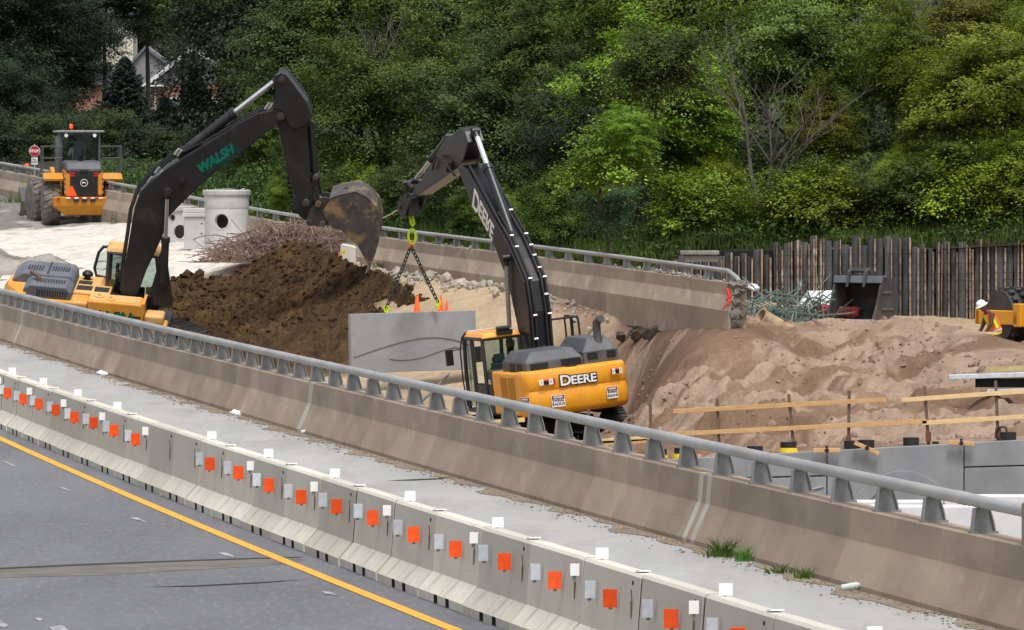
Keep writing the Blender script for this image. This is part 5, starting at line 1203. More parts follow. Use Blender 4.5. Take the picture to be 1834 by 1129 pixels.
# local: +x forward (away), +y left, rear axle at x=0
for y in (-1.18, 1.18): wheel(lo, (0.0, y, 0.86), 0.86, 0.70, M_loaderyellow)
ff = empty('front_frame'); ff.parent = lo; ff.matrix_local = Matrix.Translation((1.7, 0, 0)) @ Matrix.Rotation(R(10), 4, 'Z') @ Matrix.Translation((1.7, 0, 0))
for y in (-1.18, 1.18): wheel(ff, (0.0, y, 0.86), 0.86, 0.70, M_loaderyellow)
b = MB(); b.box((-0.2, 0, 1.1), (2.6, 0.9, 0.9)); b.box((0.1, 0, 1.8), (0.9, 0.8, 0.8)); b.build('front_chassis', M_loaderyellow, ff, bevel=0.05)
b = MB()
for y in (-0.55, 0.55): b.prism([(0.0, 1.9), (0.3, 2.2), (2.3, 1.0), (2.6, 0.5), (2.4, 0.4), (2.0, 0.8)], y - 0.08, y + 0.08)
b.build('lift_arm', M_loaderyellow, ff)
b = MB(); b.prism([(2.4, 0.25), (3.6, 0.12), (3.6, 0.18), (2.7, 0.4), (2.55, 0.8), (2.9, 1.35), (2.85, 1.4), (2.4, 0.85)], -1.25, 1.25); b.build('loader_bucket', M_bucketdark, ff)
b = MB(); b.box2((-1.2, -0.55, 0.75), (1.5, 0.55, 1.25)); b.build('rear_chassis', M_cabgrey, lo)
b = MB(); b.add([(-1.55, -1.18, 0.72), (-1.55, 1.18, 0.72), (-1.62, 1.2, 1.06), (-1.62, -1.2, 1.06), (-1.2, -1.18, 0.72), (-1.2, 1.18, 0.72), (-1.1, 1.2, 1.06), (-1.1, -1.2, 1.06), (-1.40, -0.75, 0.36), (-1.40, 0.75, 0.36), (-1.1, -0.75, 0.36), (-1.1, 0.75, 0.36)],
               [(0, 1, 2, 3), (5, 4, 7, 6), (3, 2, 6, 7), (0, 4, 5, 1), (0, 3, 7, 4), (1, 5, 6, 2), (8, 9, 1, 0), (10, 8, 0, 4), (9, 11, 5, 1), (11, 10, 4, 5), (8, 10, 11, 9)])
cwl = b.build('rear_counterweight', M_loaderyellow, lo, bevel=0.04)
b = MB()
for y in (-0.32, 0.0, 0.32): b.box((-1.60, y, 0.92), (0.06, 0.2, 0.1))
b.build('counterweight_slots', M_crack, cwl)
for k in range(9):
    b = MB(); b.box((-1.625, -0.62 + k * 0.155, 1.02), (0.02, 0.15, 0.06)); b.build('reflective_tape', M_red if k % 2 else M_signwhite, cwl)
for y in (-1.0, 1.0):
    b = MB(); b.box((-1.625, y, 1.0), (0.02, 0.12, 0.08)); b.build('tail_reflector', M_red, cwl)
b = MB(); b.prism([(-1.3, 1.1), (-1.34, 1.95), (-1.2, 2.08), (0.55, 2.15), (0.55, 1.1)], -0.72, 0.72); b.build('engine_cover', M_loaderyellow, lo, bevel=0.06)
b = MB(); b.prism([(-1.42, 2.0), (-1.40, 2.14), (-1.2, 2.40), (0.5, 2.46), (0.5, 2.1), (-1.2, 2.0)], -0.70, 0.70); b.build('hood_top', M_hood, lo, bevel=0.10, seg=3)
b = MB(); b.box2((-1.40, -0.53, 1.08), (-1.33, 0.53, 2.06)); gr = b.build('radiator_grille', M_letterblack, lo, bevel=0.02)
b = MB()
for k in range(9): b.box2((-1.41, -0.45, 1.14 + k * 0.09), (-1.395, 0.45, 1.16 + k * 0.09))
b.build('grille_bars', M_vent, gr)
b = MB(); b.box2((-1.415, -0.15, 1.46), (-1.403, 0.15, 1.74)); b.build('emblem_plate', M_letterblack, gr, bevel=0.04)
b = MB(); b.tube([(-1.42, 0.13 * (1 if i in (0, 1, 2, 3) else -1) if False else 0.14 * math.cos(R(22.5 + 45 * i)), 1.6 + 0.14 * math.sin(R(22.5 + 45 * i))) for i in range(8)], 0.012, 5, closed=True)
b.prism([(-0.09, -0.03), (-0.02, -0.01), (0.03, 0.0), (0.08, -0.06), (0.07, -0.02), (0.03, 0.035), (-0.01, 0.03), (-0.045, 0.09), (-0.03, 0.03), (-0.07, 0.02)], -1.425, -1.41, lambda u, v, w: (w, -u, 1.6 + v)); b.build('emblem', M_letterwhite, gr)
for y in (-0.45, 0.45):
    for z in (1.88, 1.97):
        b = MB(); b.box((-1.41, y, z), (0.03, 0.17, 0.07)); b.build('tail_light', M_red, gr)
b = MB(); b.box((-1.41, 0, 2.05), (0.05, 0.3, 0.08)); b.build('rear_camera', M_letterblack, gr)
b = MB(); b.prism([(-0.21, 0), (0.21, 0), (0.03, 0.38), (-0.03, 0.38)], -1.45, -1.43, lambda u, v, w: (w, 0.48 - u, 1.1 + v)); b.build('slow_vehicle_triangle', M_triangle, lo)
for s in (-1, 1):
    for k in range(8):
        b = MB(); b.box2((-1.35, s * 0.725, 1.2 + k * 0.1), (-1.27, s * 0.735, 1.3 + k * 0.1)); b.build('reflective_tape', M_red if k % 2 else M_signwhite, lo)
    b = MB(); b.prism([(-0.95, 1.66), (-1.0, 1.76), (-0.3, 1.98), (0.9, 1.98), (0.9, 1.92), (-0.3, 1.92)], s * 0.75, s * 1.52); b.build('fender', M_loaderyellow, lo, bevel=0.02)
    b = MB()
    for x in (-0.35, 0.4, 1.1): b.tube([(x, s * 1.5, 1.95), (x, s * 1.5, 3.0)], 0.022, 6)
    for z in (2.55, 3.0): b.tube([(-0.35, s * 1.5, z), (1.1, s * 1.5, z)], 0.022, 6); b.tube([(-0.35, s * 1.5, z), (-0.35, s * 0.75, z)], 0.022, 6)
    b.build('walkway_rail', M_hood, lo)
b = MB(); b.box2((0.56, -1.45, 1.85), (2.2, 1.45, 1.98)); b.build('platform', M_cabgrey, lo)
cl = cab(lo, 0.62, 2.15, -0.74, 0.74, 1.98, 3.55, M_hood, M_hood, M_glass, belt=0.5)
b = MB(); b.box2((0.5, -0.95, 3.52), (2.4, 0.95, 3.62)); b.build('roof_overhang', mat('roof_grey', (0.22, 0.22, 0.22), rough=0.6), cl, bevel=0.05)
b = MB(); b.cyl((0.65, 0.35, 3.62), (0.65, 0.35, 3.70), 0.03, n=8); b.lathe([(0.075, 0), (0.075, 0.14), (0.05, 0.18), (0, 0.18)], 14, Matrix.Translation((0.65, 0.35, 3.69))); b.build('beacon', M_cone, cl, smooth=40)
for y in (-0.55, 0.55): b = MB(); b.cyl((0.5, y, 3.42), (0.6, y, 3.42), 0.07, n=12); b.build('work_light', M_signwhite, cl)
b = MB(); b.cyl((-0.2, 0.05, 2.42), (-0.2, 0.05, 2.7), 0.09, n=12); b.cyl((-0.2, 0.05, 2.62), (-0.2, 0.05, 2.86), 0.16, n=16); b.build('air_intake', M_letterblack, lo, smooth=40)
b = MB(); b.cyl((0.3, 0.9, 1.95), (0.3, 0.9, 3.4), 0.11, n=14); b.build('exhaust_stack', M_hood, lo, smooth=40)
operator(ML @ Matrix.Translation((1.2, 0.12, 2.35)), M_whiteshirt, 'loader driver in white shirt seated in the loader cab')

# ------------------------------------------------------------------ pad-foot roller at the right edge, spare bucket
RO = P(1912, 640, 64.5); RO.z = gz(RO.x, RO.y, False)
MR_ = Matrix.Translation(RO) @ Matrix.Rotation(R(118), 4, 'Z')
ro = empty('soil_roller', MR_, label='yellow soil compactor with studded steel drum beside the lagging wall', cat='roller')
for y in (-0.8, 0.8): wheel(ro, (-1.0, y, 0.78), 0.78, 0.55, M_yellow)
b = MB(); b.cyl((1.9, -1.05, 0.78), (1.9, 1.05, 0.78), 0.72, n=36)
for k in range(18):
    t = 2 * math.pi * k / 18
    for j in range(7):
        tt = t + (0.17 if j % 2 else 0); Mr = Matrix.Rotation(-tt, 3, 'Y'); b.box(Vector((1.9, -0.9 + j * 0.3, 0.78)) + Mr @ Vector((0.76, 0, 0)), (0.12, 0.16, 0.14), Mr)
b.build('padfoot_drum', M_bucketdark, ro)
b = MB(); b.box2((0.7, -1.2, 0.55), (3.0, -1.08, 0.95)); b.box2((0.7, 1.08, 0.55), (3.0, 1.2, 0.95)); b.box2((0.55, -1.2, 0.5), (0.95, 1.2, 1.15)); b.box2((2.75, -1.2, 0.55), (2.95, 1.2, 0.95)); b.build('drum_frame', M_yellow, ro, bevel=0.03)
b = MB(); b.box2((-2.2, -0.7, 0.8), (-0.3, 0.7, 1.7)); b.build('engine_cover', M_yellow, ro, bevel=0.1)
cab(ro, -0.25, 1.0, -0.7, 0.7, 1.15, 2.85, M_cabgrey, M_cabgrey, M_glass, belt=0.7)
SB = P(1525, 574, 66.5)
def G2(px, py, s=66.5): q = P(px, py, s); return q
sbk = empty('excavator_bucket', SB, label='wide dark steel bucket lying mouth toward the camera on the sand crest', cat='bucket')
M_s = Matrix.Rotation(R(-32), 4, 'Z')
# local: x = width (to the right), y = depth away, built open toward -y
def sbp(x, y, z): return M_s @ Vector((x, y, z))
hw = 0.72
prof = [(-0.18, 0.0), (0.3, 0.0), (0.9, 0.04), (1.2, 0.28), (1.28, 0.6), (1.15, 0.92), (0.85, 1.12), (0.45, 1.17)]
b = MB(); vs = []
cen = Vector((0.5, 0.6))
for (y, z) in prof:
    d = (Vector((y, z)) - cen).normalized() * 0.045
    vs += [sbp(-hw, y, z), sbp(hw, y, z), sbp(-hw, y + d.x, z + d.y), sbp(hw, y + d.x, z + d.y)]
fs = []
for k in range(len(prof) - 1): a = 4 * k; fs += [(a, a + 1, a + 5, a + 4), (a + 2, a + 6, a + 7, a + 3), (a, a + 4, a + 6, a + 2), (a + 1, a + 3, a + 7, a + 5)]
fs += [(0, 2, 3, 1)]
b.add(vs, fs); b.build('shell', M_bucketdark, sbk)
for s in (-1, 1):
    b = MB(); pr = [(-0.12, 0.0)] + prof[1:] + [(0.32, 0.95), (0.1, 0.4)]
    b.prism(pr, s * hw - 0.03, s * hw + 0.03, lambda u, v, w: tuple(sbp(w, u, v))); b.build('side_plate', M_bucketdark, sbk)
b = MB(); b.prism([(0.30, 1.0), (0.36, 1.2), (0.62, 1.2), (0.6, 1.0)], -hw - 0.03, hw + 0.03, lambda u, v, w: tuple(sbp(w, u, v))); b.build('top_bar', M_hoodblue, sbk, bevel=0.02)
b = MB()
for x in (-0.26, 0.26):
    b.prism([(0.25, 1.05), (0.2, 0.9), (0.3, 1.3), (0.5, 1.42), (0.8, 1.3), (0.95, 1.1), (0.6, 1.1)], x - 0.04, x + 0.04, lambda u, v, w: tuple(sbp(w, u, v)))
p_, q_ = sbp(-0.35, 0.45, 1.33), sbp(0.35, 0.45, 1.33); b.cyl(p_, q_, 0.05, n=12); b.build('hinge_lug', M_bucketdark, sbk)
b = MB(); b.prism([(-0.22, -0.03), (-0.20, 0.03), (0.0, 0.03), (0.0, -0.02)], -hw - 0.05, hw + 0.05, lambda u, v, w: tuple(sbp(w, u, v))); b.build('cutting_edge', M_steelbright, sbk)
for x0, x1, z in ((0.25, 0.7, 0.75), (0.2, 0.8, 0.3)):
    b = MB(); b.box(sbp(hw + 0.05, (x0 + x1) / 2 + 0.1, z), (0.03, x1 - x0, 0.05), (0, 0, R(-32))); b.build('wear_strip', M_rustpost, sbk)
# ================================================================== smaller things on the site
# precast manhole sections
def manhole(px, py, s, h, r, label, cap=True, holes=(), neck=None, square=False):
    p = P(px, py, s); p.z = gz(p.x, p.y, False) - 0.03
    root = empty('manhole_section', p, label=label, cat='manhole')
    b = MB(); n = 40
    # cylinder wall with real round openings: skip quads inside the holes, then line them
    ri = r - 0.13; nz = 48; na = 96
    def inhole(a, z): return any(((a - ha) * r) ** 2 + (z - hz_) ** 2 < hr * hr for ha, hz_, hr in holes)
    vs = []
    for rr_ in (r, ri):
        for j in range(nz + 1):
            for k in range(na): t = 2 * math.pi * k / na; vs.append((rr_ * math.sin(t), -rr_ * math.cos(t), h * j / nz))
    fs = []
    for L in range(2):
        o = L * (nz + 1) * na
        for j in range(nz):
            for k in range(na):
                a = 2 * math.pi * (k + 0.5) / na; a = a - 2 * math.pi if a > math.pi else a
                if inhole(a, h * (j + 0.5) / nz): continue
                fs.append((o + j * na + k, o + j * na + (k + 1) % na, o + (j + 1) * na + (k + 1) % na, o + (j + 1) * na + k))
    b.add(vs, fs); b.build('riser', M_manhole, root, smooth=50)
    for ha, hz_, hr in holes:
        b = MB(); m = 24; vs = []
        for rr_, e in ((r + 0.01, 1.12), (r + 0.01, 1.0), (ri - 0.01, 0.98), (ri - 0.01, 1.12)):
            for k in range(m):
                t = 2 * math.pi * k / m; a = ha + hr * e * math.cos(t) / r; vs.append((rr_ * math.sin(a), -rr_ * math.cos(a), hz_ + hr * e * math.sin(t)))
        fs = [(i * m + k, i * m + (k + 1) % m, (i + 1) * m + (k + 1) % m, (i + 1) * m + k) for i in range(3) for k in range(m)]
        b.add(vs, fs); b.build('pipe_opening', M_manhole, root, smooth=60)
    if neck: b = MB(); b.lathe([(r + 0.012, 0), (r + 0.02, 0.02), (r + 0.02, neck), (r + 0.012, neck + 0.02)], 48, Matrix.Translation((0, 0, h - neck - 0.02))); b.build('upper_ring', M_manhole, root, smooth=50)
    if cap:
        b = MB(); b.lathe([(0, 0), (r + 0.07, 0), (r + 0.08, 0.02), (r + 0.08, 0.16), (r + 0.06, 0.18), (0, 0.18)], 48, Matrix.Translation((0, 0, h))); b.build('cover_slab', M_manhole, root, smooth=40)
        b = MB(); rr_ = random.Random(px)
        for k in range(60): a = rr_.uniform(0, 6.28); q_ = rr_.uniform(0, r); clod(b, (q_ * math.cos(a), q_ * math.sin(a), h + 0.19), rr_.uniform(0.015, 0.05), rr_)
        o = b.build('gravel_crumbs', M_rock, root); o['kind'] = 'stuff'
    b = MB(); b.lathe([(0, 0), (ri, 0), (ri, 0.06), (0, 0.06)], 32); b.build('floor_slab', M_manhole, root)
    return root
manhole(406, 436, 52.2, 1.84, 0.745, 'tall pale precast manhole with thick cover slab beside the rebar heap', True, [(-0.22, 0.95, 0.255)], neck=0.42)
manhole(318, 436, 50.6, 1.15, 0.52, 'squat pale manhole base with two round pipe openings', True, [(-0.35, 0.92, 0.12), (0.25, 0.42, 0.25)])
p = P(349, 437, 51.6); p.z = gz(p.x, p.y, False) - 0.03
root = empty('catch_basin', p, label='narrow pale square catch basin standing between the two round manholes', cat='catch basin')
b = MB(); b.box2((-0.36, -0.36, 0), (0.36, 0.36, 1.12)); b.build('basin_body', M_manhole, root, bevel=0.02)
b = MB(); b.box2((-0.42, -0.42, 1.13), (0.42, 0.42, 1.27)); b.build('basin_rim', M_manhole, root, bevel=0.02)
b = MB(); b.box2((-0.40, -0.40, 1.275), (0.40, 0.40, 1.43)); b.build('basin_lid', M_manhole, root, bevel=0.02)
for z in (0.55, 0.9):
    b = MB(); b.cyl((0.25, -0.365, z), (0.25, -0.35, z), 0.03, n=10); b.build('insert_hole', M_crack, root)

# rebar tangles (nobody could count the bars)
def tangle(name, c, R_, H, n, rad, m, seed, label, curl=1.0, flat=0.5, lnr=(0.8, 2.6)):
    rr_ = random.Random(seed); b = MB()
    for i in range(n):
        a = rr_.uniform(0, 6.28); q_ = math.sqrt(rr_.random()); x, y = R_[0] * q_ * math.cos(a), R_[1] * q_ * math.sin(a)
        top = H * max(0.05, 1 - q_ ** 1.6); z = rr_.uniform(0, top)
        d = Vector((rr_.gauss(0, 1), rr_.gauss(0, 0.5), rr_.gauss(0, 0.25 * flat * 2))).normalized()
        L = rr_.uniform(*lnr); k = max(5, int(L * 4)); pts = [Vector((x, y, z)) - d * L / 2]
        w = Vector((rr_.gauss(0, 1), rr_.gauss(0, 1), rr_.gauss(0, 0.8))) * curl
        for j in range(k):
            d = (d + w * (L / k) * 0.7).normalized(); w = w * 0.9 + Vector((rr_.gauss(0, 1), rr_.gauss(0, 1), rr_.gauss(0, 1))) * 0.35 * curl
            nx = pts[-1] + d * (L / k)
            if nx.z > top + 0.35: d.z = -abs(d.z); nx = pts[-1] + d * (L / k)
            if nx.z < 0.02: nx.z = 0.02; d.z = abs(d.z) * 0.4
            pts.append(nx)
        pts[0].z = max(0.02, pts[0].z)
        b.tube(pts, rad * rr_.uniform(0.7, 1.2), 4)
    o = b.build(name, m); o.location = c; tag(o, label, 'rebar', kind='stuff'); return o
c = P(530, 462, 54.5); c.z = gz(c.x, c.y, False) - 0.05
tangle('rebar_heap', c, (2.5, 2.6), 1.15, 1500, 0.018, M_rebar, 4, 'heap of tangled rusty reinforcing bars behind the dirt pile', 1.2)
c = P(1405, 560, 66.2); c.z = gz(c.x, c.y, False) - 0.05
tangle('green_rebar_heap', c, (1.5, 1.6), 0.85, 190, 0.022, M_rebargreen, 8, 'heap of bent green coated reinforcing bars beside the broken parapet end', 0.55, 0.8, (1.2, 3.0))
c = P(1470, 572, 66.0); c.z = gz(c.x, c.y, False)
tangle('rusty_wire_heap', c, (0.9, 0.9), 0.35, 150, 0.013, M_rustpost, 12, 'low brown heap of rusty wire beside the spare bucket', 1.4)
# stray straw-coloured rod sticking out
b = MB(); b.tube([P(675, 396, 57.5), P(700, 384, 57.5), P(716, 374, 57.5)], 0.016, 6)
o = b.build('bent_rod', mat('straw_rod', (0.5, 0.42, 0.25), rough=0.9)); tag(o, 'thin pale rod sticking out beside the raised bucket', 'rod')

# end of a concrete barrier standing behind the dirt pile, with paint daubs and a small cone
p = P(620, 476, 57.0); p.z = gz(p.x, p.y, False) - 0.05
root = empty('concrete_block', p, label='short end of a pale concrete barrier behind the dirt pile, daubed yellow', cat='barrier block')
p2 = P(620, 470, 56.9); zt = P(620, 437, 57).z - p.z
b = MB(); b.prism([(-0.30, 0), (-0.17, zt - 0.05), (-0.13, zt), (0.20, zt - 0.07), (0.30, zt - 0.12), (0.32, 0)], -0.2, 1.6, lambda u, v, w: (u, w, v)); b.build('block_body', M_barrier, root, bevel=0.03)
b = MB(); b.box((-0.14, -0.205, zt - 0.38), (0.06, 0.012, 0.34), (0, 0.15, 0)); b.box((-0.08, -0.206, zt - 0.22), (0.1, 0.012, 0.09)); b.build('yellow_daub', mat('yellow_spray', (0.75, 0.55, 0.05), rough=0.7), root)
def cone(px, py, s, h, label, m=M_cone):
    p = P(px, py, s); root = empty('traffic_cone', p, label=label, cat='traffic cone')
    r = h * 0.19
    b = MB(); b.lathe([(r, 0.03), (r * 0.3, h * 0.98), (r * 0.2, h), (0, h)], 18); b.build('cone_body', m, root, smooth=60)
    b = MB(); b.box((0, 0, 0.015), (r * 2.9, r * 2.9, 0.03)); b.build('cone_base', m, root, bevel=0.01)
cone(607, 470, 57.6, 0.28, 'tiny orange cone in front of the daubed concrete block')
for px, py, h, lab in ((747, 575, 0.72, 'orange traffic cone standing behind the middle of the hanging panel'), (789, 572, 0.70, 'orange traffic cone behind the panel under the right chain leg'), (800, 569, 0.25, 'small orange cone tip behind the hanging panel')):
    q_ = P(px, py, 62.2); zz = gz(q_.x, q_.y); sc = P(px, py, 62.2)
    o_top = P(px, py - h * 62.2, 62.2).z
    p = Vector((q_.x, q_.y, zz)); root = empty('traffic_cone', p, label=lab, cat='traffic cone'); hh = max(0.3, o_top - zz); r = hh * 0.17
    b = MB(); b.lathe([(r, 0.03), (r * 0.3, hh * 0.98), (r * 0.2, hh), (0, hh)], 18); b.build('cone_body', M_cone, root, smooth=60)
    b = MB(); b.box((0, 0, 0.015), (r * 2.9, r * 2.9, 0.03)); b.build('cone_base', M_cone, root, bevel=0.01)

# half-buried broken pipe by the parapet end, dark boulders
p = P(1362, 583, 68.0)
root = empty('broken_pipe', Matrix.Translation(p) @ Matrix.Diagonal((0.8, 0.8, 0.8, 1)), label='broken cream concrete pipe with rusty core lying beside the red-sprayed parapet end', cat='pipe')
b = MB(); Mx = frame((0, 0, 0.30), (0.72, 0.4, -0.42), (0, 1, 0))
Mp = frame((0, 0, 0), (0, 1, 0), (0, 0, 1)); Mx = Mx @ Matrix(((0, 0, 1, 0), (1, 0, 0, 0), (0, 1, 0, 0), (0, 0, 0, 1)))
vs = []; n = 20; rr_ = random.Random(6)
jag = [rr_.uniform(0, 0.35) for _ in range(n)]
for rad, z0 in ((0.33, 0), (0.33, 1.4), (0.24, 1.4), (0.24, 0)):
    for k in range(n):
        t = 2 * math.pi * k / n; zz = z0 + (0.04 * jag[k] if z0 == 0 else -jag[(k * 3) % n] * 0.6); cut = 1.0
        vs.append(Mx @ Vector((rad * math.cos(t), rad * math.sin(t), zz)))
fs = [(i * n + k, i * n + (k + 1) % n, ((i + 1) % 4) * n + (k + 1) % n, ((i + 1) % 4) * n + k) for i in range(4) for k in range(n) if not (i != 3 and 3 <= k <= 6)]
b.add(vs, fs); b.build('pipe_shell', mat('cream_pipe', (0.46, 0.36, 0.24), (0.30, 0.22, 0.14), rough=0.9, scale=3, c3=(0.25, 0.09, 0.03), s3=2.0), root, smooth=50)
b = MB(); b.cyl(Mx @ Vector((0, 0, 0.25)), Mx @ Vector((0, 0, 1.7)), 0.2, 0.16, n=14); b.build('rusted_core', mat('dark_rust', (0.06, 0.03, 0.018), (0.03, 0.018, 0.012), rough=0.95, scale=4, c3=(0.25, 0.09, 0.03), s3=3), root)
for px, py, s, r, lab in ((1120, 572, 65.2, 0.22, 'dark jagged rock under the far parapet'), (1150, 570, 65.6, 0.26, 'tan and black jagged rock chunk under the far parapet'), (1170, 574, 66.0, 0.24, 'brown rounded rock half buried under the far parapet')):
    p = P(px, py, s + 0.5); p.z = gz(p.x, p.y) + 0.06; b = MB(); rr_ = random.Random(px)
    for k in range(5): clod(b, (rr_.uniform(-.18, .18), rr_.uniform(-.1, .1), rr_.uniform(-0.05, .08)), r * rr_.uniform(0.6, 1), rr_)
    o = b.build('rock_chunk', mat('dark_rock', (0.10, 0.075, 0.055), (0.035, 0.03, 0.028), rough=1, scale=3)); o.location = p; tag(o, lab, 'rock')

# white foam block and red crate behind the spare bucket; bits of white beyond the parapet end
p = P(1490, 552, 65.0); b = MB(); b.prism([(-0.95, 0), (-0.62, 0.42), (0.75, 0.45), (0.95, 0)], -0.4, 1.0, lambda u, v, w: (u, w + v * 1.0, v))
o = b.build('white_sheet_roll', M_foam, None, bevel=0.03); o.location = (p.x, p.y, P(1490, 550, 65).z); tag(o, 'white covered bundle between the green rebar and the spare bucket', 'bundle')
b = MB(); b.box((0, 0, 0), (1.1, 0.4, 0.28), (0, 0.06, 0)); b.box((-0.2, -0.22, -0.02), (0.4, 0.1, 0.2), (0, 0.3, 0)); o = b.build('red_bag', mat('red_plastic', (0.42, 0.04, 0.04), (0.3, 0.03, 0.03), rough=0.5, scale=3), None, bevel=0.05); o.location = P(1503, 557, 66.2); tag(o, 'crumpled red plastic bag below the white bundle', 'bag')
for px, py, w_, h_, lab in ((1342, 512, 0.42, 0.14, 'white foam offcut behind the green rebar, upper one'), (1338, 548, 0.30, 0.2, 'white plastic scrap behind the green rebar, lower one by the parapet end')):
    p = P(px, py, 66.0); b = MB(); b.box((0, 0, 0), (w_, 0.3, h_), (0.1, 0.2, 0.2)); b.box((w_ * .3, -.1, -h_ * .4), (w_ * .5, 0.3, h_ * .6), (0.3, -0.3, 0.4)); o = b.build('foam_offcut', M_foam, None, bevel=0.02); o.location = p; tag(o, lab, 'foam')

# ------------------------------------------------------------------ lagging wall of dark vertical strips and battens
WL, WR = P(1214, 455, 60.0), P(1960, 440, 61.0)
lw = empty('lagging_wall', P(1214, 580, 60.0), label='tall rough wall of dark vertical planks and pale battens below the wooded bank', cat='retaining wall')
o3 = P(1214, 580, 60.0); rr_ = random.Random(17)
def wallpt(px): return WL.lerp(WR, (px - 1214) / (1960 - 1214))
px = 1172; tops = [(1172, 463), (1214, 458), (1290, 452), (1370, 446), (1385, 434), (1480, 430), (1640, 432), (1700, 438), (1834, 434), (1960, 434)]
def topy(x): return np.interp(x, [t[0] for t in tops], [t[1] for t in tops])
while px < 1950:
    w_ = rr_.uniform(6.5, 14.5); q_ = wallpt(px + w_ / 2); s = F / q_.y
    t = topy(px) + rr_.choice([-8, -5, -3, 0, 2, 4, 7, 10]) + rr_.uniform(-1, 1); zt = HC - (t - HZ) / s; zb = min(q_.z - 2.6, HC - (620 - HZ) / s)
    b = MB(); wm = w_ / s; lean = rr_.uniform(-0.03, 0.03); n = 6; vs = []
    for k in range(n + 1):
        f_ = k / n; bow = rr_.uniform(-0.02, 0.02); z = zb + (zt - zb) * f_
        vs += [(-wm / 2 + lean * f_ + bow, 0.02 + rr_.uniform(-.02, .02), z), (-wm * 0.1 + lean * f_ + bow, -0.06 + rr_.uniform(-.03, .03), z), (wm / 2 + lean * f_ + bow, 0.0 + rr_.uniform(-.02, .02), z), (wm / 2 + lean * f_ + bow, 0.09, z), (-wm / 2 + lean * f_ + bow, 0.09, z)]
    fs = [(0, 4, 3, 2, 1), tuple(n * 5 + k for k in (0, 1, 2, 3, 4))]
    for k in range(n): fs += [(k * 5 + j, k * 5 + (j + 1) % 5, (k + 1) * 5 + (j + 1) % 5, (k + 1) * 5 + j) for j in range(5)]
    b.add([(v_[0] + q_.x - o3.x, v_[1] + q_.y - o3.y, v_[2] - o3.z) for v_ in vs], fs); b.build('plank', M_plank, lw)
    for rep in range(rr_.choice([0, 1, 1, 1, 2])):
        wb = rr_.uniform(2.0, 3.8) / s; qx = wallpt(px + w_ + 1.2 - rep * rr_.uniform(4, 7)); b = MB(); zt2 = zt + rr_.uniform(-0.12, 0.06); tl = rr_.uniform(-0.012, 0.012)
        b.add([(qx.x - o3.x + a * wb / 2 + tl * c_, qx.y - o3.y + d_, z - o3.z) for z, c_ in ((zb, -1), (zt2, 1)) for a, d_ in ((-1, -0.10), (1, -0.10), (1, 0.02), (-1, 0.02))],
              [(0, 3, 2, 1), (4, 5, 6, 7), (0, 1, 5, 4), (1, 2, 6, 5), (2, 3, 7, 6), (3, 0, 4, 7)]); b.build('batten', M_strip, lw)
    px += w_ + rr_.uniform(2.0, 5.5)
for k in range(9):
    z = WL.z - 0.15 - k * 0.27 + rr_.uniform(-0.06, 0.06)
    b = MB(); pts = [wallpt(x) for x in range(1380, 1950, 19)]
    b.tube([(q_.x - o3.x, q_.y - o3.y - 0.12, z - o3.z + rr_.uniform(-0.012, 0.012) + (q_.z - WL.z)) for q_ in pts], 0.006, 4); b.build('tie_wire', M_wire, lw)
b = MB(); q0_, q1_ = wallpt(1214), wallpt(1955)
b.add([(q_.x - o3.x, q_.y - o3.y + 0.2, z - o3.z) for q_ in (q0_, q1_) for z in (q_.z - 3.0, q_.z + 0.05)], [(0, 2, 3, 1)]); b.build('geotextile_backing', M_wire, lw)
tb = P(1253, 460, 60.5)
b = MB(); b.box((0, 0, 0.06), (1.15, 0.6, 0.12)); b.box((0.04, 0.05, -0.12), (1.0, 0.5, 0.2)); o = b.build('concrete_block', mat('grey_cap_concrete', (0.27, 0.26, 0.24), (0.19, 0.18, 0.17), rough=0.95, scale=3), None, bevel=0.02); o.location = (tb.x, tb.y, tb.z + 0.06); tag(o, 'flat grey concrete slab on top of the lagging wall end', 'slab')
wb_ = P(1258, 497, 67.5)
A = FP.at(4.2); b = MB(); b.lathe([(0, 0), (0.033, 0), (0.034, 0.13), (0.014, 0.18), (0.014, 0.2), (0, 0.2)], 12); o = b.build('water_bottle', glass('bottle_plastic', (0.7, 0.8, 0.9))); o.location = (A[0] + A[3] * 0.32, A[1], A[2] + 0.762); tag(o, 'clear water bottle standing on the far parapet', 'bottle')

# ------------------------------------------------------------------ precast retaining wall, its guard rail, foam blocks
WS = 80.3; wy = F / WS
rw = empty('panel_wall', P(1240, 900, WS), label='blue-grey precast panel retaining wall in front of the sand', cat='retaining wall')
o3 = P(1240, 900, WS)
def wp(px, py): q_ = P(px, py, WS); return (q_.x - o3.x, q_.z - o3.z)
def wpanel(pts, name='panel', dy=0.0):
    b = MB(); b.prism([wp(*q_) for q_ in pts], -0.10 + dy, 0.12 + dy); return b.build(name, M_wallpanel, rw, bevel=0.012)
yt = lambda x: 821 - (x - 1240) * 0.0555
g = 1.2
for x0, x1, yb, low in ((995, 1237.5, 866, True), (1239.5, 1480, 858, True), (1482, 1725.5, 910, False), (1727.5, 1970, 836, True)):
    top = [(x0, yt(x0)), (x1, yt(x1))]
    if low:
        wpanel([(x0, yt(x0)), (x1, yt(x1)), (x1, yb - (x1 - x0) * 0.028), (x0, yb)])
        wpanel([(x0, yb + 2.5), (x1, yb + 2.5 - (x1 - x0) * 0.028), (x1, 990), (x0, 990)])
    else: wpanel([(x0, yt(x0)), (x1, yt(x1)), (x1, 920), (x0, 920)]); wpanel([(x0, 922.5), (x1, 922.5), (x1, 990), (x0, 990)])
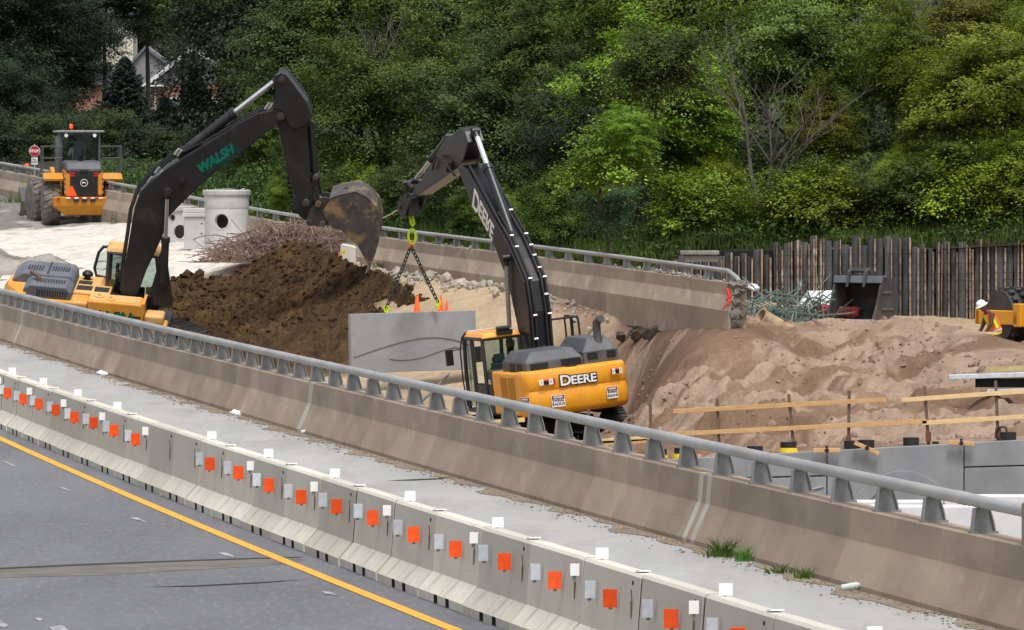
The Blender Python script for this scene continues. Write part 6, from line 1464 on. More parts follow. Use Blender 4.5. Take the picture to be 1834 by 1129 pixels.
# arched relief cast on the wall
def arc(x0, x1, y0, h, n=22): return [(x0 + (x1 - x0) * k / n, y0 - h * math.sin(math.pi * k / n) ** 0.8) for k in range(n + 1)]
outer = arc(1520, 1715, 905, 62); inner = arc(1552, 1680, 905, 40)
b = MB(); poly = [wp(*q_) for q_ in outer] + [wp(*q_) for q_ in reversed(inner)]
b.prism(poly, -0.13, -0.09); b.build('arch_relief', M_wallpanel, rw, bevel=0.01)
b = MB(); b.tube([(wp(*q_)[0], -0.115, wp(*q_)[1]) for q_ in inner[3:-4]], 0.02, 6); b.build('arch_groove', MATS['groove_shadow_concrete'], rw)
b = MB(); b.tube([(wp(*q_)[0], -0.105, wp(*q_)[1]) for q_ in curve_pts([(1330, 895), (1380, 890), (1430, 882), (1475, 872)])], 0.025, 6); b.build('wave_relief', M_wallpanel, rw)
# loops, yellow tubs and lumber blocks on the wall top
def on_wall(px, py, dy=0.35): q_ = P(px, py, F / (wy + dy)); return q_
for px, py, kind in ((1352, 812, 'k'), (1412, 806, 'y'), (1180, 822, 'y'), (1526, 802, 'k'), (1552, 801, 'k'), (1632, 791, 'k'), (1676, 793, 's'), (1806, 780, 'k'), (1222, 818, 'y')):
    q_ = on_wall(px, py); q_.z = HC - (yt(px) - HZ) / WS
    w_ = 0.15 if kind == 's' else 0.36; h_ = 0.06 if kind == 's' else 0.18
    root = empty('form_tube', q_, label={'k': 'short black plastic form tube on top of the panel wall', 'y': 'black form tube with a yellow base on top of the panel wall', 's': 'tiny black cap on top of the panel wall'}[kind], cat='form tube', group={'k': 'black tubes on the wall', 'y': 'yellow based tubes on the wall', 's': None}[kind])
    b = MB(); b.lathe([(w_ / 2 * 0.75, 0), (w_ / 2, 0.0), (w_ / 2, h_), (w_ / 2 * 0.75, h_)], 18, Matrix.Translation((0, 0, 0.05 if kind == 'y' else 0))); b.build('tube_wall', M_rubber, root, smooth=40)
    if kind == 'y': b = MB(); b.lathe([(0, 0), (w_ * 0.62, 0), (w_ * 0.55, 0.10), (0, 0.10)], 18); b.build('yellow_base', mat('bright_yellow_plastic', (0.75, 0.5, 0.01), rough=0.4), root)
for px, py, a, l, lab in ((1481, 807, 0.0, 0.60, 'flat lumber clamp board across the wall joint beside the tilted board'), (1553, 803, 0.42, 0.60, 'tilted lumber board on the wall top between two posts'), (1722, 794, 0.06, 0.58, 'flat lumber clamp board across the wall joint under the bent bar'), (1239, 818, 0.0, 0.4, 'short lumber clamp board at the first wall joint')):
    q_ = on_wall(px, py, -0.25); root = empty('clamp_board', q_, label=lab, cat='board')
    b = MB(); b.box((0, 0, 0), (l, 0.09, 0.09), (0, a, 0)); b.build('board', M_lumber, root, bevel=0.005)
    b = MB(); b.cyl((0, -0.07, 0.0), (0, 0.07, 0.0), 0.05, n=10); b.cyl((0, 0.0, -0.05), (0, 0.0, 0.1), 0.03, n=8); b.build('clamp_bolt', M_rubber, root)
# guard rail
gd = 0.55
posts = [(1165, 738, 822), (1285, 729, 812), (1414, 720, 805), (1521, 714, 798), (1657, 706, 789), (1784, 696, 782), (1905, 690, 776), (1054, 747, 830), (880, 756, 838), (960, 752, 834)]
gr_root = empty('timber_guard_rail', on_wall(1285, 812, gd), label='temporary lumber guard rail on rusty steel posts above the panel wall', cat='guard rail')
og = on_wall(1285, 812, gd)
lean = {1414: (-6, 0), 1657: (-4, 0), 1521: (3, 0), 1285: (3, 0)}
for px, yt_, yb_ in posts:
    dx = {1414: 8, 1657: 6, 1521: -1, 1285: 4, 1784: 4}.get(px, 1)
    a = on_wall(px, yt_, gd) - og; c_ = on_wall(px + dx, yb_, gd) - og; b = MB()
    b.box((a + c_) / 2, (0.07, 0.05, (a - c_).length + 0.35), (0, math.atan2(a.x - c_.x, a.z - c_.z), 0)); b.build('rail_post', M_rustpost if px > 1000 else M_greyref, gr_root)
    b = MB(); b.box(c_ + Vector((0, -0.02, 0.08)), (0.12, 0.12, 0.22)); b.build('post_socket', mat('rust_red', (0.17, 0.07, 0.04), rough=0.9), gr_root)
M_lumber2 = mat('pale_lumber', (0.72, 0.53, 0.29), (0.62, 0.42, 0.2), rough=0.8, scale=3, stretch=(1, 8, 8), rnd=0.08)
for (x0, y0, x1, y1, m_) in ((1206, 737, 1588, 716, M_lumber), (1616, 717, 1960, 692, M_lumber2), (1164, 780, 1660, 755, M_lumber), (1652, 758, 1960, 739, M_lumber2), (1004, 796, 1164, 785, M_lumber2), (868, 758, 940, 752, M_lumber2), (1040, 796, 1160, 790, M_lumber)):
    a = on_wall(x0, y0, gd - 0.07) - og; c_ = on_wall(x1, y1, gd - 0.07) - og; b = MB(); d = c_ - a
    b.box((a + c_) / 2, (d.length, 0.04, 0.10), (0, -math.atan2(d.z, d.x), 0)); b.build('rail_board', m_, gr_root, bevel=0.004)
b = MB(); q_ = on_wall(1788, 778, gd)
b.tube([q_ + Vector(v_) for v_ in ((-0.06, -0.1, -0.1), (-0.05, -0.1, 0.08), (0.02, -0.1, 0.16), (0.16, -0.1, 0.16), (0.2, -0.1, 0.02))], 0.022, 6); o = b.build('bent_bar', M_rubber); tag(o, 'bent black bar looped over the wall top beside a guard rail post', 'bar')
# aluminium planks / steel sheets leaning over the sand at right
b_ = P(1770, 672, 74.5)
root = empty('metal_walkway', b_, label='pale metal plank walkway with timber on it resting on the sand', cat='walkway')
b = MB(); b.box((0.5, 0, 0), (2.9, 0.5, 0.11), (0, -0.035, 0)); b.build('upper_plank', M_greyref, root, bevel=0.01)
b = MB(); b.box((0.95, -0.1, -0.36), (2.0, 0.45, 0.10), (0, -0.03, 0)); b.build('lower_plank', M_greyref, root, bevel=0.01)
b = MB(); b.box((0.75, 0.05, 0.16), (1.9, 0.1, 0.10), (0, -0.04, 0)); b.build('timber', mat('green_lumber', (0.45, 0.36, 0.16), (0.34, 0.27, 0.12), rough=0.9, scale=3), root)
b = MB(); b.box((0.8, 0.15, -0.19), (2.2, 0.15, 0.22)); b.build('support_beam', M_wire, root)
b = MB(); b.box((-0.18, -0.1, 0.14), (0.06, 0.2, 0.2), (0, 0.9, 0.3)); b.cyl((-0.25, 0, 0.2), (-0.22, 0.0, 0.32), 0.03, n=8); b.build('hand_tool', M_strip, root)
# foam blocks
for x0, x1, y0, y1, s, lab in ((1498, 1690, 899, 960, 84.5, 'white foam block in front of the arch relief, lower end of the row'), (1692, 1960, 889, 960, 84.5, 'white foam block below the panel wall, higher end of the row'), (1560, 1960, 908, 1010, 88, 'large stained white foam block lying in front of the row')):
    a = P(x0, y0, s); c_ = P(x1, y1, s); b = MB(); b.box2((0, 0, -2.2), (c_.x - a.x, 1.0, 0)); o = b.build('foam_block', M_foam, None, bevel=0.02); o.location = a; tag(o, lab, 'foam block')

# ------------------------------------------------------------------ worker in hi-vis vest beside the roller
WK = P(1784, 645, 66.0); WK.z = HC - (655 - HZ) / 66.0
MWK = Matrix.Translation(WK) @ Matrix.Rotation(R(200), 4, 'Z')
# facing local +x, standing, leaning forward
V = [(0, 0, 0.92), (0.06, 0, 1.10), (0.16, 0, 1.28), (0.25, 0, 1.42), (0.31, 0, 1.50), (0.38, 0, 1.56), (0.20, 0.19, 1.38), (0.26, 0.25, 1.12), (0.38, 0.2, 0.92), (0.42, 0.18, 0.84), (0.20, -0.19, 1.38), (0.26, -0.25, 1.12), (0.38, -0.2, 0.92), (0.42, -0.18, 0.84),
     (0.0, 0.1, 0.86), (0.05, 0.12, 0.48), (-0.02, 0.12, 0.08), (0.12, 0.12, 0.03), (0.0, -0.1, 0.86), (0.0, -0.12, 0.48), (-0.08, -0.12, 0.08), (0.06, -0.12, 0.03)]
E = [(0, 1), (1, 2), (2, 3), (3, 4), (4, 5), (3, 6), (6, 7), (7, 8), (8, 9), (3, 10), (10, 11), (11, 12), (12, 13), (0, 14), (14, 15), (15, 16), (16, 17), (0, 18), (18, 19), (19, 20), (20, 21)]
Rr = [0.16, 0.15, (0.16, 0.15), 0.13, 0.06, 0.085, 0.085, 0.06, 0.045, 0.04, 0.085, 0.06, 0.045, 0.04, 0.11, 0.075, 0.05, 0.045, 0.11, 0.075, 0.05, 0.045]
wk = skin_body('person', V, E, Rr, M_shirt); wk.matrix_world = MWK
tag(wk, 'worker in white hard hat and yellow-orange vest stooping beside the roller', 'person')
hd_c = Vector((0.41, 0, 1.60)); Mh = Matrix.Translation(hd_c) @ Matrix.Rotation(R(28), 4, 'Y')
b = MB(); b.lathe([(0.0, -0.13), (0.05, -0.125), (0.075, -0.08), (0.085, 0.0), (0.09, 0.05), (0.0, 0.11)], 16, Mh); b.box(Mh @ Vector((0.09, 0, -0.02)), (0.035, 0.03, 0.045)); b.build('head', M_skin, wk, smooth=60)
b = MB(); b.lathe([(0.175, 0.01), (0.18, 0.02), (0.14, 0.03), (0.135, 0.07), (0.11, 0.13), (0.06, 0.165), (0.0, 0.175)], 24, Mh @ Matrix.Translation((0, 0, 0.02))); b.build('hard_hat', M_white, wk, smooth=50)
def torso_ring(t, grow):
    z = 0.86 + 0.56 * t; x = [0.0, 0.06, 0.16, 0.25]; cx = np.interp(z, [0.92, 1.10, 1.28, 1.42], x); k = [0.185, 0.19, 0.20, 0.16]
    return cx, z, grow + np.interp(z, [0.86, 1.10, 1.28, 1.42], [0.18, 0.175, 0.185, 0.15])
b = MB(); vs = []; n = 20
for j in range(7):
    cx, z, r = torso_ring(j / 6, 0.0)
    for k in range(n): t = 2 * math.pi * k / n; vs.append((cx + r * 0.85 * math.cos(t), r * 1.12 * math.sin(t), z + 0.12 * math.cos(t) * -0.4))
b.add(vs, [(j * n + k, j * n + (k + 1) % n, (j + 1) * n + (k + 1) % n, (j + 1) * n + k) for j in range(6) for k in range(n)]); vest = b.build('vest', M_hivis, wk, smooth=60)
def band(m, t0, t1, k0=0, k1=20, g=0.012):
    b = MB(); vs = []
    for t in (t0, t1):
        cx, z, r = torso_ring(t, g)
        for k in range(k0, k1 + 1): a = 2 * math.pi * k / n; vs.append((cx + r * 0.85 * math.cos(a), r * 1.12 * math.sin(a), z - 0.048 * math.cos(a)))
    c = k1 - k0 + 1
    b.add(vs, [(k, k + 1, c + k + 1, c + k) for k in range(k1 - k0)]); return b
band(0, 0.10, 0.30).build('orange_band', M_hivisorange, vest); band(0, 0.16, 0.24, g=0.018).build('reflective_band', M_hivissilver, vest)
for k0, k1 in ((2, 4), (6, 8), (12, 14), (16, 18)):
    b = MB(); vs = []
    for j in range(6):
        cx, z, r = torso_ring(0.3 + 0.7 * j / 5, 0.014)
        for k in (k0, k1): a = 2 * math.pi * k / n; vs.append((cx + r * 0.85 * math.cos(a), r * 1.12 * math.sin(a), z - 0.048 * math.cos(a)))
    b.add(vs, [(2 * j, 2 * j + 1, 2 * j + 3, 2 * j + 2) for j in range(5)]); b.build('vest_strap', M_hivisorange, vest)
b = MB(); b.box((0, 0, 0), (0.9, 0.12, 0.06)); o = b.build('timber_plank', M_lumber2); o.location = P(1756, 597, 66.5); tag(o, 'pale timber plank on the sand in front of the stooping worker', 'plank')

# ------------------------------------------------------------------ stop sign beyond the far parapet, orange cone tip, far white car roof
p = P(62, 330, 42.0); ss_ = 42.0
root = empty('stop_sign', p, label='red octagonal STOP sign with a white ALL WAY plate beyond the parapet', cat='sign')
zc = (330 - 271) / ss_; r = 9.7 / ss_ / math.cos(R(22.5))
b = MB(); b.prism([(r * math.cos(R(22.5 + 45 * k)), zc + r * math.sin(R(22.5 + 45 * k))) for k in range(8)], -0.012, 0.0); b.build('sign_border', M_signwhite, root)
b = MB(); b.prism([(r * .92 * math.cos(R(22.5 + 45 * k)), zc + r * .92 * math.sin(R(22.5 + 45 * k))) for k in range(8)], -0.02, -0.011); b.build('sign_face', M_red, root)
text('STOP', M_letterwhite, root, frame((0, -0.022, zc), (1, 0, 0), (0, 0, 1)), 0.165, 0.002, 0.005)
b = MB(); b.box((0, -0.006, zc - 0.42), (0.27, 0.012, 0.30)); b.build('plate', M_signwhite, root)
text('ALL', M_letterblack, root, frame((0, -0.014, zc - 0.36), (1, 0, 0), (0, 0, 1)), 0.11, 0.002, 0.003); text('WAY', M_letterblack, root, frame((0, -0.014, zc - 0.47), (1, 0, 0), (0, 0, 1)), 0.11, 0.002, 0.003)
b = MB(); b.box((0, 0.02, zc / 2 - 1.0), (0.06, 0.04, zc + 2.6)); b.build('sign_post', M_galv, root)
p = P(48, 296, 41.5); b = MB(); b.lathe([(0.14, -1.1), (0.12, 0.0), (0.06, 0.06), (0, 0.06)], 14); o = b.build('orange_drum', M_cone, None, smooth=40); o.location = p; tag(o, 'orange drum top showing over the parapet next to the stop sign', 'drum')

# ------------------------------------------------------------------ houses behind the trees
def wall_box(b, x0, x1, y0, y1, z0, z1): b.box2((x0, y0, z0), (x1, y1, z1))
M_brick = mat('red_brick', (0.42, 0.22, 0.15), (0.34, 0.17, 0.115), rough=0.9, scale=12)
M_roof = mat('slate_shingle', (0.17, 0.18, 0.20), (0.12, 0.13, 0.15), rough=0.9, scale=6)
M_siding = mat('grey_siding', (0.24, 0.23, 0.24), (0.2, 0.19, 0.2), rough=0.8, scale=1.5)
M_trimw = mat('white_trim', (0.8, 0.8, 0.8), rough=0.6)
hs_ = 33.0; hp = P(270, 330, hs_)
house = empty('brick_house', Vector((hp.x, hp.y, hp.z)), label='red brick house with slate roof and white eaves behind the spruces', cat='house')
zE = (330 - 152) / hs_; zR = (330 - 88) / hs_; wB = 5.2
b = MB(); b.box2((0, 0, -1.5), (wB, 7, zE)); b.build('wall', M_brick, house)
b = MB(); b.add([(0.0, -0.02, zE), (4.6, -0.02, zE), (2.35, -0.02, zR - 0.1), (0.0, 0.1, zE), (4.6, 0.1, zE), (2.35, 0.1, zR - 0.1)], [(0, 1, 2), (5, 4, 3), (0, 3, 4, 1), (1, 4, 5, 2), (2, 5, 3, 0)]); b.build('gable', M_siding, house)
rf = MB(); rf.add([(-0.35, -0.4, zE - 0.15), (2.35, -0.4, zR), (2.35, 7.3, zR), (-0.35, 7.3, zE - 0.15), (5.0, -0.4, zE - 0.15), (5.0, 7.3, zE - 0.15)], [(0, 1, 2, 3), (1, 4, 5, 2)]); rf = rf.build('roof', M_roof, house)
b = MB(); 
for (xa, za, xb, zb) in ((-0.4, zE - 0.12, 2.35, zR + 0.06), (2.35, zR + 0.06, 5.05, zE - 0.12)):
    d = Vector((xb - xa, 0, zb - za)); b.box(((xa + xb) / 2, -0.43, (za + zb) / 2), (d.length, 0.08, 0.2), (0, -math.atan2(d.z, d.x), 0))
b.box((0.3, -0.3, zE - 0.06), (1.2, 0.4, 0.1)); b.build('eave_trim', M_trimw, rf)
b = MB(); b.add([(2.2, 2.0, zR - 0.5), (5.6, 1.2, zE + 0.1), (5.6, 6.0, zE + 0.1), (2.2, 6.0, zR - 0.5)], [(0, 1, 2, 3)])
b.add([(2.6, 1.0, zR - 0.55), (5.3, 1.0, zR - 0.55), (5.3, 0.2, zE - 0.1), (2.6, 0.2, zE - 0.1)], [(0, 1, 2, 3)]); b.build('side_roof', M_roof, rf)
for x in (0.2,):
    w_ = empty('window'); w_.parent = house; w_.location = (0.25, -0.02, zE - 0.9)
    b = MB(); b.box((0, 0, 0), (0.1, 0.08, 2.6)); b.build('corner_board', M_trimw, w_)
for x, z in ((1.5, zE - 1.4), (3.2, zE - 1.4)):
    w_ = empty('window'); w_.parent = house; w_.location = (x, -0.02, z)
    b = MB(); b.box((0, 0, 0), (0.95, 0.06, 1.4)); b.build('window_frame', M_trimw, w_); b = MB(); b.box((0, -0.03, 0), (0.8, 0.03, 1.25)); b.build('pane', M_hoodblue, w_)
hp2 = P(198, 330, 30.0)
h2_ = empty('cream_house', hp2, label='pale cream house showing through the gap above the left spruce', cat='house')
zE2 = (330 - 30) / 30.0
b = MB(); b.box2((-0.5, 0, -2), (1.35, 6, zE2)); b.build('wall', mat('cream_siding', (0.78, 0.74, 0.62), rough=0.8), h2_)
b = MB(); b.add([(-0.8, -0.4, zE2), (1.65, -0.4, zE2), (1.65, 3, zE2 + 0.6), (-0.8, 3, zE2 + 0.6), (1.65, 6.4, zE2), (-0.8, 6.4, zE2)], [(0, 1, 2, 3), (3, 2, 4, 5)]); b.build('roof', M_roof, h2_)
hp3 = P(250, 330, 31.5)
h3_ = empty('grey_house', hp3, label='grey sided house gable between the cream house and the brick house', cat='house')
zP = (330 - 88) / 31.5; zs = (330 - 140) / 31.5
b = MB(); b.prism([(-0.75, -2), (2.6, -2), (2.6, zs), (0.35, zP), (-0.75, zs + 0.4)], 0, 6); b.build('wall', M_siding, h3_)
b = MB(); b.prism([(-0.95, zs + 0.2), (0.35, zP + 0.02), (2.9, zs - 0.3), (2.95, zs - 0.15), (0.35, zP + 0.2), (-1.0, zs + 0.35)], -0.2, 6.2); b.build('roof', M_roof, h3_)
hp4 = P(120, 330, 31.0)
h4_ = empty('low_brick_house', hp4, label='brick house front with white window behind the dark trees above the loader', cat='house')
b = MB(); b.box2((-1.6, 0, -2), (2.2, 5, (330 - 150) / 31.0)); b.build('wall', M_brick, h4_)
b = MB(); b.prism([(-1.9, (330 - 152) / 31.0), (2.5, (330 - 152) / 31.0), (2.3, (330 - 110) / 31.0), (-1.7, (330 - 110) / 31.0)], -0.3, 5.3); b.build('roof', M_roof, h4_)
w_ = empty('window'); w_.parent = h4_; w_.location = (0.25, -0.03, (330 - 158) / 31.0)
b = MB(); b.box((0, 0, 0), (0.55, 0.08, 0.75)); b.build('window_frame', M_trimw, w_); b = MB(); b.box((0, -0.04, 0), (0.42, 0.03, 0.6)); b.build('pane', M_greyref, w_)

# ================================================================== vegetation
def leaf_mesh(name, pos, nrm, axis, ln, wd):
    """numpy arrays of leaf centres / normals / axis -> one mesh of pointed quads"""
    n = len(pos); axis = axis / np.linalg.norm(axis, axis=1, keepdims=True)
    side = np.cross(axis, nrm); side /= np.linalg.norm(side, axis=1, keepdims=True) + 1e-9
    L = (ln if np.ndim(ln) else np.full(n, ln))[:, None]; W = (wd if np.ndim(wd) else np.full(n, wd))[:, None]
    v = np.empty((n, 4, 3)); v[:, 0] = pos - axis * L * 0.5; v[:, 1] = pos + side * W * 0.5 - axis * L * 0.05; v[:, 2] = pos + axis * L * 0.5; v[:, 3] = pos - side * W * 0.5 - axis * L * 0.05
    me = bpy.data.meshes.new(name); me.vertices.add(4 * n); me.vertices.foreach_set('co', v.ravel())
    me.loops.add(4 * n); me.loops.foreach_set('vertex_index', np.arange(4 * n, dtype=np.int32))
    me.polygons.add(n); me.polygons.foreach_set('loop_start', np.arange(0, 4 * n, 4, dtype=np.int32)); me.update(calc_edges=True)
    return me
def unit(n, r): v = r.normal(size=(n, 3)); return v / np.linalg.norm(v, axis=1, keepdims=True)
def crown(seed, Rx, Hh, z0, clumps, per, leaf, flat=0.38, droop=0.5, hole=0.3, csz=0.85):
    """deciduous crown: leafy sprays spread through an uneven ellipsoid shell; returns mesh and spray centres"""
    r = np.random.default_rng(seed)
    d = unit(clumps, r); d[:, 2] = d[:, 2] * 0.9 + 0.08
    d /= np.linalg.norm(d, axis=1, keepdims=True)
    ph = r.uniform(0, 6.28, 6)
    lump = 1 + 0.16 * np.sin(3 * np.arctan2(d[:, 1], d[:, 0]) + ph[0]) + 0.14 * np.sin(5 * d[:, 2] + ph[1]) + 0.12 * np.sin(4 * d[:, 0] + 3 * d[:, 2] * 2 + ph[2])
    rad = (0.45 + 0.55 * r.random(clumps) ** 0.5) * lump
    keep = vnoise(d[:, 0] * 2.3 + seed, d[:, 2] * 2.3 + d[:, 1] * 1.7, seed) > -0.5 + hole * 0.9
    rad = np.where(keep, rad, rad * 0.62)
    prof = 1.0 - 0.25 * np.clip(d[:, 2], 0, 1)
    c = np.stack([d[:, 0] * rad * Rx * prof, d[:, 1] * rad * Rx * prof, z0 + Hh / 2 + d[:, 2] * rad * Hh / 2], 1)
    out = d * np.array([1, 1, 0.35]); out /= np.linalg.norm(out, axis=1, keepdims=True)
    sz = csz * r.uniform(0.6, 1.35, clumps)
    N = clumps * per; ci = np.repeat(np.arange(clumps), per)
    a = r.normal(size=(N, 3)) * np.array([0.5, 0.5, 0.5])
    o = out[ci]; tn = np.cross(o, np.array([0, 0, 1.0])); tn /= np.linalg.norm(tn, axis=1, keepdims=True) + 1e-9
    u = a[:, :1] * 0.95; w = a[:, 1:2] * 0.75
    hgt = a[:, 2:3] * flat - droop * (np.abs(u) ** 1.6) * 0.6 - droop * 0.25 * w ** 2
    pos = c[ci] + (o * u + tn * w + np.array([0, 0, 1.0]) * hgt) * sz[ci][:, None]
    nrm = unit(N, r) * 0.65 + np.array([0, 0, 1.0]) + o * 0.45
    nrm /= np.linalg.norm(nrm, axis=1, keepdims=True)
    ax = unit(N, r) * 0.8 + o * 0.6 - np.array([0, 0, 0.45])
    ax = ax - nrm * np.sum(ax * nrm, 1, keepdims=True)
    ln = leaf * r.uniform(0.7, 1.35, N)
    return leaf_mesh('crown', pos, nrm, ax, ln, ln * r.uniform(0.42, 0.62, N)), c
def trunk_mesh(seed, h, r0, c, limbs=9, lean=0.3):
    rr_ = random.Random(seed); b = MB(); pts = []
    lx, ly = rr_.uniform(-lean, lean), rr_.uniform(-lean, lean)
    for k in range(8): t = k / 7; pts.append((lx * t * t * 2 + 0.1 * math.sin(t * 5 + seed), ly * t * t * 2, h * 0.8 * t - 0.4))
    b.tube(pts, r0, 9, taper=r0 * 0.25)
    idx = list(range(len(c))); rr_.shuffle(idx)
    for i in idx[:limbs]:
        q_ = Vector(c[i]); t = min(0.9, max(0.15, (q_.z - h * 0.18) / (h * 0.8))); k = t * 7; p0 = Vector(pts[int(k)]).lerp(Vector(pts[min(7, int(k) + 1)]), k % 1)
        p0.z = min(p0.z, q_.z - 0.2); m1 = p0.lerp(q_, 0.5) + Vector((rr_.uniform(-.3, .3), rr_.uniform(-.3, .3), rr_.uniform(-0.2, .4)))
        b.tube([p0, p0.lerp(m1, 0.5) + Vector((rr_.uniform(-.12, .12), rr_.uniform(-.12, .12), .05)), m1, q_], r0 * 0.38, 6, taper=r0 * 0.08)
    return b.mesh('trunk', 60)
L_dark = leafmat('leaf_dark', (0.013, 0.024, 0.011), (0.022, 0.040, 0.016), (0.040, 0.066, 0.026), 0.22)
L_deep = leafmat('leaf_deep', (0.029, 0.046, 0.013), (0.053, 0.081, 0.021), (0.094, 0.132, 0.033), 0.25)  # deep green foliage tone between the dark and the mid one
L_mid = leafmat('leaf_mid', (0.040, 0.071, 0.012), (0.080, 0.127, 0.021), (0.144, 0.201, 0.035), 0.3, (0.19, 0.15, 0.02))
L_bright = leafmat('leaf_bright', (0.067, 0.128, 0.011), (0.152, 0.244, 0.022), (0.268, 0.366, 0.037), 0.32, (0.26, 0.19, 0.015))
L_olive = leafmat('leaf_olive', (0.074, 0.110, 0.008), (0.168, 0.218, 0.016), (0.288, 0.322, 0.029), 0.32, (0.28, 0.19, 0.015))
L_silver = leafmat('leaf_silver', (0.030, 0.068, 0.030), (0.055, 0.11, 0.048), (0.10, 0.165, 0.08), 0.25)
L_bluegreen = leafmat('leaf_spruce', (0.016, 0.028, 0.020), (0.030, 0.046, 0.034), (0.052, 0.072, 0.054), 0.12)
L_weed = leafmat('leaf_weed', (0.035, 0.068, 0.014), (0.074, 0.124, 0.024), (0.135, 0.189, 0.041), 0.3, (0.2, 0.15, 0.07))
TREES = {}
for sd_ in (0, 1, 2):
    me, c = crown(300 + sd_, 1.3, 2.1, 0.05, 95, 120, 0.10, flat=0.5, csz=0.5, hole=0.6)
    TREES[('bush', sd_)] = (me, trunk_mesh(60 + sd_, 1.6, 0.04, c, 5, 0.1), 2.15)
for i, (nm, Rx, Hh, z0, cl_, pr, lf, kw) in enumerate([
        ('broad', 3.4, 8.6, 1.6, 330, 130, 0.155, {}), ('tall', 2.7, 10.5, 1.8, 330, 125, 0.15, dict(droop=0.7)), ('loose', 3.1, 8.2, 2.0, 250, 125, 0.145, dict(hole=0.7, droop=0.8, csz=0.95)),
        ('dense', 3.0, 7.6, 0.8, 330, 130, 0.14, dict(flat=0.5)), ('spread', 3.8, 7.0, 1.8, 310, 130, 0.155, dict(flat=0.3, hole=0.5))]):
    for sd_ in (0, 1):
        me, c = crown(100 + i * 7 + sd_, Rx, Hh, z0, cl_, pr, lf, **kw)
        TREES[(nm, sd_)] = (me, trunk_mesh(i * 3 + sd_, z0 + Hh, 0.17, c), z0 + Hh * 1.02)
_crown_mats = {}
def crown_with(key, m):
    k = (key, m.name)
    if k not in _crown_mats:
        me = TREES[key][0].copy(); me.materials.clear(); me.materials.append(m); _crown_mats[k] = me
    return _crown_mats[k]
for k in TREES: TREES[k][1].materials.append(M_trunk)
trnd = random.Random(31)
def tree(px, s, top_py, key, m, label, group, wide=1.0, name='tree', base=None):
    x, y = (px - 917) / s, F / s; zb = hz(x, y) if base is None else base; zt = HC - (top_py - HZ) / s
    H = max(2.0, zt - zb); me, tm, h0 = TREES[key]; k = H / h0; w_ = min(max((0.3 + 0.7 * k) * wide, 0.7 * k), 1.3 * k)
    o = empty(name, Matrix.Translation((x, y, zb)) @ Matrix.Rotation(trnd.uniform(0, 6.28), 4, 'Z') @ Matrix.Diagonal((w_, w_, k, 1)), label=label, cat='tree', group=group)
    link_mesh('crown', crown_with(key, m), None, o); link_mesh('trunk', tm, None, o)
    return o
keys = [k for k in TREES if k[0] != 'bush']
# wooded bank: rows of trees, lighter and yellower to the right, darker to the left
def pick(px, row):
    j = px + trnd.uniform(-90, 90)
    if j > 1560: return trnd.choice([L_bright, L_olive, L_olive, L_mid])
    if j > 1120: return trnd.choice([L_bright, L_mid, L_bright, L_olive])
    if j > 900: return trnd.choice([L_deep, L_mid, L_dark])
    if j > 560: return trnd.choice([L_mid, L_deep, L_mid])
    if j > 440: return trnd.choice([L_mid, L_deep])
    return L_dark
LAB = {'leaf_bright': ('bright green leafy tree on the wooded bank above the lagging wall', 'bright green trees on the bank'), 'leaf_olive': ('yellow-green leafy tree with some golden leaves on the wooded bank', 'yellow-green trees on the bank'),
       'leaf_mid': ('medium green leafy tree in the wood behind the far parapet', 'medium green trees behind the parapet'), 'leaf_deep': ('deep green tree in the wood behind the far parapet', 'deep green trees behind the parapet'), 'leaf_dark': ('very dark green tree in the wood', 'very dark green trees')}
def bank_s(px):       # scale at which the wooded bank begins for a photo column
    if px > 1208: return 60.0 + (px - 1208) * 0.0016
    return np.interp(px, [c_[0] for c_ in far_px], [c_[2] for c_ in far_px]) - 0.15
rows = [(2.6, 105, 10, (335, 415)), (4.2, 135, 20, (190, 330)), (7.5, 190, 0, (10, 170)), (12.5, 230, 40, (-90, 40)), (19, 220, 0, (-170, -40)), (27, 230, 60, (-260, -100))]
for ri, (dist, step, off, (ta, tb_)) in enumerate(rows):
    px = 455 + off if ri < 4 else 430 + off
    while px < 2010:
        xx = px + trnd.uniform(-30, 30); y0 = F / bank_s(xx); y = y0 + dist * (1.0 if xx > 1208 else 2.1) + trnd.uniform(-0.6, 0.6) * (0.3 if ri == 0 else 1)
        if xx < 1208: y += max(0, (1208 - xx)) * 0.002
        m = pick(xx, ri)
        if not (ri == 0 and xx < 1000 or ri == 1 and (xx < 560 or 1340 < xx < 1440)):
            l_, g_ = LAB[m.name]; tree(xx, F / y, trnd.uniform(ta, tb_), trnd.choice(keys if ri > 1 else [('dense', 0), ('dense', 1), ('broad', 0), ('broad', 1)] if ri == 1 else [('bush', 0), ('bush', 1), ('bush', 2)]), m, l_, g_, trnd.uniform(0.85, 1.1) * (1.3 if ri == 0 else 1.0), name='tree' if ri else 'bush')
        px += step * trnd.uniform(0.8, 1.2)
# distinct trees of the bank
tree(1600, 57.2, 60, ('tall', 0), L_mid, 'medium green tall tree behind the bare shrub on the bank', None, 1.2)
tree(1500, 57.6, 120, ('broad', 1), L_deep, 'deep green tree right behind the dead tree', None, 1.1)
tree(1010, 56.5, 90, ('tall', 1), L_deep, 'deep green tall tree left of the large bright tree', None, 1.2)
tree(1195, 57.8, 75, ('spread', 0), L_bright, 'large bright yellow-green tree leaning out at the left of the lagging wall', None, 1.15)
tree(1780, 59.5, 20, ('spread', 1), L_olive, 'large golden green tree over the right end of the lagging wall', None, 1.2)
tree(1815, 60.2, 235, ('dense', 0), L_bright, 'bright lime bush-like tree at the right end of the bank', None, 0.9)
tree(1090, 60.6, 285, ('loose', 0), L_silver, 'silvery green low tree behind the parapet near the lagging wall', None, 0.85)
tree(1460, 59.6, 325, ('bush', 1), L_mid, 'small dense green shrub on the bank above the rebar heap', None, 0.75)
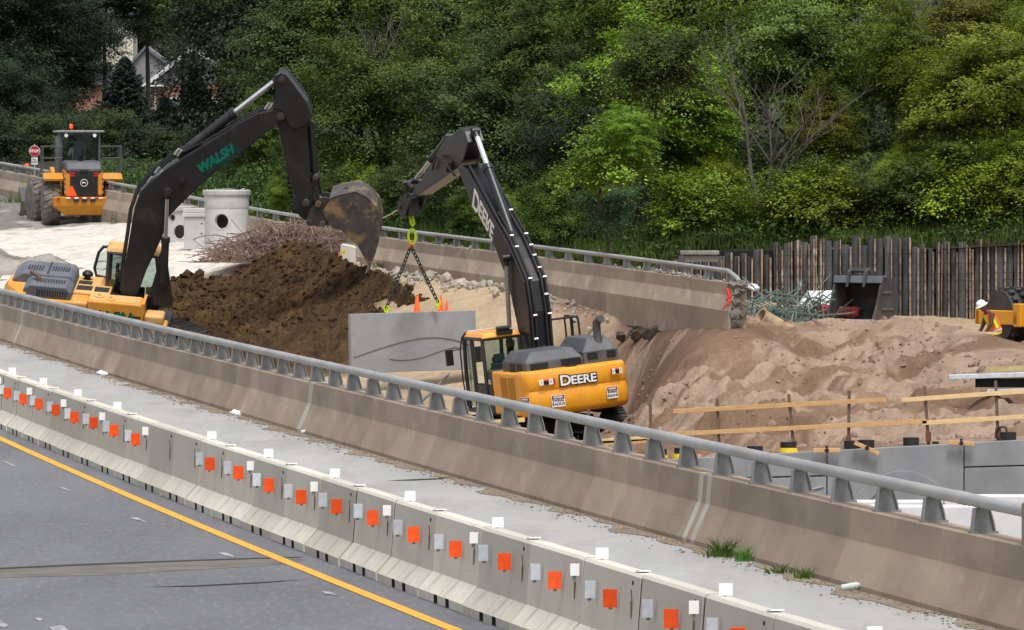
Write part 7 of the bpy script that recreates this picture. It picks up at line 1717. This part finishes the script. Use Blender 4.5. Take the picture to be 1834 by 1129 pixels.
tree(640, 52.6, 300, ('bush', 0), L_bright, 'small light green tree behind the raised bucket', None, 0.7)
tree(505, 51.6, 300, ('loose', 1), L_bright, 'light green sapling behind the rebar heap beside the stick', None, 0.45)
tree(900, 57.9, 330, ('loose', 1), L_bright, 'light green sapling behind the black boom', None, 0.6)
# left: dark trees round the houses
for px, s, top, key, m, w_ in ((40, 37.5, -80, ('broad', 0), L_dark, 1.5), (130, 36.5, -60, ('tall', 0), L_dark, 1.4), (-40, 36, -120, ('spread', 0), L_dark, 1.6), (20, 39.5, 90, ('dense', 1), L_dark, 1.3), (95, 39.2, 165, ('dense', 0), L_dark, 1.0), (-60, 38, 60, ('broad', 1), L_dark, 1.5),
                              (130, 33.5, 75, ('loose', 0), L_dark, 1.0), (415, 40, 215, ('dense', 0), L_deep, 0.7), (475, 45, 60, ('tall', 0), L_deep, 1.0), (455, 47.5, 215, ('dense', 1), L_deep, 0.75),
                              (300, 27, -60, ('broad', 0), L_deep, 1.8), (230, 26, -90, ('spread', 1), L_deep, 1.8), (390, 27.5, -70, ('broad', 1), L_deep, 1.7), (140, 26.5, -80, ('broad', 0), L_dark, 1.7), (350, 29.5, 30, ('loose', 1), L_deep, 1.2), (60, 27, -90, ('spread', 0), L_dark, 1.7), (470, 30, -90, ('spread', 0), L_deep, 1.7), (540, 33, -110, ('broad', 1), L_mid, 1.6), (10, 31, -90, ('tall', 1), L_dark, 1.7)):
    lb = {'leaf_dark': ('very dark green tall tree around the houses by the loader', 'dark trees round the houses'), 'leaf_deep': ('dull green tree standing round the brick house', 'dull green trees round the houses'), 'leaf_mid': ('medium green tree just right of the brick house', 'trees right of the brick house')}[m.name]
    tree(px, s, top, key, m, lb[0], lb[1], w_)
# low dark shrubs along the yards behind the parapet
for px, s, top, w_ in ((60, 40.5, 262, 0.9), (110, 40.2, 258, 0.9), (150, 40.0, 248, 0.8), (-10, 41, 250, 0.9), (270, 41.5, 285, 0.8), (310, 42.5, 290, 0.8), (360, 44, 292, 0.7), (400, 45, 270, 0.8), (440, 46.5, 285, 0.7), (205, 40.5, 280, 0.7)):
    tree(px, s, top, trnd.choice([('bush', 0), ('bush', 1), ('bush', 2)]), trnd.choice([L_dark, L_deep]), 'low dark shrub behind the parapet at the foot of the spruces', 'low shrubs at the spruces', w_ * 1.5, name='shrub')
# tall trees whose crowns hang over the roofs
def high_tree(px, s, bot, top, key, m, label, wide):
    x, y = (px - 917) / s, F / s; zb = hz(x, y); z1 = HC - (bot - HZ) / s; z2 = HC - (top - HZ) / s
    me, tm, h0 = TREES[key]; k = (z2 - z1) / (h0 * 0.85)
    o = empty('tree', Vector((x, y, zb)), label=label, cat='tree')
    link_mesh('crown', crown_with(key, m), None, o, Matrix.Translation((0, 0, z1 - zb - 0.15 * h0 * k)) @ Matrix.Rotation(trnd.uniform(0, 6), 4, 'Z') @ Matrix.Diagonal((wide, wide, k, 1)))
    b = MB(); b.tube([(0, 0, -0.3), (0.1, 0, (z1 - zb) * 0.5), (0.05, 0, z1 - zb), (0.3, 0, z2 - zb - 1.0)], 0.16, 8, taper=0.05); b.build('trunk', M_trunk, o)
high_tree(262, 34.0, 74, -90, ('broad', 0), L_deep, 'tree whose crown hangs over the grey house gable', 0.85)
high_tree(325, 34.6, 62, -80, ('loose', 1), L_deep, 'tree whose crown hangs over the brick house ridge', 0.75)
high_tree(400, 35.2, 100, -80, ('broad', 1), L_deep, 'tree with a slim trunk in front of the slate side roof', 0.75)
high_tree(185, 34.2, 80, -80, ('broad', 0), L_dark, 'dark tree overhanging the cream house wall', 0.8)
# dead leafless tree
def bare_tree(px, s, top, label, seed):
    x, y = (px - 917) / s, F / s; zb = hz(x, y); H = HC - (top - HZ) / s - zb; rr_ = random.Random(seed); b = MB()
    def br_(p, d, L, r, lv):
        pts = [Vector(p)]; dd = Vector(d).normalized()
        for k in range(5): dd = (dd + Vector((rr_.uniform(-.16, .16), rr_.uniform(-.16, .16), rr_.uniform(-.05, .12)))).normalized(); pts.append(pts[-1] + dd * L / 5)
        b.tube(pts, r, 6, taper=r * 0.35)
        if lv > 0:
            for k in range(4 if lv > 1 else 3):
                i = rr_.choice([2, 3, 4, 5]); a = rr_.uniform(0, 6.28); nd = (dd * 0.9 + Vector((math.cos(a), math.sin(a), 0.25)) * 0.7); br_(pts[i], nd, L * rr_.uniform(0.45, 0.7), r * 0.45, lv - 1)
    for k in range(3): a = k * 2.1 + 0.4; br_((0, 0, -0.2), (0.28 * math.cos(a), 0.28 * math.sin(a), 1), H * rr_.uniform(0.5, 0.62), 0.085, 3)
    o = empty('dead_tree', Vector((x, y, zb)), label=label, cat='tree'); bb = b.build('bare_branches', M_deadwood, o); return o
bare_tree(1365, 60.0 - 0.7, 10, 'grey leafless dead tree rising from the bank above the spare rebar', 3)
bare_tree(700, 51.5, -20, 'bare grey branches among the green trees behind the parapet', 8)
bare_tree(1640, 59.5, 250, 'small bare shrub with thin stems on the right of the bank', 14)
# spruces
def spruce(px, s, top, bot, width_px, label, seed):
    x, y = (px - 917) / s, F / s; zb = HC - (bot - HZ) / s; H = (bot - top) / s; Rb = width_px / s / 2; r = np.random.default_rng(seed)
    P_, N_, A_ = [], [], []
    b = MB(); b.tube([(0, 0, -1.5), (0, 0, H * 0.98)], 0.16, 8, taper=0.02); nb = 300
    for i in range(nb):
        t = (i / nb) ** 0.8; z = H * (0.02 + 0.97 * t); L = Rb * (1 - t) ** 0.85 * r.uniform(0.75, 1.12) + 0.12; a = i * 2.39996 + r.uniform(-.2, .2)
        o = np.array([math.cos(a), math.sin(a), 0]); tn = np.array([-math.sin(a), math.cos(a), 0]); n = int(40 + 120 * L)
        f_ = r.uniform(0.15, 1.0, n); w_ = r.normal(size=n) * 0.16 * (1.15 - f_) * (0.6 + L); sag = -0.30 * L * f_ + 0.22 * L * f_ ** 3
        pos = o * (f_ * L)[:, None] + tn * w_[:, None] + np.array([0, 0, 1.0]) * (z + sag - np.abs(w_) * 0.35 - np.abs(r.normal(size=n)) * 0.05)[:, None]
        P_.append(pos); A_.append(o * 0.7 + tn * np.sign(w_)[:, None] * 0.6 + r.normal(size=(n, 3)) * 0.35 + np.array([0, 0, -0.25])); N_.append(np.tile([0, 0, 1.0], (n, 1)) + r.normal(size=(n, 3)) * 0.5)
    pos = np.concatenate(P_); nr = np.concatenate(N_); ax_ = np.concatenate(A_)
    root = empty('spruce_tree', Vector((x, y, zb)), label=label, cat='tree')
    link_mesh('crown', leaf_mesh('needles', pos, nr, ax_, r.uniform(0.13, 0.24, len(pos)), r.uniform(0.045, 0.075, len(pos))), L_bluegreen, root); b.build('trunk', M_trunk, root)
spruce(224, 38.5, 98, 350, 265, 'blue-green spruce standing right behind the wheel loader', 1)
spruce(350, 39.0, 122, 380, 250, 'dark spruce covering the brick house wall beside the WALSH boom', 2)
spruce(296, 38.4, 172, 365, 185, 'lower spruce between the two tall spruces', 3)
# weeds, tall grass and bushes on the bank
r = np.random.default_rng(77)
n = 90000; u = r.uniform(np.interp(-330, -bp[:, 1], bl), np.interp(18, bp[-6:, 0], bl[-6:]), n); vv = np.abs(r.normal(0, 2.2, n)) + 0.02
x = np.interp(u, bl, bp[:, 0]) + vv * 0.42; y = np.interp(u, bl, bp[:, 1]) + vv * 0.907; z = hill_z(x, y)
hgt = r.uniform(0.15, 0.75, n) * (0.4 + 0.9 * (vnoise(x * 0.5, y * 0.5, 4) + 0.5)); ax_ = np.stack([r.normal(0, 0.22, n), r.normal(0, 0.22, n), np.ones(n)], 1)
nr = unit(n, r) * np.array([1, 1, 0.2]); nr[:, 1] -= 0.8
pos = np.stack([x, y, z + hgt * 0.48], 1)
k = n // 2
me = leaf_mesh('weeds', pos, nr, ax_, hgt, r.uniform(0.015, 0.04, n))
tag(link_mesh('weeds', me, L_weed), 'tall grass and weeds along the top of the bank behind the parapet', 'weeds', kind='stuff')
n = 190000; u = r.uniform(np.interp(-345, -bp[:, 1], bl), np.interp(18, bp[-6:, 0], bl[-6:]), n); vv = np.where(r.random(n) < 0.6, np.abs(r.normal(0, 2.6, n)), r.uniform(0, 20, n)) + 0.25
x = np.interp(u, bl, bp[:, 0]) + vv * 0.42; y = np.interp(u, bl, bp[:, 1]) + vv * 0.907
cl_ = vnoise(x * 0.35, y * 0.35, 9) + 0.5; z = hill_z(x, y) + r.uniform(0.0, 1.0, n) * (0.25 + 1.7 * np.clip(cl_ - 0.25, 0, 1)) * np.clip(0.35 + vv * 0.4, 0, 1.2)
me = leaf_mesh('undergrowth', np.stack([x, y, z], 1), unit(n, r) * 0.7 + np.array([0, -0.3, 1.0]), unit(n, r), r.uniform(0.10, 0.22, n), r.uniform(0.06, 0.11, n))
tag(link_mesh('undergrowth', me, leafmat('leaf_under', (0.022, 0.05, 0.010), (0.045, 0.09, 0.014), (0.08, 0.135, 0.022), 0.3)), 'leafy undergrowth at the foot of the trees on the bank', 'undergrowth', kind='stuff')
# weeds by the far parapet foot at the left
for px, py, s, n_, lab in ((45, 345, 44.2, 160, 'ragged weeds at the parapet foot beside the loader'), (232, 372, 47.0, 120, 'yellow green weeds at the parapet foot right of the loader'), (680, 465, 56.0, 40, 'small weed at the far parapet foot beside the bucket teeth')):
    p = P(px, py, s); p.z = gz(p.x, p.y, False); b = MB(); rr_ = random.Random(px)
    for i in range(n_):
        a = rr_.uniform(0, 6.28); q_ = abs(rr_.gauss(0, 0.5 if n_ > 50 else 0.12)); h_ = rr_.uniform(0.15, 0.6) * (1 if n_ > 50 else 0.5); x0, y0 = q_ * math.cos(a), q_ * math.sin(a) * 3; dx = rr_.uniform(-.15, .15); w_ = 0.018
        b.add([(x0 - w_, y0, 0), (x0 + w_, y0, 0), (x0 + dx, y0 - 0.05, h_)], [(0, 1, 2)])
    o = b.build('weed_clump', L_weed); o.location = p; tag(o, lab, 'weeds', kind='stuff')
